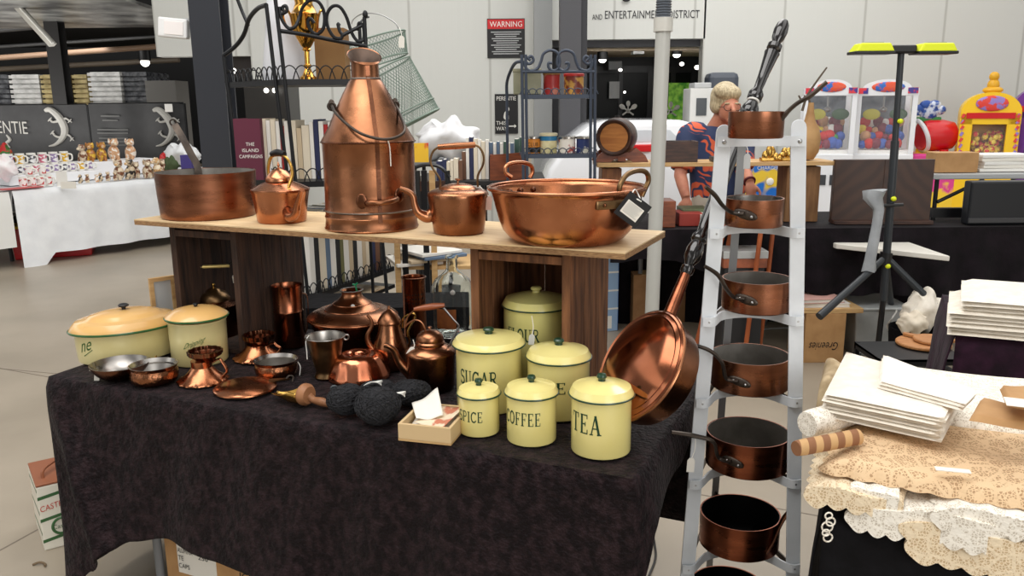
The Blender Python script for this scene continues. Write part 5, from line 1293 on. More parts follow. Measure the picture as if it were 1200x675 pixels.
# banners with a lizard
ban = mat('banner_black', (44, 44, 45), .5, 0, (56, 56, 57), 3)
def lizard(mb, p0, k):
    """lizard emblem drawn round p0, k metres to a photo pixel; body bends from head (top left) to tail"""
    def P(x, y): return p0+Vector((x*k, -.012, -y*k))
    def flat(pts, rad): mb.tube([P(*q) for q in pts], [r*k for r in rad], 8, 5, 1, (1, 0, 0))
    flat([(-10, -20), (-4, -21), (4, -14), (9, -5), (10, 4), (5, 13), (-3, 19), (-11, 21)], [2.0, 3.4, 4.2, 4.6, 4.2, 3, 1.8, .6])
    for pts in ([(8, -9), (13, -11), (17, -8)], [(4, -8), (-3, -7), (-6, -10)], [(9, 6), (15, 9), (17, 13)], [(4, 11), (-2, 9), (-5, 5)]): flat(pts, [1.6, 1.2, .9])
    for x, y in ((17, -8), (-6, -10), (17, 13), (-5, 5)):
        for dx, dy in ((2.4, -2), (2.6, 1.6), (-2.2, 2.2)): flat([(x, y), (x+dx, y+dy)], [.9, .5])
def banner(label, x0, x1, yt, Y, words, liz):
    a, b = aty(x0, yt, Y), aty(x1, yt, Y); zt = a.z; w = b.x-a.x
    o = empty('banner_barrier', label, 'banner', (a.x, Y, 0))
    obj('panel', MB().grid(lambda u, v: Vector((u*w, .02*math.sin(u*14), .1+v*(zt-.1))), 40, 8), ban, o)
    for x in (0, w/2, w): obj('post', MB().tube([(x, .05, 0), (x, .05, zt)], .025, 10, 1), black, o)
    obj('top_rail', MB().tube([(0, .03, zt), (w, .03, zt)], .018, 8, 1), black, o)
    bmk = mat('banner_print', (176, 174, 168), .6)
    k = proj(a)[2]/F
    if words:
        mb = MB(); q0, q1 = aty(words[0], words[2], Y-.03), aty(words[1], words[3], Y-.03)
        put_text(mb, 'PERENTIE', q0-Vector(o.location), (q1-q0), (0, 0, 1), (q1-q0).length, words[4]*k); obj('lettering', mb, bmk, o, 0)
    for (x, y) in liz:
        mb = MB(); lizard(mb, aty(x, y, Y-.03)-Vector(o.location), k); obj('lizard_emblem', mb, bmk, o)
    return o, k
o, k = banner('black banner with PERENTIE lettering and a white lizard at the left edge', -40, 100, 124, 12, (-25, 33, 155, 157, 14), [(66, 150)])
mb = MB(); q = aty(9, 168, 11.97)-Vector(o.location); mb.tube([q+Vector((0, 0, .12)), q+Vector((.04, 0, .05)), q+Vector((-.02, 0, 0)), q+Vector((.03, 0, -.06))], [.01, .025, .02, .008], 8, 4); obj('small_lizard', mb, mat('banner_print', (176, 174, 168)), o)
o, k = banner('black banner with small text lines and a white lizard beside the steel column', 103, 214, 122, 12, None, [(192, 150)])
mb = MB()
for i, (x0, x1, y) in enumerate(((118, 140, 136), (120, 138, 141), (114, 150, 152), (114, 150, 156), (116, 150, 162), (116, 150, 166), (116, 148, 170))):
    a, b = aty(x0, y, 11.96)-Vector(o.location), aty(x1, y, 11.96)-Vector(o.location); mb.strip([a, b], .018, .004, (0, 0, 1))
obj('text_lines', mb, mat('faint_print', (96, 96, 95), .6), o, 0)
boxpx('safety_notice', 193, 122, 202, 131, 11.9, .01, white, 'small white and red safety notice clipped on the banner edge', 'sign')
# white cloth table along the aisle
YA, YB_ = 8.15, 9.6
pa = aty(14, 226, YA); pb = aty(206, 206, YB_); zt = (pa.z+pb.z)/2; pa.z = pb.z = zt
dl = (pb-pa).normalized(); nl = Vector((-dl.y, dl.x, 0)); LW = (pb-pa).length+1.2; WT = 1.5
def fl_(s, t, z): return Vector((pa.x+dl.x*s+nl.x*t, pa.y+dl.y*s+nl.y*t, z))
LY = math.atan2(dl.y, dl.x)
ttb = empty('display_table', 'long folding table hidden under the white cloth at the far left', 'table', fl_(0, 0, 0), LY)
obj('tabletop', MB().box((LW/2-.4, WT/2, zt-.03), (LW+.8, WT-.04, .04)), mgrey, ttb, 0)
for x in (.25, LW-.1):
    for y in (.1, WT-.1): obj('leg', MB().tube([(x, y, 0), (x, y, zt-.05)], .022, 8, 1), black, ttb)
mb = MB(); HZ = aty(60, 300, 8.2).z
mb.grid(lambda a, b: fl_(a*LW, -.02-.03*(1-min(b*2, 1))*(1+math.sin(a*40)) if b < .5 else (b-.5)*2*WT, HZ+(zt-HZ)*min(1, b*2) - (.30*max(0, 1-a*9) if b < .5 else 0)*(1-2*min(b, .5))), 90, 24)
mb.grid(lambda a, b: fl_(-.05*b-.02*math.sin(a*20)*b, a*WT, zt-(zt-HZ-.12)*b), 20, 8)
tag(obj('white_tablecloth', mb, mat('white_cloth', (232, 234, 236), .8, 0, (222, 224, 227), 6, bump=.3, bscale=14), None, 70), 'white cloth over the long display table at the far left', 'tablecloth')
mb = MB().grid(lambda a, b: fl_(-.03-a*1.2, -.02 if b < .5 else (b-.5)*2*WT, zt-.006-.55*(1-min(1, b*2))), 12, 12)
tag(obj('white_tablecloth', mb, mat('white_cloth2', (222, 222, 218), .8), None, 70), 'second white cloth on the table running out of the left edge', 'tablecloth')
def boxat(name, label, cat, s, t, z, w, d, h, m, group=None, bevel=.004):
    o = obj(name, MB().box((w/2, d/2, h/2), (w, d, h)), m, None, 0, bevel, fl_(s, t, z), LY); return tag(o, label, cat, group)
# red crate and tub under the table
c = atz(62, 306, 0); o = empty('storage_crate', 'red plastic crate with yellow rim under the white table', 'crate', (c.x-.45, c.y+.05, 0), LY*.4)
obj('body', MB().hexa([Vector(p) for p in ((.02, .02, 0), (.75, .02, 0), (.75, .45, 0), (.02, .45, 0), (0, 0, .33), (.78, 0, .33), (.78, .48, .33), (0, .48, .33))]), red, o, 0, .01)
obj('rim', MB().box((.39, .24, .345), (.82, .52, .03)), yellow, o, 0, .008)
c = atz(160, 281, 0); o = empty('plastic_tub', 'translucent tub under the far end of the white table', 'tub', c, 0)
obj('body', MB().box((0, .2, .12), (.5, .4, .24)), pl_m, o, 0, .02); obj('lid', MB().box((0, .2, .25), (.54, .44, .025)), lgrey, o, 0, .008)
c = atz(6, 304, 0); o = empty('folding_chair', 'black chair partly hidden under the white cloth at the left edge', 'chair', (c.x-.1, c.y, 0), .3)
for x in (-.2, .2):
    for y in (-.18, .2): obj('leg', MB().tube([(x, y, 0), (x*.9, y*.9, .45)], .02, 8, 1), black, o)
obj('seat', MB().box((0, 0, .455), (.42, .42, .03)), black, o, 0, .008); obj('backrest', MB().box((0, .21, .68), (.4, .03, .25)), black, o, 0, .01)
# tiered riser with mugs
RS0 = .55
tp = zt+.012
def on_t(x, y, z):
    r = ray(x, y); return CAM+r*((z-H)/r.z)
boxat('display_riser', 'white cloth covered riser carrying the back row of mugs', 'riser', .10, .78, tp, 1.95, .4, .17, mat('riser_white', (236, 236, 238), .8))
boxat('display_riser', 'lower white riser carrying the front row of mugs', 'riser', .18, .45, tp, .98, .30, .10, mat('riser_white', (236, 236, 238)))
ords = ['first', 'second', 'third', 'fourth', 'fifth', 'sixth', 'seventh', 'eighth', 'ninth', 'tenth', 'eleventh', 'twelfth']
prints = [mat('mug_print_%s' % n, c, .4, 0, c2, 30, 3, contrast=(.45, .5)) for n, c, c2 in (('grey', (238, 238, 238), (90, 90, 96)), ('gold', (238, 236, 230), (222, 176, 50)), ('mauve', (238, 236, 238), (150, 130, 170)), ('pink', (240, 236, 236), (206, 110, 130)))]
def mug(label, loc, r, h, pm, grp, cat='mug'):
    o = empty('printed_mug', label, cat, loc, random.uniform(-.3, .5), grp)
    obj('cup', MB().lathe([(0, 0), (r*.94, 0), (r, .006), (r, h), (r-.008, h), (r-.008, .02), (0, .015)], 20), white, o)
    obj('print', MB().lathe([(r+.0008, h*.18), (r+.0008, h*.85)], 20, caps=(False, False)), pm, o)
    obj('handle', MB().tube([(r*.95, 0, h*.8), (r+.035, 0, h*.72), (r+.035, 0, h*.32), (r*.95, 0, h*.22)], .009, 8, 4), white, o)
for k in range(8): mug('printed white mug, %s from the left in the top row' % ords[k], fl_(.14+k*.118, .86, tp+.171), .046, .135, prints[(k*3) % 4], 'mugs in the top row')
for k in range(10): mug('printed white mug, %s from the left in the lower row' % ords[k], fl_(.23+k*.094, .55, tp+.101), .037, .10, prints[[2, 0, 2, 3, 2, 2, 0, 2, 1, 2][k]], 'mugs in the lower row')
for k in range(4): mug('small red printed glass mug, %s from the left at the table edge' % ords[k], fl_(.16+k*.085, .10, tp), .036, .11, mat('mug_print_red', (240, 234, 232), .4, 0, (190, 60, 60), 26, 3, contrast=(.5, .55)), 'red printed mugs')
for k in range(2): mug('red printed mug stacked on the front mugs, %s from the left' % ords[k], fl_(.24+k*.13, .12, tp+.112), .034, .09, mat('mug_print_red', (240, 234, 232)), 'red printed mugs')
# figurines
figm = [mat('figurine_%s' % n, c, .35, 0, c2, 22, 3, contrast=(.45, .5), coat=.3) for n, c, c2 in (('brown', (120, 74, 48), (214, 196, 170)), ('tan', (206, 160, 104), (240, 224, 196)), ('black', (40, 32, 30), (200, 180, 150)), ('white', (240, 232, 220), (206, 160, 120)), ('gold', (222, 180, 60), (170, 110, 50)))]
def figurine(label, loc, h, m, kind):
    o = empty('dog_figurine', label, 'figurine', loc, random.uniform(-1, 1), 'animal figurines'); mb = MB()
    r = h*.24
    mb.ball((0, 0, r*1.3), (r, r*.9, r*1.35), 14, 8); mb.ball((r*.15, -r*.2, h*.74), (r*.72, r*.8, r*.75), 14, 8)
    for s in (-1, 1): mb.tube([(s*r*.5, -r*.7, 0), (s*r*.45, -r*.5, r*1.6)], r*.28, 8, 1); mb.ball((s*r*.62, -r*.1, h*.8), (r*.2, r*.35, r*.55), 8, 6)
    obj('body', mb, m, o); obj('muzzle', MB().ball((r*.15, -r*.95, h*.70), (r*.35, r*.4, r*.3), 10, 6), figm[1], o)
fg = [(.74, .10, .10, 2), (.82, .12, .10, 0), (.90, .08, .09, 3), (.97, .12, .10, 2), (1.05, .12, .11, 0), (1.12, .10, .10, 0), (1.19, .14, .24, 0), (1.28, .12, .13, 2), (1.35, .18, .24, 2), (1.42, .2, .20, 0), (1.50, .10, .22, 0), (1.57, .2, .22, 2), (1.64, .12, .24, 1), (1.72, .16, .22, 0), (1.79, .1, .19, 3)]
for k, (s, t_, h_, ci) in enumerate(fg): figurine('small %s animal figurine, %s in the front row' % (['brown', 'tan', 'dark', 'white', 'gold'][ci], (ords+['thirteenth', 'fourteenth', 'fifteenth'])[k]), fl_(s, t_, tp), h_, figm[ci], k)
for k, (s, h_, ci) in enumerate(((1.18, .22, 0), (1.27, .24, 4), (1.40, .24, 4), (1.55, .28, 3), (1.76, .27, 3))): figurine('taller %s figurine, %s on the back riser' % (['brown', 'tan', 'dark', 'white', 'gold'][ci], ords[k]), fl_(s, .86, tp+.171), h_, figm[ci], k)
o = empty('mushroom_ornament', 'red toadstool ornament at the far end of the white table', 'ornament', fl_(2.0, .4, tp))
obj('stem', MB().lathe([(0, 0), (.07, 0), (.06, .12), (0, .12)], 18), white, o); obj('cap', MB().lathe([(0, .11), (.13, .11), (.145, .15), (.12, .23), (.06, .28), (0, .29)], 24), red, o)
_f = heap('plush_frog', 'dark green soft toy beside the red toadstool', (191, 184, 206, 204), 9.4, mat('moss_green', (70, 84, 52), .8), 'toy', 3)
heap('white_bag', 'white plastic bag beside the steel column at the table end', (190, 168, 228, 196), 9.7, mat('white_bag', (232, 234, 236), .5), 'bag', 4)
boxpx('blue_packet', 212, 182, 224, 206, 9.3, .1, mat('violet', (70, 60, 130), .5), 'violet packet beside the white plastic bag', 'packet')
heap('pink_cloth', 'pink and white cloth bundle at the left edge of the table', (-16, 183, 13, 212), 8.4, mat('pale_pink', (230, 210, 212), .8, 0, (240, 240, 240), 9), 'cloth', 6)
heap('red_green_toy', 'red and green toy above the pink cloth at the left edge', (-8, 170, 11, 200), 9.3, mat('toy_mix', (190, 40, 40), .6, 0, (60, 110, 50), 9, contrast=(.48, .52)), 'toy', 7)
for k, (x0, x1, y0, y1, m) in enumerate(((66, 78, 199, 214, white), (71, 88, 211, 218, paper))):
    boxpx('card_stand', x0, y0+2, x1, y1+6-3*k, 8.6-.1*k, .02, m, ['small framed white card on the white table', 'white price card lying before the framed card'][k], 'card')
tag(obj('red_tray', MB().box((.12, .03, .006), (.40, .14, .012)), mat('red_pink', (190, 90, 90), .4), None, 0, .003, fl_(-.02, .02, tp), LY), 'thin red tray at the table corner under the glasses', 'tray')
# oil tin and cardboard box by the front table
c = atz(49, 648, 0)
o = empty('oil_tin', 'white and green square oil tin with brown top on the floor at the left', 'tin', (c.x-.012, c.y+.0, 0), .62)
tw_, td, th_ = .17, .24, .245
obj('can', MB().box((tw_/2+.02, td/2, th_/2), (tw_, td, th_)), mat('tin_white', (226, 222, 208), .35), o, 0, .004)
obj('top_plate', MB().box((tw_/2+.02, td/2, th_+.004), (tw_, td, .008)), mat('tin_brown', (140, 84, 56), .5), o, 0, .002)
obj('carry_handle', MB().tube([(.05, .06, th_+.006), (.06, .08, th_+.035), (.14, .17, th_+.035), (.15, .19, th_+.006)], .006, 8, 5), mat('tin_brown', (140, 84, 56)), o)
mb = MB()
for z in (.03, .11, .195):
    mb.prism([(.02, z), (.02+tw_, z+.022), (.02+tw_, z+.034), (.02, z+.012)], (0, -.0006, 0), (1, 0, 0), (0, 0, 1), .001)
    mb.prism([(0, z+.006), (td, z+.03), (td, z+.042), (0, z+.018)], (.0194+0, td, 0), (0, -1, 0), (0, 0, 1), .001)
obj('green_stripe', mb, green, o, 0)
mb = MB(); put_text(mb, 'CASTROL', (.024, -.0006, .150), (1, 0, .12), (0, 0, 1), .105, .022); obj('lettering', mb, mat('red_print', (190, 60, 44), .5), o, 0)
mb = MB().torus(.03, .005, (.085, -.001, .082), 30, 6, M=Matrix.Rotation(PI/2, 3, 'X')); put_text(mb, 'Castrol', (.055, -.003, .075), (1, 0, 0), (0, 0, 1), .064, .017); obj('round_emblem', mb, green, o, 0)
c = atz(180, 700, 0)
q = ft(.30, .10, 0); o = empty('cardboard_box', 'large cardboard box of caps under the front table behind the raised cloth', 'box', q, TYAW)
cw, cdp, chh = .44, .34, .27
obj('carton', MB().box((cw/2, cdp/2, chh/2), (cw, cdp, chh)), kraft, o, 0, .004)
obj('packing_tape', MB().box((cw/2, cdp/2, chh+.0006), (cw, .05, .0012)), mat('tape', (200, 168, 120)), o, 0)
obj('paper_label', MB().box((.135, -.0006, .145), (.16, .001, .10)), paper, o, 0)
mb = MB()
for i, wd in enumerate(('ALUMINA', 'TE', 'CAPS')): put_text(mb, wd, (.06, -.0012, .168-.027*i), (1, 0, 0), (0, 0, 1), [.062, .022, .045][i], .016)
obj('lettering', mb, black, o, 0); mb = MB(); put_text(mb, '250', (.145, -.0012, .160), (1, 0, 0), (0, 0, 1), .04, .016)
obj('lettering', mb, black, o, 0); mb = MB(); put_text(mb, 'ICED', (.31, -.0012, .13), (1, 0, 0), (0, 0, 1), .08, .026)
obj('lettering', mb, black, o, 0)
mb = MB().tube([(0, 0, 0), (.02, .01, .004), (.045, .0, .003), (.05, -.012, .003)], .004, 8, 4)
tag(obj('dry_leaf', mb, mat('dry_leaf', (110, 92, 70), .8), None, 40, 0, atz(38, 662, .004)), 'small curled dry leaf on the concrete at the lower left', 'leaf')

STRIPE = 1
# ================================================================== MIDDLE: tall rack with trophy, books
YR = 3.7
def rk(x, y, dy=0): return aty(x, y, YR+dy)
o = empty('bakers_rack', 'tall black wrought iron rack with scrolled top behind the board', 'rack', (rk(345, 300).x, YR, 0)); rc = Vector(o.location)
def rp(x, y, dy=0): return rk(x, y, dy)-rc
def rtube(name, pts, r=.009, parent=None, n=6): return obj(name, MB().tube([rp(*p) for p in pts], r, 8, n), blackmetal, parent or o)
zb_ = aty(380, 420, YR).z
def down(p): q = p.copy(); q.z = .0; return q
for pts in ([(322, -6, -.05), (333, 88, -.05), (345, 200, -.05)], [(312, 5, .0), (322, 90, 0), (336, 200, 0)], [(427, 20, .05), (429, 60, .05), (433, 110, .05), (440, 190, .05)], [(262, 65, .35), (266, 98, .35), (277, 172, .35)]):
    P_ = [rp(*p) for p in pts]; dv = (P_[-1]-P_[-2]).normalized(); k_ = (P_[-1].z-.0)/-dv.z; bot = P_[-1]+dv*k_
    obj('post', MB().tube(P_+[bot], .0085, 10, 1), blackmetal, o)
rtube('side_scroll', [(312, 6, 0), (302, 10, .1), (292, 22, .2), (286, 40, .28), (276, 54, .33), (262, 65, .35)], .010)
rtube('side_scroll', [(277, -4, .3), (284, 14, .3), (291, 30, .28)], .008)
rtube('crest_rail', [(327, 36, -.04), (360, 41, 0), (395, 48, .03), (430, 54, .05)], .009)
rtube('crest_scroll', [(333, 14, -.03), (331, 9, -.03), (335, 7, -.03), (336, 13, -.03), (329, 16, -.03), (327, 8, -.03), (330, 22, -.03), (338, 33, -.02), (346, 31, -.02), (351, 20, 0), (355, 8, 0), (364, 0, 0), (374, 3, 0), (380, 16, .01), (379, 33, .01), (371, 40, .01), (364, 35, .01), (361, 26, .01), (364, 22, .01), (368, 27, .01)], .0075)
rtube('crest_scroll', [(398, 30, .03), (396, 28, .03), (398, 36, .03), (401, 41, .03), (399, 45, .03), (391, 43, .02), (384, 31, .02), (383, 18, .02), (389, 8, .02), (398, 8, .02), (406, 20, .03), (412, 38, .04), (419, 48, .04), (426, 46, .05), (426, 32, .05), (421, 27, .05), (419, 36, .05)], .0075)
rtube('crest_scroll', [(402, 41, .03), (412, 36, .04), (424, 30, .05)], .008)
qb = rp(421, 28, .40)
obj('post', MB().tube([qb, Vector((qb.x+.01, qb.y, 0))], .0085, 10, 1), blackmetal, o)
obj('hook', MB().tube([qb, qb.lerp(aty(430, 22, 4.22)-rc, .6)+Vector((0, 0, .01)), aty(432, 20, 4.28)-rc], .005, 8, 3), blackmetal, o)
obj('finial', MB().ball(rp(428, 17, .05), (.012, .012, .018), 14, 10), blackmetal, o)
def shelf(pts, th=.03, name='shelf'):
    P_ = [rp(*p) for p in pts]; z = sum(p.z for p in P_)/4
    P_ = [Vector((p.x, p.y, z)) for p in P_]
    mb = MB().hexa([p+Vector((0, 0, -th)) for p in P_]+P_)
    s_ = obj(name, mb, blackmetal, o, 0)
    return P_, z, s_
def loops(P_, z, parent, n=9, r=.035):
    for i in range(4):
        a, b = P_[i], P_[(i+1) % 4]; L_ = (b-a).length; m_ = max(2, int(L_/r/1.4)); mb = MB()
        d = (b-a).normalized()
        for k in range(m_):
            c = a.lerp(b, (k+.5)/m_); c = Vector((c.x, c.y, z)); rr = L_/m_*.75
            mb.tube([c-d*rr, c-d*rr*.6+Vector((0, 0, rr*1.1)), c+Vector((0, 0, rr*1.5)), c+d*rr*.6+Vector((0, 0, rr*1.1)), c+d*rr], .0028, 6, 3)
        obj('gallery_loops', mb, blackmetal, parent)
zA = rp(380, 95).z
def zshelf(x, y, z): return atz(x, y, z) if z+0 < H-.02 else None
PA = [rp(333, 93, -.05), rp(431, 97, .05), rp(440, 90, .40), rp(266, 91, .35)]
def shelf3(P_, z):
    P_ = [Vector((p.x, p.y, z)) for p in P_]; mb = MB().hexa([p+Vector((0, 0, -.025)) for p in P_]+P_); s_ = obj('shelf', mb, blackmetal, o, 0); loops(P_, z, s_); return z+rc.z
zA = shelf3(PA, rp(350, 93).z)
PB = [rp(346, 209, -.05), rp(441, 209, .05), rp(448, 200, .40), rp(279, 200, .35)]
zBk = shelf3(PB, rp(360, 212).z)
A3 = aty(356, 350, 3.68); zCk = A3.z; B3 = atz(462, 312, zCk); D3 = (B3-A3).normalized(); L3 = (B3-A3).length; N3 = Vector((-D3.y, D3.x, 0))
PCs = [A3-rc, B3-rc, B3+N3*.22-rc, A3+N3*.22-rc]
shelf3(PCs, zCk-rc.z)
# things on the top shelf
t = empty('lamp_shade', 'tall white tapered lamp shade on the rack beside the trophy', 'lamp shade', Vector((aty(333, 60, YR+.22).x, YR+.22, zA)))
h_ = aty(318, -20, YR+.22).z-zA; obj('shade', MB().lathe([(.105, 0), (.107, .004), (.052, h_), (.050, h_), (.104, .004)], 32, caps=(False, False)), mat('shade_white', (232, 234, 240), .6), t)
t = At(361, 87, 9, 0, YR+.08); t.P.z = zA
t.thing('trophy_cup', 'gold trophy cup on the upper rack shelf', 'trophy'); u = t.u
sc_ = u
obj('base', MB().lathe([(0, 0), (9.5*u, 0), (9.5*u, 3*u), (7*u, 5*u), (5*u, 9*u), (3.5*u, 13*u), (0, 13*u)], 28), gold, t.e)
obj('stem', MB().lathe([(3*u, 12*u), (4.4*u, 15*u), (4.4*u, 17*u), (3*u, 18*u), (3*u, 32*u), (5.4*u, 34*u), (4*u, 36*u)], 24), gold, t.e)
cup_ = obj('cup', MB().lathe([(3*u, 35*u), (6*u, 38*u), (11*u, 47*u), (15*u, 58*u), (17*u, 70*u), (18*u, 73*u), (16*u, 74*u), (14*u, 76*u), (12*u, 80*u), (10*u, 85*u), (11*u, 90*u), (6*u, 97*u), (0, 100*u)], 40), gold, t.e)
for s in (-1, 1): obj('handle', MB().tube([(s*13*u, 0, 52*u), (s*21*u, 0, 60*u), (s*24*u, 0, 72*u), (s*19*u, 0, 78*u), (s*16*u, 0, 72*u)], 1.4*u, 8, 5), gold, cup_)
bxo = boxpx('wooden_box', 369, 33, 404, 92, YR+.24, .12, mat('tan_box', (150, 112, 66), .6, 0, (128, 92, 52), 4), 'tan wooden box standing behind the trophy on the rack', 'box'); bxo.location.z = zA+.001
# books on the middle shelf
def book(label, x0, x1, yt, Y, z, dep, m, group=None, lean=0):
    a, b = aty(x0, 180, Y), aty(x1, 180, Y); w = b.x-a.x; h = aty((x0+x1)/2, yt, Y).z-z
    o_ = empty('book', label, 'book', (a.x, Y, z), 0, group)
    R_ = Matrix.Rotation(lean, 3, 'Y')
    obj('pages', MB().box((w/2, dep/2, h/2), (max(w-.006, w*.7), dep-.006, h-.006)), paper, o_, 0)
    mb = MB()
    mb.box((.0012, dep/2, h/2), (.0024, dep, h)).box((w-.0012, dep/2, h/2), (.0024, dep, h)).box((w/2, .0012, h/2), (w-.005, .0024, h))
    obj('cover', mb, m, o_, 0); return o_, w, h
bz = zBk+.001
o_, w, h = book('large maroon book with THE ISLAND CAMPAIGNS on its cover on the rack', 276, 307, 139, YR+.06, bz, .20, maroon)
mb = MB()
for i, (wd, f_) in enumerate((('THE', .32), ('ISLAND', .62), ('CAMPAIGNS', .88))): put_text(mb, wd, (w*(.5-f_/2)+w*.08, 0, h*(.56-.10*i)), (1, 0, 0), (0, 0, 1), w*f_, h*.055)
obj('lettering', mb, white, o_, 0)
cr = [mat('spine_%s' % n, c, .6) for n, c in (('cream', (224, 212, 190)), ('white', (232, 228, 220)), ('tan', (200, 180, 150)), ('red', (170, 40, 40)), ('navy', (40, 46, 80)), ('olive', (110, 108, 70)), ('green', (70, 96, 84)), ('brown', (110, 76, 56)), ('black', (34, 34, 36)), ('blue', (96, 116, 140)))]
NM = ['cream', 'white', 'tan', 'red', 'navy', 'olive', 'green', 'brown', 'black', 'blue']
x = 308.0
for k, (wd, ci, yt) in enumerate(((6, 0, 139), (5, 1, 141), (6, 0, 140), (5, 1, 142), (5, 3, 148), (6, 1, 142), (8, 0, 141), (6, 2, 150), (9, 0, 147), (5, 1, 143), (6, 4, 140), (6, 1, 142), (5, 3, 146), (7, 1, 143), (6, 2, 150), (7, 0, 144))):
    book('%s book, %s along the row right of the maroon book' % (NM[ci], (ords+['thirteenth', 'fourteenth', 'fifteenth', 'sixteenth'])[k]), x, x+wd-.6, yt, YR+.1, bz, .17, cr[ci], 'books on the middle rack shelf'); x += wd
x = .10; bz2 = zCk+.001; sc3 = (L3-.14)/90.0
for k, (wd, ci) in enumerate(((5, 1), (5, 8), (7, 0), (5, 9), (6, 1), (5, 8), (4, 5), (6, 1), (5, 2), (5, 8), (6, 1), (5, 2), (7, 0), (5, 4), (6, 7), (5, 8))):
    o_, w, h = book('%s book, %s from the left on the low rack shelf' % (NM[ci], (ords+['thirteenth', 'fourteenth', 'fifteenth', 'sixteenth'])[k]), 0, wd*sc3*F/3.72-.4, 252, 3.8, bz2, .17, cr[ci], 'books on the low rack shelf')
    o_.location = A3+D3*x+N3*.025+Vector((0, 0, .001)); o_.rotation_euler = (0, 0, math.atan2(D3.y, D3.x)); x += wd*sc3
for k, (s_, lab) in enumerate(((.02, 'flat magazine lying low behind the tall jug'), (.40, 'flat tan magazine lying under the low rack shelf'))):
    q = A3+D3*s_; tag(obj('magazine', MB().box((.17, .09, .004), (.30, .2, .008)), [cr[0], cr[2]][k], None, 0, .002, (q.x, q.y, zCk-.098), math.atan2(D3.y, D3.x)), lab, 'magazine')
p = rp(400, 352); mb = MB().hexa([Vector((q.x, q.y, zCk-rc.z-.12))+Vector((0, 0, dz)) for dz in (0, .02) for q in PCs]); obj('shelf', mb, blackmetal, o, 0)
# narrow table under black cloth directly behind the front table
xb0, xb1, yb0, yb1 = aty(345, 350, 3.32).x, aty(556, 350, 3.32).x, 3.32, 3.60
bt = empty('narrow_table', 'narrow table hidden under black cloth just behind the copper table', 'table', (xb0, yb0, 0)); wb_ = xb1-xb0
obj('tabletop', MB().box((wb_/2, .14, .715), (wb_-.02, .26, .03)), white, bt)
for x in (.05, wb_-.05):
    for y in (.04, .24): obj('leg', MB().box((x, y, .35), (.03, .03, .70)), mgrey, bt)
mb = MB()
mb.grid(lambda a, b: Vector((xb0+wb_*a, yb0-.012-.02*(1-min(1, 2*b))*(1+math.sin(a*34)) if b < .5 else yb0+(b-.5)*2*.28, .735*min(1, 2*b) if b < .5 else .735)), 60, 20)
mb.grid(lambda a, b: Vector((xb0-.004-.01*b, yb0+.28*a, .735-.67*b)), 10, 8); mb.grid(lambda a, b: Vector((xb1+.004+.01*b, yb0+.28*a, .735-.67*b)), 10, 8)
bmesh.ops.remove_doubles(mb.bm, verts=mb.bm.verts, dist=.0006)
tag(obj('black_tablecloth', mb, black_cloth, None, 70), 'black cloth over the narrow table between the two crates', 'tablecloth')
# keep net of green wire leaning behind the churn
YN = 4.3
n0, n1, n2, n3 = aty(447, 40, YN), aty(449, 78, YN), aty(468, 82, YN+.0), aty(497, 152, YN)
kn = empty('keep_net', 'green wire mesh fish keep net hanging behind the churn', 'net', n1)
def netmesh(c0, r0, c1, r1, nu, nv, wr):
    ax = (c1-c0).normalized(); b1 = ax.cross(Vector((0, 1, 0))).normalized(); b2 = ax.cross(b1); mb = MB()
    for d in (1, -1):
        for i in range(nu):
            pts = []
            for j in range(nv+1):
                t_ = j/nv; a = 2*PI*(i/nu+d*t_*.5*nv/nu*.5); r = r0+(r1-r0)*t_
                pts.append(c0.lerp(c1, t_)+b1*(r*math.cos(a))+b2*(r*math.sin(a)))
            mb.tube([p-n1 for p in pts], wr, 4, 1)
    return mb, ax, b1, b2
kk2 = proj(n1)[2]/F
def ring(c, r, ax, wr=.004):
    M = ax.to_track_quat('Z', 'Y').to_matrix(); return MB().torus(r, wr, c-n1, 40, 8, M=M)
cA0, cA1 = aty(441, 46, YN), aty(449, 71, YN); cB0, cB1 = aty(448, 78, YN), aty(483, 146, YN)
cB0, cB1 = aty(450, 82, YN), aty(482, 144, YN)
axA = (Vector((-.25, -.55, .8))).normalized()
mb, ax, b1, b2 = netmesh(cA0, 35*kk2, cA1, 30*kk2, 56, 20, .0012); obj('upper_mesh', mb, green_wire, kn)
obj('hoop', ring(cA0, 35*kk2, ax), green_wire, kn); obj('hoop', ring(cA1, 30*kk2, ax), green_wire, kn)
mb, ax, b1, b2 = netmesh(cB0, 34*kk2, cB1, 37*kk2, 60, 40, .0012); obj('lower_mesh', mb, green_wire, kn)
obj('hoop', ring(cB0, 34*kk2, ax), green_wire, kn); obj('hoop', ring(cB1, 37*kk2, ax, .005), green_wire, kn); obj('hoop', ring(cB0.lerp(cB1, .8), 37*kk2, ax, .003), green_wire, kn)
mb = MB()
for k in range(-9, 10):
    h_ = math.sqrt(max(0, 1-(k/10)**2))
    for A1, A2 in ((b1, b2), (b2, b1)): mb.tube([cB1+A1*(37*kk2*k/10)+A2*(37*kk2*h_)-n1, cB1+A1*(37*kk2*k/10)-A2*(37*kk2*h_)-n1], .0013, 4, 1)
obj('base_mesh', mb, green_wire, kn)
obj('bail_handle', MB().tube([p-n1 for p in (aty(412, 28, YN), aty(415, 22, YN), aty(426, 16, YN), aty(445, 17, YN), aty(462, 26, YN), aty(467, 34, YN))], .0025, 6, 6), steel, kn)
price_tag(470.5, 49, YN-.15, .028, .055, aty(468, 32, YN-.1), 'white price tag hanging on the rim of the green net', .05)
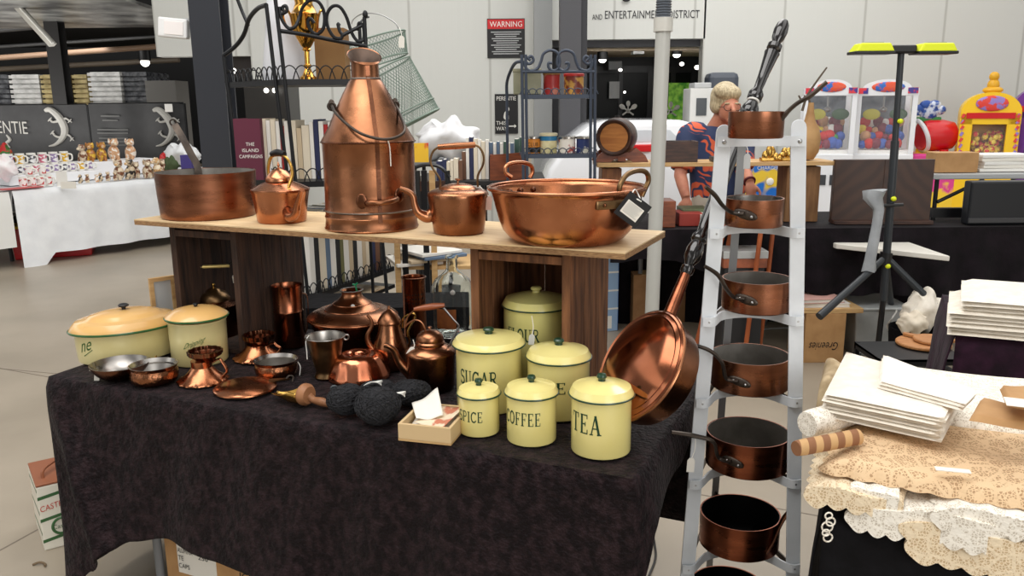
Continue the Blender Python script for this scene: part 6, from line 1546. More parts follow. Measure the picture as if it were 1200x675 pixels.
# ------------------------------------------------------------------ table of books behind the kettle
YK = 5.4
zk = aty(560, 212, YK).z
def tablebox(name, label, x0, x1, Y, z, dep, m, legs=black, th=.03):
    a, b = aty(x0, 200, Y).x, aty(x1, 200, Y).x
    o_ = empty(name, label, 'table', (a, Y, 0)); w = b-a
    obj('tabletop', MB().box((w/2, dep/2, z-th/2), (w, dep, th)), m, o_, 0, .003)
    for x in (.04, w-.04):
        for y in (.05, dep-.05): obj('leg', MB().box((x, y, (z-th)/2), (.035, .035, z-th)), legs, o_, 0)
    return o_
tablebox('book_table', 'black table holding rows of old books behind the second kettle', 484, 640, YK, zk, .7, mat('table_black', (30, 28, 28), .5))
x = 508.0
rows = [(511, [(7, 4, 189), (5, 4, 187), (4, 0, 190), (4, 0, 188), (6, 0, 186), (5, 7, 188)], 'low row of dark books', .05), (541, [(5, 7, 178), (4, 1, 162), (5, 4, 161), (5, 0, 163), (4, 1, 164), (5, 0, 166), (4, 1, 164)], 'tall row of pale books', .12), (573, [(5, 9, 167), (4, 1, 168), (4, 9, 166), (4, 1, 168), (5, 6, 166), (3, 0, 168), (5, 9, 168)], 'rack of blue books', .2), (603, [(6, 6, 163), (5, 6, 161), (4, 0, 164), (5, 0, 166)], 'green book row', .28)]
for x, bs, nm, dy in rows:
    for k, (wd, ci, yt) in enumerate(bs):
        book('%s book, %s in the %s on the black table' % (NM[ci], ords[k], nm), x, x+wd-.4, yt, YK+dy, zk+.001, .16, cr[ci], nm); x += wd
mr = empty('magazine_rack', 'reddish wooden book trough holding the blue books', 'rack', (aty(574, 200, YK).x, YK+.02, zk+.001))
wmr = aty(617, 200, YK).x-aty(574, 200, YK).x; hmr = aty(600, 179, YK).z-zk
obj('front_panel', MB().prism([(0, 0), (wmr, 0), (wmr, hmr*.9), (wmr*.92, hmr), (wmr*.08, hmr*.92), (0, hmr*.8)], (0, 0, 0), (1, 0, 0), (0, 0, 1), .015), wood_red, mr, 0)
for x in (.008, wmr-.008): obj('end_panel', MB().box((x, .11, hmr*.45), (.016, .18, hmr*.9)), wood_red, mr, 0)
boxpx('picture_book', 484, 168, 502, 190, YK+.5, .02, mat('book_yellow', (240, 190, 50), .5, 0, (214, 70, 40), 5, contrast=(.52, .56)), 'yellow and red picture book standing behind the black chair', 'book').location.z += 0
ch = empty('wooden_chair', 'dark chair with curved top rail behind the second kettle', 'chair', (aty(505, 300, 4.98).x, 4.98, 0))
cc = Vector(ch.location)
obj('top_rail', MB().tube([aty(487, 196, 4.98)-cc, aty(500, 193, 4.985)-cc, aty(516, 196, 4.985)-cc, aty(527, 208, 4.98)-cc], .022, 10, 5, .5), black, ch)
for x in (489, 524): q = aty(x, 200, 4.98)-cc; obj('leg', MB().tube([q, Vector((q.x, q.y, 0))], .017, 8, 1), black, ch); obj('leg', MB().tube([Vector((q.x, q.y-.38, .45)), Vector((q.x, q.y-.4, 0))], .017, 8, 1), black, ch)
obj('seat', MB().box((0, -.2, .45), (.40, .42, .03)), black, ch, 0, .01); obj('slat', MB().box((0, .0, aty(505, 218, 4.98).z), (.2, .02, .06)), wood_dk, ch, 0)
for k, (x0, x1, y0, y1, Y, m) in enumerate(((486, 562, 128, 175, 7.6, mat('cloth_white_far', (226, 226, 228), .8)),)):
    tablebox('stock_table', 'grey table under the white sheet covered heap', 480, 570, 7.4, aty(520, 188, 7.6).z, .9, mgrey); heap('covered_stock', 'white sheet covered heap behind the book table', (x0, 140, x1, 190), 7.4, m, 'cloth', 8)
# low shelf with magazines under the board between the crates
ms = empty('magazine_shelf', 'pale wooden shelf unit of magazines seen below the board behind the glass bottle', 'shelf', (aty(520, 330, 4.1).x, 4.1, 0)); mc = Vector(ms.location)
for x, m in ((466, wood_lt), (475, black), (500, black), (509, wood_lt)):
    q = aty(x, 300, 4.1)-mc; obj('post', MB().box((q.x, 0, .62), (.028, .02, 1.24)), m, ms, 0)
zs = aty(510, 312, 4.1).z; obj('shelf_board', MB().box((0, .18, zs-.01), (.42, .34, .018)), wood_lt, ms, 0)
obj('shelf_board', MB().box((0, .18, zs-.36), (.42, .34, .018)), wood_lt, ms, 0)
for k, (x, y, m, lab) in enumerate(((492, 306, 1, 'white magazine at the bottom of the shelf behind the glass bottle'), (506, 301, 2, 'tan magazine in the middle of the pile behind the glass bottle'), (520, 297, 9, 'blue grey magazine on top of the pile behind the glass bottle'), (515, 292, 1, 'white magazine sliding off the top of the pile'))):
    q = aty(x, y, 4.2); tag(obj('magazine', MB().box((0, .1, .008), (.24, .28, .016)), cr[m], None, 0, .003, (q.x, 4.14, zs+.001+.018*k), .35+.1*k), lab, 'magazine')
# ------------------------------------------------------------------ blue grey tin rack
YT = 5.0
tr = empty('bakers_rack', 'blue grey wrought iron rack of old tins in front of the door recess', 'rack', (aty(655, 300, YT).x, YT, 0)); tc_ = Vector(tr.location)
def tp_(x, y, dy=0): return aty(x, y, YT+dy)-tc_
for x0, x1 in ((611.5, 613), (616, 617.5), (692.5, 692), (697.5, 697)):
    a_, b_ = tp_(x0, 64), tp_(x1, 180); b_ = b_+(b_-a_).normalized()*((b_.z)/abs((b_-a_).normalized().z)); obj('post', MB().tube([a_, b_], .009, 8, 1), bluemetal, tr)
for pts in ([(612, 72, 0), (604, 74, .1), (598, 84, .2), (594, 97, .28), (594, 112, .3)], [(697, 70, 0), (690, 72, .1)]): obj('side_scroll', MB().tube([tp_(*p) for p in pts], .010, 8, 5), bluemetal, tr)
q = tp_(594, 112, .3); obj('post', MB().tube([q, Vector((q.x, q.y, 0))], .009, 8, 1), bluemetal, tr)
obj('crest_rail', MB().tube([tp_(612, 84), tp_(698, 84)], .009, 8, 1), bluemetal, tr)
for sx in (0, 1):
    def fx(x): return x if not sx else 1309-x
    pts = [(622, 71), (619, 68), (623, 66), (625, 71), (620, 75), (615, 72), (616, 79), (622, 83), (630, 80), (634, 72), (637, 63), (645, 59), (653, 62), (656, 72), (654, 80), (648, 83), (643, 79), (643, 74), (647, 74)]
    obj('crest_scroll', MB().tube([tp_(fx(x), y) for x, y in pts], .0085, 8, 6), bluemetal, tr)
def tshelf(y, dep=.32):
    a_, b_ = tp_(611, y), tp_(699, y); z = a_.z; w = b_.x-a_.x
    s_ = obj('shelf', MB().box(((a_.x+b_.x)/2, dep/2, z-.012), (w, dep, .024)), bluemetal, tr, 0)
    mb = MB()
    for k in range(10):
        c = Vector((a_.x+w*(k+.5)/10, 0, z)); rr = w/14
        mb.tube([c-Vector((rr, 0, 0)), c+Vector((-rr*.6, 0, rr*.8)), c+Vector((0, 0, rr*1.1)), c+Vector((rr*.6, 0, rr*.8)), c+Vector((rr, 0, 0))], .003, 6, 3)
    obj('gallery_loops', mb, bluemetal, s_); return z
zt1, zt2 = tshelf(111), tshelf(181)
def tinat(label, x0, x1, yt, z, m, band=None, word=None, sq=False, bandm=None, wm=None):
    a_, b_ = aty(x0, 150, YT+.1), aty(x1, 150, YT+.1); r = (b_.x-a_.x)/2; h = aty((x0+x1)/2, yt, YT+.1).z-z
    o_ = empty('storage_tin', label, 'tin', ((a_.x+b_.x)/2, YT+.1+(0 if sq else r*.6), z+.001))
    if sq:
        obj('body', MB().box((0, .06, h/2-.004), (2*r, .16, h-.012)), m, o_, 0, .004); obj('lid', MB().box((0, .06, h-.008), (2*r+.006, .166, .02)), bandm or m, o_, 0, .003); return o_
    obj('body', MB().lathe([(0, 0), (r, 0), (r, h*.88), (0, h*.88)], 32), m, o_); obj('lid', MB().lathe([(0, h*.86), (r+.004, h*.86), (r+.004, h*.97), (r-.004, h), (0, h)], 32), bandm or m, o_)
    if word:
        vs_, fs_, asp = text_geo(word); mb = MB(); R_ = r+.0015
        mb.polys(vs_, fs_, lambda p: Vector((R_*math.cos(-PI/2-.75+1.5*p.x), R_*math.sin(-PI/2-.75+1.5*p.x), h*.42+p.y*h*.22))); obj('lettering', mb, wm or white, o_, 0)
    if band: obj('label_band', MB().lathe([(r+.0008, h*band[0]), (r+.0008, h*band[1])], 32, caps=(False, False)), band[2], o_)
    return o_
tinat('square faded green tin at the left of the top rack shelf', 602, 634, 81, zt1, mat('tin_faded', (128, 128, 104), .5, 0, (150, 146, 122), 9), sq=True)
tinat('round red tin in the middle of the top rack shelf', 637, 656, 84, zt1, mat('tin_red', (160, 44, 42), .4, 0, (190, 120, 100), 16, contrast=(.55, .6)), bandm=mat('tin_brass', (150, 110, 60), .4, .5))
tinat('red and gold tin with a scene at the right of the top rack shelf', 661, 684, 86, zt1, mat('tin_gold', (200, 150, 70), .4, 0, (120, 50, 36), 20, contrast=(.45, .55)), bandm=mat('tin_lidred', (180, 44, 40), .4))
tinat('orange and black tin lettered CLUB on the lower rack shelf', 616, 633, 160, zt2, mat('tin_orange', (206, 130, 50), .4), band=(.05, .36, black), word='CLUB', wm=black, bandm=tin)
tinat('blue and cream tin on the lower rack shelf', 633, 653, 156, zt2, mat('tin_cream', (226, 214, 170), .4, 0, (180, 170, 120), 14), band=(.62, .84, mat('tin_blue', (40, 110, 150), .4)), bandm=mat('tin_lidcream', (206, 196, 160), .4))
tinat('white and red tin on the lower rack shelf', 655, 675, 160, zt2, mat('tin_whitered', (226, 218, 206), .4, 0, (170, 70, 60), 16, contrast=(.55, .6)), bandm=tin)
tinat('dark blue tin at the right of the lower rack shelf', 676, 692, 160, zt2, mat('tin_navy', (40, 54, 100), .4, 0, (210, 206, 190), 10, contrast=(.56, .6)), bandm=tin)
# dark cabinet hanging behind the rack and black frame at left
boxpx('black_cabinet', 293, 97, 342, 302, 8.6, .5, mat('cabinet_black', (38, 36, 34), .4), 'black cabinet with small bright lamps seen through the tall rack', 'cabinet')
boxpx('dark_opening', 262, 63, 299, 92, YB+.15, .1, mat('opening_dark', (44, 38, 36), .6), 'dark brown window opening above the tall rack shelf', 'window')
for k, (x, y) in enumerate(((274, 83), (312, 106), (322, 106))):
    p = aty(x, y, 8.5); tag(obj('spot_light', MB().ball((0, 0, 0), (.025, .025, .025), 12, 8), lampm, None, 40, 0, p), ['tiny bright lamp in the dark opening by the rack', 'left tiny lamp on the black cabinet', 'right tiny lamp on the black cabinet'][k], 'light')
# ------------------------------------------------------------------ barrel on stand
YBR = 4.9
bz_ = aty(730, 194, YBR).z
pb_ = aty(719, 162, YBR); bs_ = empty('barrel_stand', 'wooden cradle carrying the small barrel', 'stand', (aty(730, 194, YBR).x, YBR, bz_)); kq = proj(pb_)[2]/F
hs = (194-176)*kq
for y in (.0, .2): obj('cradle_side', MB().prism([(-34*kq, 0), (-14*kq, 0), (-8*kq, 4*kq), (8*kq, 4*kq), (14*kq, 0), (34*kq, 0), (30*kq, 8*kq), (18*kq, 18*kq), (10*kq, 12*kq), (-10*kq, 12*kq), (-18*kq, 18*kq), (-30*kq, 8*kq)], (0, y, 0), (1, 0, 0), (0, 0, 1), .03), wood_red, bs_, 0)
obj('cross_bar', MB().box((0, .09, .02), (.05, .2, .03)), wood_red, bs_, 0)
bar = empty('barrel', 'small dark oak barrel with light wooden end lying on its stand', 'barrel', pb_, -.28)
rB = 22*kq; M = Matrix.Rotation(-PI/2, 3, 'X')
obj('staves', MB().lathe([(rB*.80, .015), (rB*.92, 0), (rB, .0), (rB*1.08, .08), (rB*1.11, .14), (rB*1.08, .20), (rB, .28), (rB*.9, .28)], 36, M=M, caps=(False, True)), wood_dk, bar)
obj('head', MB().lathe([(0, .018), (rB*.84, .018), (rB*.84, .26), (0, .26)], 36, M=M), mat('oak_head', (186, 122, 62), .5, 0, (160, 98, 48), 8, stretch=(1, 1, 7)), bar)
for y in (.03, .25): obj('hoop', MB().lathe([(rB*1.03, y-.012), (rB*1.055, y), (rB*1.03, y+.012)], 36, M=M, caps=(False, False)), black, bar)
obj('tap_plug', MB().tube([(0, .14, rB*1.1), (0, .14, rB*1.22)], .014, 10, 1), black, bar)
# white conduit pole with ribbed hose
p0, p1 = aty(763, 372, 4.5), aty(777, 36, 4.5)
pl_ = empty('conduit_pole', 'pale grey vertical pipe with ribbed dark hose at its top', 'pole', (p0.x, 4.5, 0)); xx = p0.x
topz = p1.z
obj('pipe', MB().tube([(0, 0, 0), (p1.x-xx, 0, topz)], .039, 24, 1), mat('pvc', (188, 188, 182), .35), pl_)
obj('coupling', MB().tube([(p1.x-xx, 0, topz-.005), (p1.x-xx, 0, topz+.065)], .050, 24, 1), mat('pvc2', (206, 204, 196), .35), pl_)
mb = MB(); mb.lathe([(.036+.006*(k % 2), topz+.06+k*.0065) for k in range(90)], 20, c=(p1.x-xx, 0, 0)); obj('ribbed_hose', mb, mat('hose_grey', (92, 98, 106), .4), pl_)
# white car behind the barrel
YC = 8.0
a_, b_ = aty(676, 160, YC).x, aty(812, 160, YC).x
car = empty('car', 'white car parked behind the barrel with a red tail light', 'car', ((a_+b_)/2, YC+.8, 0)); W_ = b_-a_
zr2, zs_ = aty(760, 140, YC+.5).z, aty(760, 166, YC).z
def carsec(t_): return t_
prof_ = [(-.5, .35), (-.5, .75), (-.46, .95), (-.36, zs_), (-.24, zr2-.04), (-.15, zr2), (.25, zr2), (.36, zr2-.05), (.46, zs_), (.5, zs_-.1), (.5, .35)]
obj('body', MB().prism([(x*W_*1.6, z) for x, z in prof_], (0, -.8, 0), (1, 0, 0), (0, 0, 1), 1.6), mat('car_white', (236, 238, 242), .2, coat=1), car, 50, .06)
obj('tail_light', MB().box((.12, -.82, zs_-.06), (.34, .04, .07)), red, car, 0, .01)
obj('side_window', MB().prism([(-.30*W_, zs_+.0), (-.2*W_, zr2-.09), (.3*W_, zr2-.09), (.4*W_, zs_)], (0, -.805, 0), (1, 0, 0), (0, 0, 1), .01), mat('car_glass', (214, 220, 226), .1), car, 0)
for x in (-W_*.5, W_*.5): obj('wheel', MB().lathe([(0, -.1), (.3, -.1), (.31, 0), (.3, .1), (0, .1)], 28, M=Matrix.Rotation(PI/2, 3, 'X'), c=(x, -.66, .31)), black, car)
# ================================================================== BLACK VELVET TABLE and what stands on it
YV = 5.0
zv = aty(880, 268, YV).z
xa, xb = aty(715, 260, YV).x, aty(1240, 280, YV).x
vt = empty('trestle_table', 'long table under black velvet behind the pan stand', 'table', (xa, YV, 0)); WV = xb-xa
obj('tabletop', MB().box((WV/2, .4, zv-.03), (WV, .76, .04)), white, vt, 0)
for x in (.3, 1.2, WV-.3):
    for y in (.12, .68): obj('leg', MB().tube([(x, y, 0), (x, y, zv-.05)], .016, 8, 1), mgrey, vt)
hb0, hb1 = aty(760, 306, YV).z, aty(1000, 347, YV).z
def hbx(a): return interp(a, [(.10, hb0), (.30, (hb0+hb1)/2), (.55, hb1), (1, hb1)])
vel2 = mat('black_velvet', (24, 17, 23), .8, 0, (11, 8, 11), 10, 5, bump=.5, bscale=20, sheen=.03, spec=.2)
mb = MB().grid(lambda a, b: Vector((xa+a*WV, YV-.012-(.03*(1-2*b)*(1+math.sin(a*70)) if b < .5 else -(b-.5)*2*.8), hbx(a)+(zv-hbx(a))*2*b+.02*math.sin(a*13)*(1-2*b) if b < .5 else zv)), 140, 20)
bmesh.ops.remove_doubles(mb.bm, verts=mb.bm.verts, dist=.0006)
tag(obj('velvet_tablecloth', mb, vel2, None, 70), 'black velvet cloth on the long table behind the pan stand', 'tablecloth')
mb = MB().grid(lambda a, b: Vector((xa+a*WV, YV+.78+.02*math.sin(a*60), b*(zv-.02))), 60, 4)
tag(obj('velvet_tablecloth', mb, vel2, None, 70), 'black cloth hanging behind the long table down to the floor', 'tablecloth')
zv += .004
def wpx(x0, y0, x1, y1, Y, dep, m, name, label, cat, z=None, rz=0, bevel=.004, group=None):
    cx, cz, w, h = rectY(x0, y0, x1, y1, Y); top = cz+h/2; zz_ = z if z is not None else top-h
    h = top-zz_; o_ = obj(name, MB().box((0, dep/2, h/2), (w, dep, h)), m, None, 0, bevel, (cx, Y, zz_), rz); return tag(o_, label, cat, group)
# white table leaf showing below the cloth at the right
p0, p1 = aty(980, 283, YV-.06), aty(1113, 303, YV-.5)
z_ = (p0.z+p1.z)/2
tag(obj('table_leaf', MB().hexa([Vector(p) for p in ((p0.x, p0.y, z_-.03), (p1.x, p1.y, z_-.03), (p1.x, YV+.3, z_-.03), (p0.x, YV+.3, z_-.03), (p0.x, p0.y, z_), (p1.x, p1.y, z_), (p1.x, YV+.3, z_), (p0.x, YV+.3, z_))]), mat('leaf_white', (222, 218, 208), .4), None, 0, .004), 'white folding table top sticking out below the black velvet', 'table')
# brown veneered panel
cx, cz, w, h = rectY(978, 186, 1091, 268, YV+.15)
pn = empty('veneer_panel', 'large dark brown chevron veneered panel standing on the velvet table', 'panel', (cx, YV+.15, zv), -.06); R_ = Matrix.Rotation(-.10, 3, 'X'); h = cz+h/2-zv
vm = [mat('veneer_%s' % k, (66, 44, 34), .4, 0, (54, 36, 29), 4, stretch=(1, 1, 1), detail=5, kind='wave', contrast=(.1, .9)) for k in ('west', 'east')]
for k, m in enumerate(vm): m.node_tree.nodes['Mapping'].inputs['Rotation'].default_value = (0, .8 if k else -.8, 0)
for k, x in enumerate((-w/4, w/4)): obj('veneer_half', MB().box((x, .03, h/2), (w/2, .05, h-.02), None), vm[k], pn, 0, .002)
obj('bottom_ledge', MB().box((0, .0, .012), (w, .12, .022)), wood_dk, pn, 0, .002)
# grey folding table at the right with box and papers
YG = YV+.25
zg = aty(1145, 203, YG).z
gx0, gx1 = aty(1091, 200, YG).x, aty(1240, 200, YG).x
gt = empty('folding_table', 'small grey topped folding table standing on the velvet table at the right', 'table', (gx0, YG, zv)); w = gx1-gx0
obj('tabletop', MB().box((w/2, .2, zg-zv-.02), (w, .42, .035)), mat('table_grey', (176, 178, 178), .4), gt, 0, .006)
for x in (.06, w-.06): 
    for y in (.03, .36): obj('leg', MB().tube([(x, y, 0), (x, y, zg-zv-.04)], .014, 8, 1), black, gt)
obj('brace', MB().tube([(.06, .0, .12), (.34, .0, .26)], .012, 8, 1), black, gt)
obj('lower_bar', MB().box((.22, .02, .05), (.36, .05, .06)), black, gt, 0)
wpx(1097, 179, 1147, 199, YG+.05, .14, kraft, 'cardboard_box', 'small brown cardboard box on the grey folding table', 'box', zg+.001)
zp = zg+.001
for k in range(5):
    cx, cz, w, h = rectY(1150+2*(k % 3), 180, 1215, 200, YG+.06)
    tag(obj('paper_sheets', MB().box((0, .12, .011), (w, .22, .021)), [white, paper][k % 2], None, 0, .003, (cx+.01*(k % 2), YG+.06, zp+k*.0222), .04*(k % 3)), ['bottom', 'second', 'middle', 'fourth', 'top'][k]+' bundle of white papers stacked beside the small box', 'papers', 'paper bundles on the grey table')
# black flat case
cx, cz, w, h = rectY(1137, 213, 1235, 281, YV+.02); h = cz+h/2-zv
bc = empty('black_case', 'flat black case standing upright on the velvet table under the grey table', 'case', (cx, YV+.03, zv))
obj('shell', MB().box((0, .05, h/2), (w, .09, h)), mat('case_black', (26, 28, 32), .35), bc, 0, .012); obj('edge_band', MB().box((0, .0, .03), (w, .012, .03)), mat('case_edge', (60, 60, 62), .4), bc, 0, .002)
# shelf plank and supports
YS = YV+.2
zs2 = aty(840, 190, YS).z
pl0, pl1 = aty(700, 190, YS).x, aty(980, 188, YS).x
wb = pl1-pl0
tag(obj('shelf_plank', MB().box((wb/2, .15, -.014), (wb, .3, .026)), wood_lt, None, 0, .003, (pl0, YS, zs2)), 'long pale plank shelf passing in front of the person', 'plank')
wpx(921, 196, 960, 262, YS+.05, .2, mat('crate_brown', (140, 100, 62), .6, 0, (112, 78, 46), 6, stretch=(6, 6, 1)), 'wooden_crate', 'upright brown box under the right end of the plank shelf', 'crate', zv)
bpy.data.objects['wooden_crate.002'].dimensions if 'wooden_crate.002' in bpy.data.objects else None
wpx(705, 198, 728, 262, YS+.05, .2, wood_md, 'support_block', 'wooden block under the left end of the plank shelf', 'block', zv)
def trough(label, x0, x1, y0, y1, Y, z, dep=.16, m=wood_dk):
    cx, cz, w, h = rectY(x0, y0, x1, y1, Y); h = cz+h/2-z; o_ = empty('wooden_box', label, 'box', (cx, Y, z))
    th = .012
    obj('front_side', MB().box((0, th/2, h/2), (w, th, h)), m, o_, 0, .001); obj('back_side', MB().box((0, dep-th/2, h/2), (w, th, h)), m, o_, 0, .001)
    for x in (-w/2+th/2, w/2-th/2): obj('end_side', MB().box((x, dep/2, h/2), (th, dep-2*th, h)), m, o_, 0)
    obj('base', MB().box((0, dep/2, th/2), (w-2*th, dep-2*th, th)), m, o_, 0); return o_
trough('dark mahogany open box on the plank shelf right of the pole', 774, 818, 166, 189, YS+.02, zs2+.001, m=wood_dk)
bpy.context.view_layer.update()
dz = zs2+.001+(aty(727, 180, YS).z-aty(727, 190, YS).z)
# the barrel and its stand rest on the block
zb_top = zs2
bs_.location.y = YS+.06; bar.location.y = YS+.02
sh = zb_top+.001-bs_.location.z; bs_.location.z += sh; bar.location.z = bs_.location.z+12*kq+rB*.86
bar.location.x = aty(719, 160, YS+.02).x; bs_.location.x = aty(730, 190, YS).x
wpx(836, 184, 868, 192, YS-.0, .12, black, 'black_tray', 'flat black tray on the plank shelf behind the ladder rail', 'tray', zs2+.001)
# gourd, brass ornament and twigs on the plank
p = aty(946, 188, YS+.1)
gd = empty('dried_gourd', 'tan dried gourd with twigs standing on the plank shelf', 'gourd', (p.x, YS+.1, zs2)); kg = proj(p)[2]/F
obj('gourd_body', MB().lathe([(0, 0), (7*kg, 1*kg), (12*kg, 10*kg), (13*kg, 24*kg), (11*kg, 36*kg), (6*kg, 46*kg), (4*kg, 56*kg), (3*kg, 66*kg), (0, 66*kg)], 32, mod=lambda a, z: 1+.04*math.sin(3*a+z*20)), mat('gourd_tan', (190, 150, 100), .6, 0, (160, 118, 74), 8), gd)
g0 = Vector(gd.location)
mb = MB()
for pts in ([(940, 130), (946, 112), (958, 94), (969, 79)], [(950, 128), (948, 116), (945, 112)], [(944, 112), (940, 118), (936, 112)]): mb.tube([aty(x, y, YS+.1)-g0 for x, y in pts], [.009, .007, .005], 8, 4)
obj('twig', mb, mat('twig', (92, 80, 66), .8), gd)
br = empty('brass_ornament', 'heap shaped brass animal ornament on the plank shelf', 'ornament', (aty(912, 189, YS+.06).x, YS+.06, zs2+.001)); kb = kg
mb = MB()
rnd = random.Random(4)
for k in range(9): mb.ball(((-16+4*k)*kb, rnd.uniform(-.02, .02), (6+4*math.sin(k*1.3))*kb), (4.2*kb, 3.6*kb, (6+3*math.sin(k))*kb), 14, 8)
obj('body', mb, brass, br); obj('foot', MB().box((0, 0, 2*kb), (42*kb, 10*kb, 4*kb)), brass, br, 0, .004)
# things lying on the velvet
for k, (x0, y0, x1, y1, dy, m, lab, nm, cat) in enumerate(((768, 262-26, 792, 262, .05, wood_red, 'reddish wooden box on the velvet just right of the pole', 'wooden_box', 'box'), (800, 245, 832, 250, .2, mat('cover_green', (90, 100, 70), .5), 'green covered book on the velvet before the person', 'book', 'book'), (796, 250, 824, 257, .1, mat('cover_red', (150, 50, 40), .5), 'red covered book on the velvet nearest the pole', 'book', 'book'), (822, 252, 842, 259, .06, cr[1], 'white covered book on the velvet beside the red book', 'book', 'book'))):
    wpx(x0, y0, x1, y1, YV+dy, .2, m, nm, lab, cat, zv)
# poster of the arcade in the gap under the plank
# ------------------------------------------------------------------ under the velvet table
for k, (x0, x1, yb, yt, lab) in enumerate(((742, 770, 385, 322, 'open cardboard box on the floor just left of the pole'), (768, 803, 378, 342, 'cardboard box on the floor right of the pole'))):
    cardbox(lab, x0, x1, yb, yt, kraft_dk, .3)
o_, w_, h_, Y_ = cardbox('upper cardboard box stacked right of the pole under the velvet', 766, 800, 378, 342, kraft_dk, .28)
for ob in [o_]: ob.location.z = aty(785, 342, Y_).z+.003; ob.location.y += .01; ob.location.x -= .01
c = atz(714, 388, 0); cx, cz, w, h = rectY(704, 299, 728, 388, c.y); hb_ = cz+h/2
bb = empty('blue_carton', 'tall pale blue and white carton stack beside the brown crate', 'carton', (cx, c.y, 0), .25)
obj('carton', MB().box((0, .12, hb_/2), (w*.75, .24, hb_)), mat('blue_white', (150, 180, 214), .5), bb, 0, .003)
obj('blue_side', MB().box((w*.375+.001, .12, hb_/2), (.002, .24, hb_)), mat('carton_blue', (46, 96, 170), .5), bb, 0)
mb = MB()
for k in range(3): mb.box((0, -.001, hb_*(.3+.24*k)), (w*.75, .002, .012))
mb.box((-.02, -.001, hb_*.12), (w*.4, .002, .09)); obj('label', mb, white, bb, 0)
# orange wooden stool legs, silver boxes, round vacuum
c = Vector((aty(858, 392, 4.72).x, 4.72, 0))
sl = empty('wooden_stool', 'orange brown wooden trestle stool standing behind the pan stand', 'stool', (c.x, c.y, 0)); s0_ = Vector(sl.location)
for pts in ([(850, 262, -.05), (821, 383, -.05)], [(892, 268, -.1), (875, 398, -.1)], [(906, 268, .15), (892, 392, .15)], [(858, 264, .2), (836, 376, .2)]):
    a_, b_ = [aty(x, y, c.y+dy)-s0_ for x, y, dy in pts]; b_ = a_+(b_-a_)*(a_.z/(a_.z-b_.z)); obj('leg', MB().tube([a_, b_], .014, 10, 1), wood_rust, sl)
za_ = aty(875, 263, c.y).z; obj('seat', MB().box((aty(876, 260, c.y).x-s0_.x, .07, za_+.0), (.30, .30, .025)), wood_rust, sl, 0, .006)
cx, cz, w, h = rectY(845, 290, 896, 310, YV+.35)
cx, cz, w, h = rectY(845, 290, 896, 312, 4.72); sb = empty('clear_case', 'clear plastic case with copper coloured contents on a stand before the velvet table', 'case', (cx, 4.66, cz-h/2))
obj('tray', MB().box((0, .1, h*.25), (w, .2, h*.5)), mat('copperish', (170, 96, 66), .5, 0, (120, 70, 50), 12), sb, 0, .003); obj('cover', MB().box((0, .1, h*.7), (w*1.02, .21, h*.4)), mat('clear_plastic', (206, 208, 206)), sb, 0, .004)
obj('stand', MB().box((0, .1, -(cz-h/2)/2), (w*.9, .18, cz-h/2-.002)), mat('stand_dark', (40, 40, 42), .5), sb, 0)
c = atz(820, 358, 0); rv = empty('floor_cleaner', 'grey round floor cleaning machine near the pole', 'cleaner', (c.x, c.y+.1, 0))
obj('base', MB().lathe([(0, .01), (.15, .01), (.17, .03), (.17, .07), (.13, .12), (.05, .15), (0, .15)], 32), mat('cleaner_grey', (96, 96, 98), .3, .3), rv); obj('top_disc', MB().lathe([(0, .148), (.07, .148), (.06, .165), (0, .17)], 24), black, rv)
# cables on the floor
def cable(label, pts, r, m): tag(obj('power_cable', MB().tube([atz(x, y, z) for x, y, z in pts], r, 8, 6), m), label, 'cable')
cable('pale cable curving across the floor behind the stand', [(800, 366, .006), (822, 376, .006), (846, 381, .006), (880, 386, .006), (925, 384, .006)], .006, lgrey)
cable('thin black lead trailing over the floor between the tables', [(803, 535, .1), (793, 556, .006), (774, 582, .006), (763, 606, .006), (767, 636, .006), (768, 655, .006), (758, 680, .006)], .004, black)
cable('black cable looping down from the tripod lamp', [(1037, 326, .4), (1034, 352, .2), (1030, 376, .05), (1012, 404, .02), (1005, 430, .01)], .006, black)
cable('white cable beside the plastic tub', [(1034, 352, .3), (1050, 362, .3), (1046, 372, .3), (1040, 384, .2), (1052, 400, .02)], .005, white)
# ------------------------------------------------------------------ tripod lamp
YP = 4.62
tl = empty('tripod_lamp', 'black tripod work light with two lime yellow heads', 'lamp', (aty(1036, 345, YP).x, YP, 0)); tl0 = Vector(tl.location)
def lp(x, y, dy=0): return aty(x, y, YP+dy)-tl0
pt_, pb2 = lp(1056, 62), lp(1035, 352)
obj('pole', MB().tube([pt_, lp(1049, 165)], .017, 16, 1), mat('lamp_grey', (44, 48, 52), .4), tl)
obj('pole', MB().tube([lp(1049, 165), pb2], .022, 16, 1), mat('lamp_grey', (44, 48, 52)), tl)
obj('head_hub', MB().box(lp(1057, 58), (.14, .07, .045)), black, tl, 0, .012)
for s, x in ((-1, 1021), (1, 1094)):
    q = lp(x, 58.5); hd_ = obj('lamp_head', MB().hexa([q+Vector(p) for p in ((-.105, -.06, -.012), (.105, -.06, -.012), (.105, .06, -.012), (-.105, .06, -.012), (-.075, -.05, .034), (.085, -.05, .034), (.085, .05, .034), (-.075, .05, .034))]), lime, tl, 0, .008)
    obj('lamp_base', MB().box(q+Vector((0, 0, -.016)), (.215, .125, .016)), black, hd_, 0, .004); obj('vent', MB().box(q+Vector((0, -.01, .035)), (.10, .05, .006)), mat('vent_grey', (150, 152, 130), .5), hd_, 0)
for y in (142, 233, 312): obj('clamp_knob', MB().ball(lp(1052-(y-142)*.085+3, y, -.03), (.016, .014, .014), 12, 8), lime if y != 233 else lime, tl)
obj('cross_bar', MB().tube([lp(1034, 241, -.03), lp(1058, 240, -.03)], .010, 10, 1), black, tl)
hub = lp(1038, 301)
obj('leg_hub', MB().tube([lp(1039, 296), lp(1036, 310)], .034, 14, 1), black, tl)
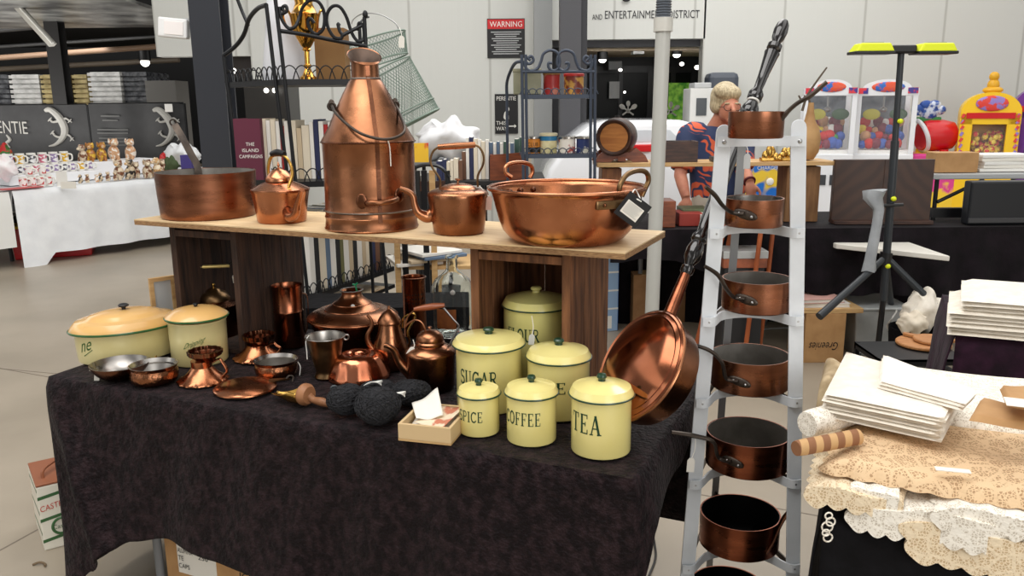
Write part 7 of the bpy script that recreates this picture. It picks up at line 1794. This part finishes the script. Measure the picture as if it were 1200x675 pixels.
for x, y, dy in ((960, 371, -.25), (1112, 374, -.1)):
    e_ = lp(x, y, dy); obj('leg', MB().tube([hub, hub.lerp(e_, .5), e_], [.018, .02, .023], 12, 1), mat('lamp_grey', (44, 48, 52)), tl)
e_ = lp(1046, 372, .5); obj('leg', MB().tube([hub, e_], .018, 12, 1), mat('lamp_grey', (44, 48, 52)), tl)
obj('foot_post', MB().tube([pb2, Vector((pb2.x-.01, pb2.y, .0))], .016, 12, 1), black, tl)
q0 = aty(1032, 226, YP-.06)
mb = MB(); pts = [(1034, 223, 26), (1030, 232, 21), (1029, 245, 12), (1027, 262, 11), (1024, 282, 11), (1021, 300, 12), (1019, 318, 16)]
rs = []
for i, (x, y, wpx_) in enumerate(pts):
    c_ = aty(x-(8 if i < 2 else 0), y, YP-.07)-q0; w_ = wpx_*.5*proj(q0)[2]/F
    rs.append([c_+Vector((w_*math.cos(a)*(1+.25*math.sin(3*a+i)), .022*math.sin(a), .006*math.sin(2*a))) for a in [2*PI*k/18 for k in range(18)]])
mb.rings(rs)
tag(obj('plastic_bag', mb, mat('bag_grey', (172, 176, 180), .35, 0, (150, 154, 158), 9, alpha=.92), None, 60, 0, q0), 'grey translucent plastic bag hanging from the tripod lamp', 'bag')
# ================================================================== ARCADE MACHINES along the wall
plush = [mat('plush_%s' % n, c, .7) for n, c in (('red', (200, 40, 40)), ('yellow', (230, 200, 60)), ('white', (236, 234, 230)), ('blue', (60, 90, 170)), ('maroon', (120, 36, 60)), ('tan', (200, 150, 110)), ('green', (70, 150, 70)))]
def claw(label, x0, x1, Y, seed, words):
    a_, b_ = aty(x0, 150, Y), aty(x1, 150, Y); w = b_.x-a_.x
    zt_ = aty((x0+x1)/2, 112, Y).z; zw0 = aty((x0+x1)/2, 180, Y).z; zc = aty((x0+x1)/2, 94, Y).z
    o_ = empty('claw_machine', label, 'claw machine', (a_.x, Y, 0)); dp = .7; ry = -.85*math.atan2(a_.x, Y); RM = Matrix.Rotation(ry, 3, 'Z'); o_.rotation_euler = (0, 0, ry); w *= 1.06; wm_ = mat('machine_white', (234, 236, 240), .3, coat=.3)
    obj('base_cabinet', MB().box((w/2, dp/2, zw0/2), (w, dp, zw0)), wm_, o_, 0, .01)
    for x in (.03, w-.03):
        for y in (.03, dp-.03): obj('corner_post', MB().box((x, y, (zw0+zt_)/2), (.05, .05, zt_-zw0)), wm_, o_, 0)
    obj('back_panel', MB().box((w/2, dp-.02, (zw0+zt_)/2), (w-.1, .02, zt_-zw0)), mat('machine_inside', (60, 64, 72), .35, .2, (120, 126, 134), 6), o_, 0)
    sg = obj('sign_head', MB().prism([(0, 0), (w, 0), (w, (zc-zt_)*.45)]+[(w*(.5+.38*math.cos(t_)), (zc-zt_)*(.45+.6*math.sin(t_))) for t_ in [PI*i/12 for i in range(13)]]+[(0, (zc-zt_)*.45)], (0, 0, zt_), (1, 0, 0), (0, 0, 1), .4), wm_, o_, 30)
    c_ = Vector((w/2, -.005, zt_+(zc-zt_)*.55)); M = Matrix.Rotation(PI/2, 3, 'X')
    obj('sign_oval', MB().ball(c_, (w*.27, .012, (zc-zt_)*.34), 24, 8), mat('sign_blue', (60, 110, 190), .3, 0, (224, 90, 60), 9, contrast=(.45, .5)), sg)
    for x in (w*.1, w*.9): obj('sign_corner', MB().box((x, -.005, zt_+.05), (w*.16, .01, .06)), mat('sign_corner', (70, 60, 140), .3, 0, (220, 60, 70), 12, contrast=(.48, .52)), sg, 0)
    obj('claw', MB().tube([(w*.5, dp*.5, zt_), (w*.5, dp*.5, zt_-.12)], .01, 8, 1).ball((w*.5, dp*.5, zt_-.15), (.04, .04, .03), 12, 8), steel, o_)
    rnd = random.Random(seed)
    obj('prize_bed', MB().box((w/2, dp/2, zw0+.02), (w-.08, dp-.1, .04)), plush[2], o_, 0)
    for lay in range(4):
        for k in range(6):
            r = rnd.uniform(.04, .065); m_ = plush[rnd.randrange(len(plush))]
            q = Vector((.1+(w-.2)*(k+.5*(lay % 2))/6, rnd.uniform(.09, .16)+.09*lay, zw0+.05+.075*lay))
            pr = tag(obj('plush_prize', MB().ball((0, 0, r), (r, r*.9, r), 14, 8), m_, None, 40, 0, Vector(o_.location)+RM @ q), 'round plush prize behind the glass of the %s' % words, 'toy', 'plush prizes in the %s' % words)
    for k in range(2): tag(obj('prize_badge', MB().ball((0, 0, 0), (.09, .012, .06), 18, 8), [mat('badge_y', (170, 160, 40), .4), mat('badge_g', (50, 80, 50), .4)][k], None, 40, 0, Vector(o_.location)+RM @ Vector((w*(.28+.44*k), .12, zw0+(zt_-zw0)*.68)), ry), '%s oval badge hanging in the %s' % (['olive yellow', 'dark green'][k], words), 'badge')
    obj('glass_front', MB().box((w/2, .012, (zw0+zt_)/2), (w-.1, .006, zt_-zw0)), mat('pane', (250, 252, 255), .02, alpha=.05), o_, 0)
    mb = MB()
    for x in (.25, .45, .65): mb.box((w*x, -.006, zw0-.28), (.07, .012, .11))
    obj('control_panel', mb, mat('controls', (60, 62, 66), .4), o_, 0)
YM = 9.1
claw('white claw machine behind the gourd, the left of the pair', 940, 995, YM, 3, 'left claw machine')
claw('white claw machine behind the tripod pole, the right of the pair', 1001, 1063, YM, 8, 'right claw machine')
# red barrel shaped ride with cloud sign
rr_ = empty('arcade_ride', 'red drum shaped arcade machine with white ring and blue cloud sign', 'arcade machine', (aty(1098, 200, YM).x, YM, 0)); r0_ = Vector(rr_.location); km = proj(r0_+Vector((0, 0, 1.3)))[2]/F
cD = aty(1100, 159, YM)-r0_; M = Matrix.Rotation(PI/2, 3, 'Y') 
obj('drum', MB().lathe([(0, -16*km), (17*km, -16*km), (18.5*km, -10*km), (18.5*km, 8*km), (16*km, 20*km), (9*km, 25*km), (0, 26*km)], 36, M=M, c=cD+Vector((0, .1, 0))), red, rr_)
obj('white_ring', MB().torus(19*km, 2.6*km, cD+Vector((-17*km, .1, 0)), 40, 10, M=Matrix.Rotation(PI/2-.35, 3, 'Y')), mat('ring_white', (226, 226, 230), .3), rr_)
obj('post', MB().tube([cD+Vector((8*km, 0, -16*km)), Vector((cD.x+8*km, 0, 0))], .045, 12, 1), red, rr_)
obj('post', MB().tube([cD+Vector((-10*km, .2, -16*km)), Vector((cD.x-10*km, .2, 0))], .045, 12, 1), yellow, rr_)
obj('plinth', MB().box((cD.x, .15, .5), (.6, .5, 1.0)), mat('ride_colours', (250, 210, 60), .5, 0, (226, 70, 150), 3, contrast=(.48, .52)), rr_, 0, .02)
cS = aty(1093, 129, YM)-r0_; sgb = mat('cloud_blue', (40, 80, 160), .35, 0, (206, 214, 230), 9, contrast=(.5, .56))
mb = MB()
for dx, dz, r in ((-13, 0, 8), (-4, 5, 8), (6, 5, 8), (13, 0, 7), (0, -2, 12)): mb.ball(cS+Vector((dx*km, .08, dz*km)), (r*km, .04, r*.8*km), 18, 10)
obj('cloud_sign', mb, sgb, rr_); obj('sign_base', MB().box(cS+Vector((0, .09, -11*km)), (30*km, .06, 6*km)), mat('sign_green', (60, 130, 70), .4), rr_, 0, .01)
obj('sign_post', MB().tube([cS+Vector((0, .12, -12*km)), cD+Vector((0, .12, 15*km))], .03, 10, 1), lgrey, rr_)
def candy(label, x0, x1, ytop, yarch, ybase, m, m2, knob, Y, arch=True):
    a_, b_ = aty(x0, 150, Y), aty(x1, 150, Y); w = b_.x-a_.x; zT = aty((x0+x1)/2, yarch, Y).z; zS = aty((x0+x1)/2, yarch+24, Y).z; zW0 = aty((x0+x1)/2, ybase, Y).z
    o_ = empty('candy_machine', label, 'arcade machine', (a_.x, Y, 0), -.9*math.atan2(a_.x, Y)); dp = .5; w *= 1.12
    obj('base_cabinet', MB().box((w/2, dp/2, zW0/2), (w, dp, zW0)), m, o_, 0, .015)
    for x in (w*.11, w*.89): obj('front_post', MB().box((x, .04, (zW0+zS)/2), (w*.22, .08, zS-zW0)), m, o_, 0, .01)
    obj('back_panel', MB().box((w/2, dp-.05, (zW0+zS)/2), (w, .08, zS-zW0)), m, o_, 0)
    for x in (.02, w-.02): obj('side_panel', MB().box((x, dp/2, (zW0+zS)/2), (.03, dp-.2, zS-zW0)), m, o_, 0)
    top = obj('arched_top', MB().prism([(0, -.12), (w, -.12)]+[(w*(.5+.5*math.cos(t_)), (zT-zS)*math.sin(t_)) for t_ in [PI*i/16 for i in range(17)]], (0, 0, zS), (1, 0, 0), (0, 0, 1), dp), m, o_, 30)
    obj('sign_oval', MB().ball((w/2, -.01, zS+(zT-zS)*.45), (w*.27, .015, (zT-zS)*.38), 22, 8), m2, top)
    mb = MB(); mb.box((w*.5, -.006, zS-.03), (w*.8, .012, .06)); obj('red_strip', mb, red, top, 0)
    if knob: obj('finial', MB().ball((w/2, .1, zT+.07), (.06, .05, .07), 14, 10).ball((w/2, .1, zT+.16), (.05, .045, .05), 14, 10).ball((w/2, .1, zT+.02), (.1, .08, .04), 14, 8), knob, top)
    rnd = random.Random(x0); mb = MB()
    for k in range(70):
        r = .03; mb.ball((w*.24+w*.52*rnd.random(), .1+rnd.random()*.3, zW0+.03+rnd.random()*.2), r, 8, 6)
    q = obj('sweets', mb, mat('sweets_mix', (210, 60, 70), .4, 0, (240, 220, 90), 16, 2, contrast=(.45, .5)), o_); q['kind'] = 'stuff'
    obj('glass_front', MB().box((w/2, .06, (zW0+zS)/2), (w*.56, .006, zS-zW0)), mat('pane', (250, 252, 255)), o_, 0)
    for x in (w*.05, w*.95):
        mb = MB()
        for k in range(7): mb.box((x, -.004, zW0+(zS-zW0)*(k+.5)/7), (w*.05, .01, .045), Matrix.Rotation(.5, 3, 'Y'))
        obj('stripe_trim', mb, m2 if knob else white, o_, 0)
    return o_
candy('bright yellow arched sweet machine with a golden finial', 1124, 1179, 95, 108, 181, yellow, mat('sign_mix', (224, 70, 60), .4, 0, (150, 130, 200), 10, contrast=(.48, .52)), mat('finial_gold', (226, 170, 40), .35), YM-.1)
candy('purple sweet machine with striped trim at the right edge', 1186, 1245, 95, 100, 181, purple, mat('sign_pink', (240, 150, 180), .4), None, YM-.2)
# blue poster fronted machine behind the plank, white units behind the person
wpx(884, 192, 921, 224, 7.6, .3, mat('poster_blue', (30, 110, 200), .4, 0, (236, 200, 60), 2.6, 2, contrast=(.5, .53)), 'arcade_console', 'blue and yellow fronted arcade console seen under the plank shelf', 'arcade machine', 0)
o_ = bpy.data.objects['arcade_console']; mb = MB(); q = aty(888, 199, 7.58)-Vector(o_.location); k = proj(aty(900, 199, 7.58))[2]/F
put_text(mb, 'CHARGER', (q.x, -.002, q.z), (1, 0, 0), (0, 0, 1), 26*k, 4*k); obj('lettering', mb, white, o_, 0)
obj('dial', MB().ball((0, -.005, aty(900, 213, 7.6).z), (.035, .01, .035), 16, 8), white, o_)
cx, cz, w, h = rectY(812, 104, 834, 140, YB-.8)
vm_ = empty('vending_unit', 'white unit with dark screen behind the person near the door', 'machine', (cx, YB-.8, 0))
obj('cabinet', MB().box((0, .2, (cz+h/2)/2), (w*1.3, .4, cz+h/2)), mat('unit_white', (214, 214, 210), .4), vm_, 0, .01); obj('screen', MB().box((-w*.05, -.004, cz-.03), (w*.55, .01, h*.55)), mat('screen_dark', (50, 56, 60), .2), vm_, 0); obj('top_tray', MB().box((0, .15, cz+h/2+.03), (w*.9, .3, .06)), lgrey, vm_, 0, .01)
cx, cz, w, h = rectY(830, 86, 866, 150, YB-.36)
md_ = empty('dark_machine', 'dark grey rounded machine head behind the person', 'machine', (cx, YB-.36, 0))
obj('column', MB().box((0, .2, (cz-.2)/2), (w*.8, .3, cz-.2)), mat('machine_dark', (74, 80, 90), .4), md_, 0, .01); obj('head', MB().box((0, .15, cz), (w, .3, h)), mat('machine_dark', (74, 80, 90)), md_, 0, .06)
# ================================================================== PERSON
YH = 5.95
def hq(x, y, dy=0): return aty(x, y, YH+dy)
pe = empty('person', 'person with fair hair in orange and blue patterned shirt, looking down behind the velvet table', 'person', (hq(842, 250).x, YH, 0)); pe0 = Vector(pe.location)
def hp_(x, y, dy=0): return hq(x, y, dy)-pe0
kh = proj(hq(842, 180))[2]/F
def remesh(o_, vox, sm=6):
    r = o_.modifiers.new('skin', 'REMESH'); r.mode = 'VOXEL'; r.voxel_size = vox; r.use_smooth_shade = True
    s_ = o_.modifiers.new('smooth', 'SMOOTH'); s_.factor = .5; s_.iterations = sm
mb = MB()
hc = hp_(851, 121, -.06)
Rh = Matrix.Rotation(.28, 3, 'Y') @ Matrix.Rotation(.45, 3, 'X')
mb.ball(hc+Vector((0, .02, .03)), (.086, .105, .10), 24, 16, Rh)                      # cranium
mb.ball(hc+Vector((.012, -.045, -.045)), (.068, .072, .085), 22, 14, Rh)               # face
mb.ball(hc+Vector((.02, -.075, -.112)), (.036, .035, .03), 14, 10, Rh)                 # chin
mb.tube([hc+Vector((.012, -.115, -.015)), hc+Vector((.018, -.142, -.05)), hc+Vector((.018, -.128, -.06))], [.010, .017, .014], 10, 3)   # nose
mb.ball(hc+Vector((-.078, .01, -.03)), (.014, .022, .034), 12, 8, Rh); mb.ball(hc+Vector((.09, .01, -.03)), (.014, .022, .034), 12, 8, Rh)
mb.ball(hc+Vector((.02, -.112, -.086)), (.026, .012, .010), 12, 8)
sh_ = hp_(838, 165, .03)
mb.tube([hc+Vector((0, .03, -.06)), sh_+Vector((0, .01, .08))], [.055, .066], 16, 2)
pv = Vector((0, .03, .95))
mb.tube([sh_+Vector((0, 0, .06)), sh_+Vector((0, .01, -.12)), Vector((sh_.x*.6, .03, 1.12)), pv], [.13, .165, .16, .155], 20, 4, .68, (0, 1, 0))
SL, SR = sh_+Vector((-.185, .0, .03)), sh_+Vector((.185, -.02, .03))
EL, ER = hp_(797, 205, -.06), hp_(872, 200, -.16)
HL, HR = hp_(804, 232, -.16), hp_(879, 214, -.27)
for a_, b_, c_ in ((SL, EL, HL), (SR, ER, HR)):
    mb.tube([a_, a_.lerp(b_, .5), b_], [.062, .054, .045], 16, 3); mb.ball(b_, .045, 12, 8)
    mb.tube([b_, b_.lerp(c_, .4), c_], [.045, .043, .031], 16, 3)
def hand(c_, d, side):
    d = d.normalized(); s_ = Vector((side, 0, 0)); s_ = (s_-d*s_.dot(d)).normalized(); n_ = d.cross(s_)
    M = Matrix((s_, n_, d)).transposed()
    mb.ball(c_+d*.045, (.042, .02, .055), 16, 10, M)
    for i, (o_, L_) in enumerate(((-.03, .062), (-.010, .075), (.010, .07), (.028, .055))):
        b0 = c_+d*.082+s_*o_; mb.tube([b0, b0+d*L_*.5-n_*.008, b0+d*L_*.9-n_*.028], [.0105, .0095, .008], 8, 3); mb.ball(b0+d*L_*.9-n_*.028, .008, 8, 6)
    b0 = c_+d*.03-s_*.036; mb.tube([b0, b0+d*.035-s_*.022-n_*.01, b0+d*.07-s_*.018-n_*.02], [.013, .011, .009], 8, 3)
hand(HL, Vector((.06, -.25, -1)), 1); hand(HR, Vector((.05, -.3, -1)), -1)
for s in (-1, 1):
    mb.tube([pv+Vector((s*.085, 0, -.02)), Vector((s*.10, .02, .5)), Vector((s*.11, .04, .09))], [.09, .062, .04], 16, 3)
    mb.ball(Vector((s*.11, -.03, .045)), (.045, .125, .045), 16, 10)
body = obj('body', mb, skin_m, pe); remesh(body, .007, 4)
# hair
mb = MB(); mb.ball(hc+Vector((-.004, .03, .045)), (.100, .118, .105), 26, 18, Rh)
mb.ball(hc+Vector((-.03, -.05, .075)), (.078, .062, .048), 18, 12, Rh); mb.ball(hc+Vector((-.055, .03, .0)), (.05, .09, .07), 18, 12, Rh); mb.ball(hc+Vector((.04, -.05, .07)), (.05, .055, .045), 16, 10, Rh); mb.ball(hc+Vector((.0, .08, -.02)), (.07, .05, .07), 16, 10)
hr = obj('hair', mb, hair_m, pe); remesh(hr, .008, 3)
mb = MB()
for s in (-1, 1): mb.torus(.026, .0025, hc+Vector((.014+s*.032, -.118, -.028)), 20, 6, M=Matrix.Rotation(PI/2-.5, 3, 'X'))
mb.tube([hc+Vector((-.045, -.112, -.025)), hc+Vector((-.082, .0, -.02))], .002, 6, 1); obj('glasses', mb, black, pe)
for s in (-1, 1): obj('eyebrow', MB().ball(hc+Vector((.014+s*.034, -.108, -.002)), (.02, .008, .006), 10, 6), hair_m, pe)
# shirt with leaf pattern
shirt = mat('patterned_shirt', (44, 56, 86), .75)
nt = shirt.node_tree; b_ = nt.nodes['Principled BSDF']
tcn = nt.nodes.new('ShaderNodeTexCoord'); vo = nt.nodes.new('ShaderNodeTexVoronoi'); vo.inputs['Scale'].default_value = 7
wv = nt.nodes.new('ShaderNodeTexWave'); wv.wave_type = 'RINGS'; wv.wave_type = 'BANDS'; wv.bands_direction = 'DIAGONAL'; wv.inputs['Scale'].default_value = 9; wv.inputs['Detail Scale'].default_value = .6; wv.inputs['Distortion'].default_value = 16; wv.inputs['Detail'].default_value = 2
nt.links.new(tcn.outputs['Object'], vo.inputs['Vector']); nt.links.new(tcn.outputs['Object'], wv.inputs['Vector'])
r1 = nt.nodes.new('ShaderNodeValToRGB'); r1.color_ramp.elements[0].position = .47; r1.color_ramp.elements[1].position = .53
r1.color_ramp.elements[0].color = lin((214, 96, 62)); r1.color_ramp.elements[1].color = lin((46, 58, 92))
mx = nt.nodes.new('ShaderNodeMath'); mx.operation = 'MULTIPLY_ADD'; mx.inputs[1].default_value = .30
nt.links.new(wv.outputs['Fac'], mx.inputs[0]); nt.links.new(vo.outputs['Distance'], mx.inputs[2])
mm = nt.nodes.new('ShaderNodeMath'); mm.operation = 'SUBTRACT'; mm.inputs[1].default_value = .10; nt.links.new(mx.outputs[0], mm.inputs[0])
nt.links.new(mm.outputs[0], r1.inputs['Fac']); nt.links.new(r1.outputs['Color'], b_.inputs['Base Color'])
mb = MB()
mb.tube([sh_+Vector((0, .0, .105)), sh_+Vector((0, .0, .04)), sh_+Vector((0, .01, -.12)), Vector((sh_.x*.6, .03, 1.12)), Vector((0, .03, .90))], [.085, .165, .195, .195, .20], 26, 4, .70, (0, 1, 0))
for a_, b2_ in ((SL, EL), (SR, ER)):
    mb.tube([a_.lerp(sh_, .45)+Vector((0, 0, .02)), a_+Vector((0, 0, .01)), a_.lerp(b2_, .5), a_.lerp(b2_, .88)], [.095, .088, .08, .078], 18, 4)
so = obj('shirt', mb, shirt, pe); remesh(so, .011, 4)
mb = MB(); mb.tube([Vector((0, .03, 1.0)), Vector((0, .03, .86))], [.17, .185], 20, 2, .75, (0, 1, 0))
for s in (-1, 1): mb.tube([Vector((s*.085, .03, .92)), Vector((s*.10, .03, .5)), Vector((s*.11, .04, .12))], [.11, .085, .07], 16, 3)
tr_ = obj('trousers', mb, mat('cream_trousers', (206, 196, 180), .8), pe); remesh(tr_, .012, 3)
mb = MB().torus(.036, .009, ER.lerp(HR, .9), 20, 8, M=(HR-ER).to_track_quat('Z', 'Y').to_matrix()); obj('wrist_strap', mb, mat('dark_red_strap', (100, 30, 34), .5), pe)
SKY_STRIP, SKY_DOOR, SKY_BASE = 1.6, 1.0, .35
# ================================================================== LIGHT
W = bpy.data.worlds.new('hall_light'); S.world = W; W.use_nodes = True
nt = W.node_tree; N = nt.nodes; L = nt.links; bg = N['Background']
tc = N.new('ShaderNodeTexCoord'); sep = N.new('ShaderNodeSeparateXYZ'); L.new(tc.outputs['Generated'], sep.inputs[0])
# open roof: bright roof-light strips between grey sheeting, big door openings along the sides
def math_(op, a, b=None):
    m = N.new('ShaderNodeMath'); m.operation = op
    for i, x in enumerate((a, b)):
        if x is None: continue
        if isinstance(x, (int, float)): m.inputs[i].default_value = x
        else: L.new(x, m.inputs[i])
    return m.outputs[0]
zc = math_('MAXIMUM', sep.outputs['Z'], .06)
rx = math_('DIVIDE', sep.outputs['X'], zc)
st_ = math_('SINE', math_('MULTIPLY', rx, 2.6)); strip = math_('GREATER_THAN', st_, .45)
az = math_('ARCTAN2', sep.outputs['X'], sep.outputs['Y'])
dr = math_('GREATER_THAN', math_('SINE', math_('MULTIPLY', az, 5.0)), .35)
low = math_('LESS_THAN', sep.outputs['Z'], .30)
upm = math_('GREATER_THAN', sep.outputs['Z'], .30)
e1 = math_('MULTIPLY', math_('MULTIPLY', strip, upm), SKY_STRIP)
e2 = math_('MULTIPLY', math_('MULTIPLY', dr, low), SKY_DOOR)
tot = math_('ADD', math_('ADD', e1, e2), SKY_BASE)
L.new(tot, bg.inputs['Strength']); bg.inputs['Color'].default_value = (1, .985, .955, 1)
def area(name, loc, size, power, target, col=(1, .98, .95)):
    d = bpy.data.lights.new(name, 'AREA'); d.shape = 'RECTANGLE'; d.size, d.size_y = size; d.energy = power; d.color = col
    o = bpy.data.objects.new(name, d); COL.objects.link(o); o.location = loc
    o.rotation_euler = (Vector(target)-Vector(loc)).to_track_quat('-Z', 'Y').to_euler(); return o
area('roof_light', (-1.5, 1.0, 5.5), (5, 3), 260, (0, 2.5, .6))
area('door_daylight', (3.5, -5, 2.6), (4, 3.2), 200, (0, 2.5, .8))
area('far_roof_light', (1.5, 7, 6), (7, 4), 350, (1, 7.5, 0))
area('bay_fill', (-8.5, 13.3, 2.7), (4, .6), 40, (-9.5, 16, .8))  # added fill for the bay and its tray stacks, no fitting stands here
area('foil_fill', (-8, 10.6, 1.0), (5, 1.5), 150, (-8, 11.2, 6))  # added fill from below that brightens the roof foil, not a real lamp
area('recess_fill', (1.6, 10.9, 2.36), (1.6, .4), 30, (1.6, 12.4, 1.3))  # added fill to lift the door emblems, separate from the modelled spots
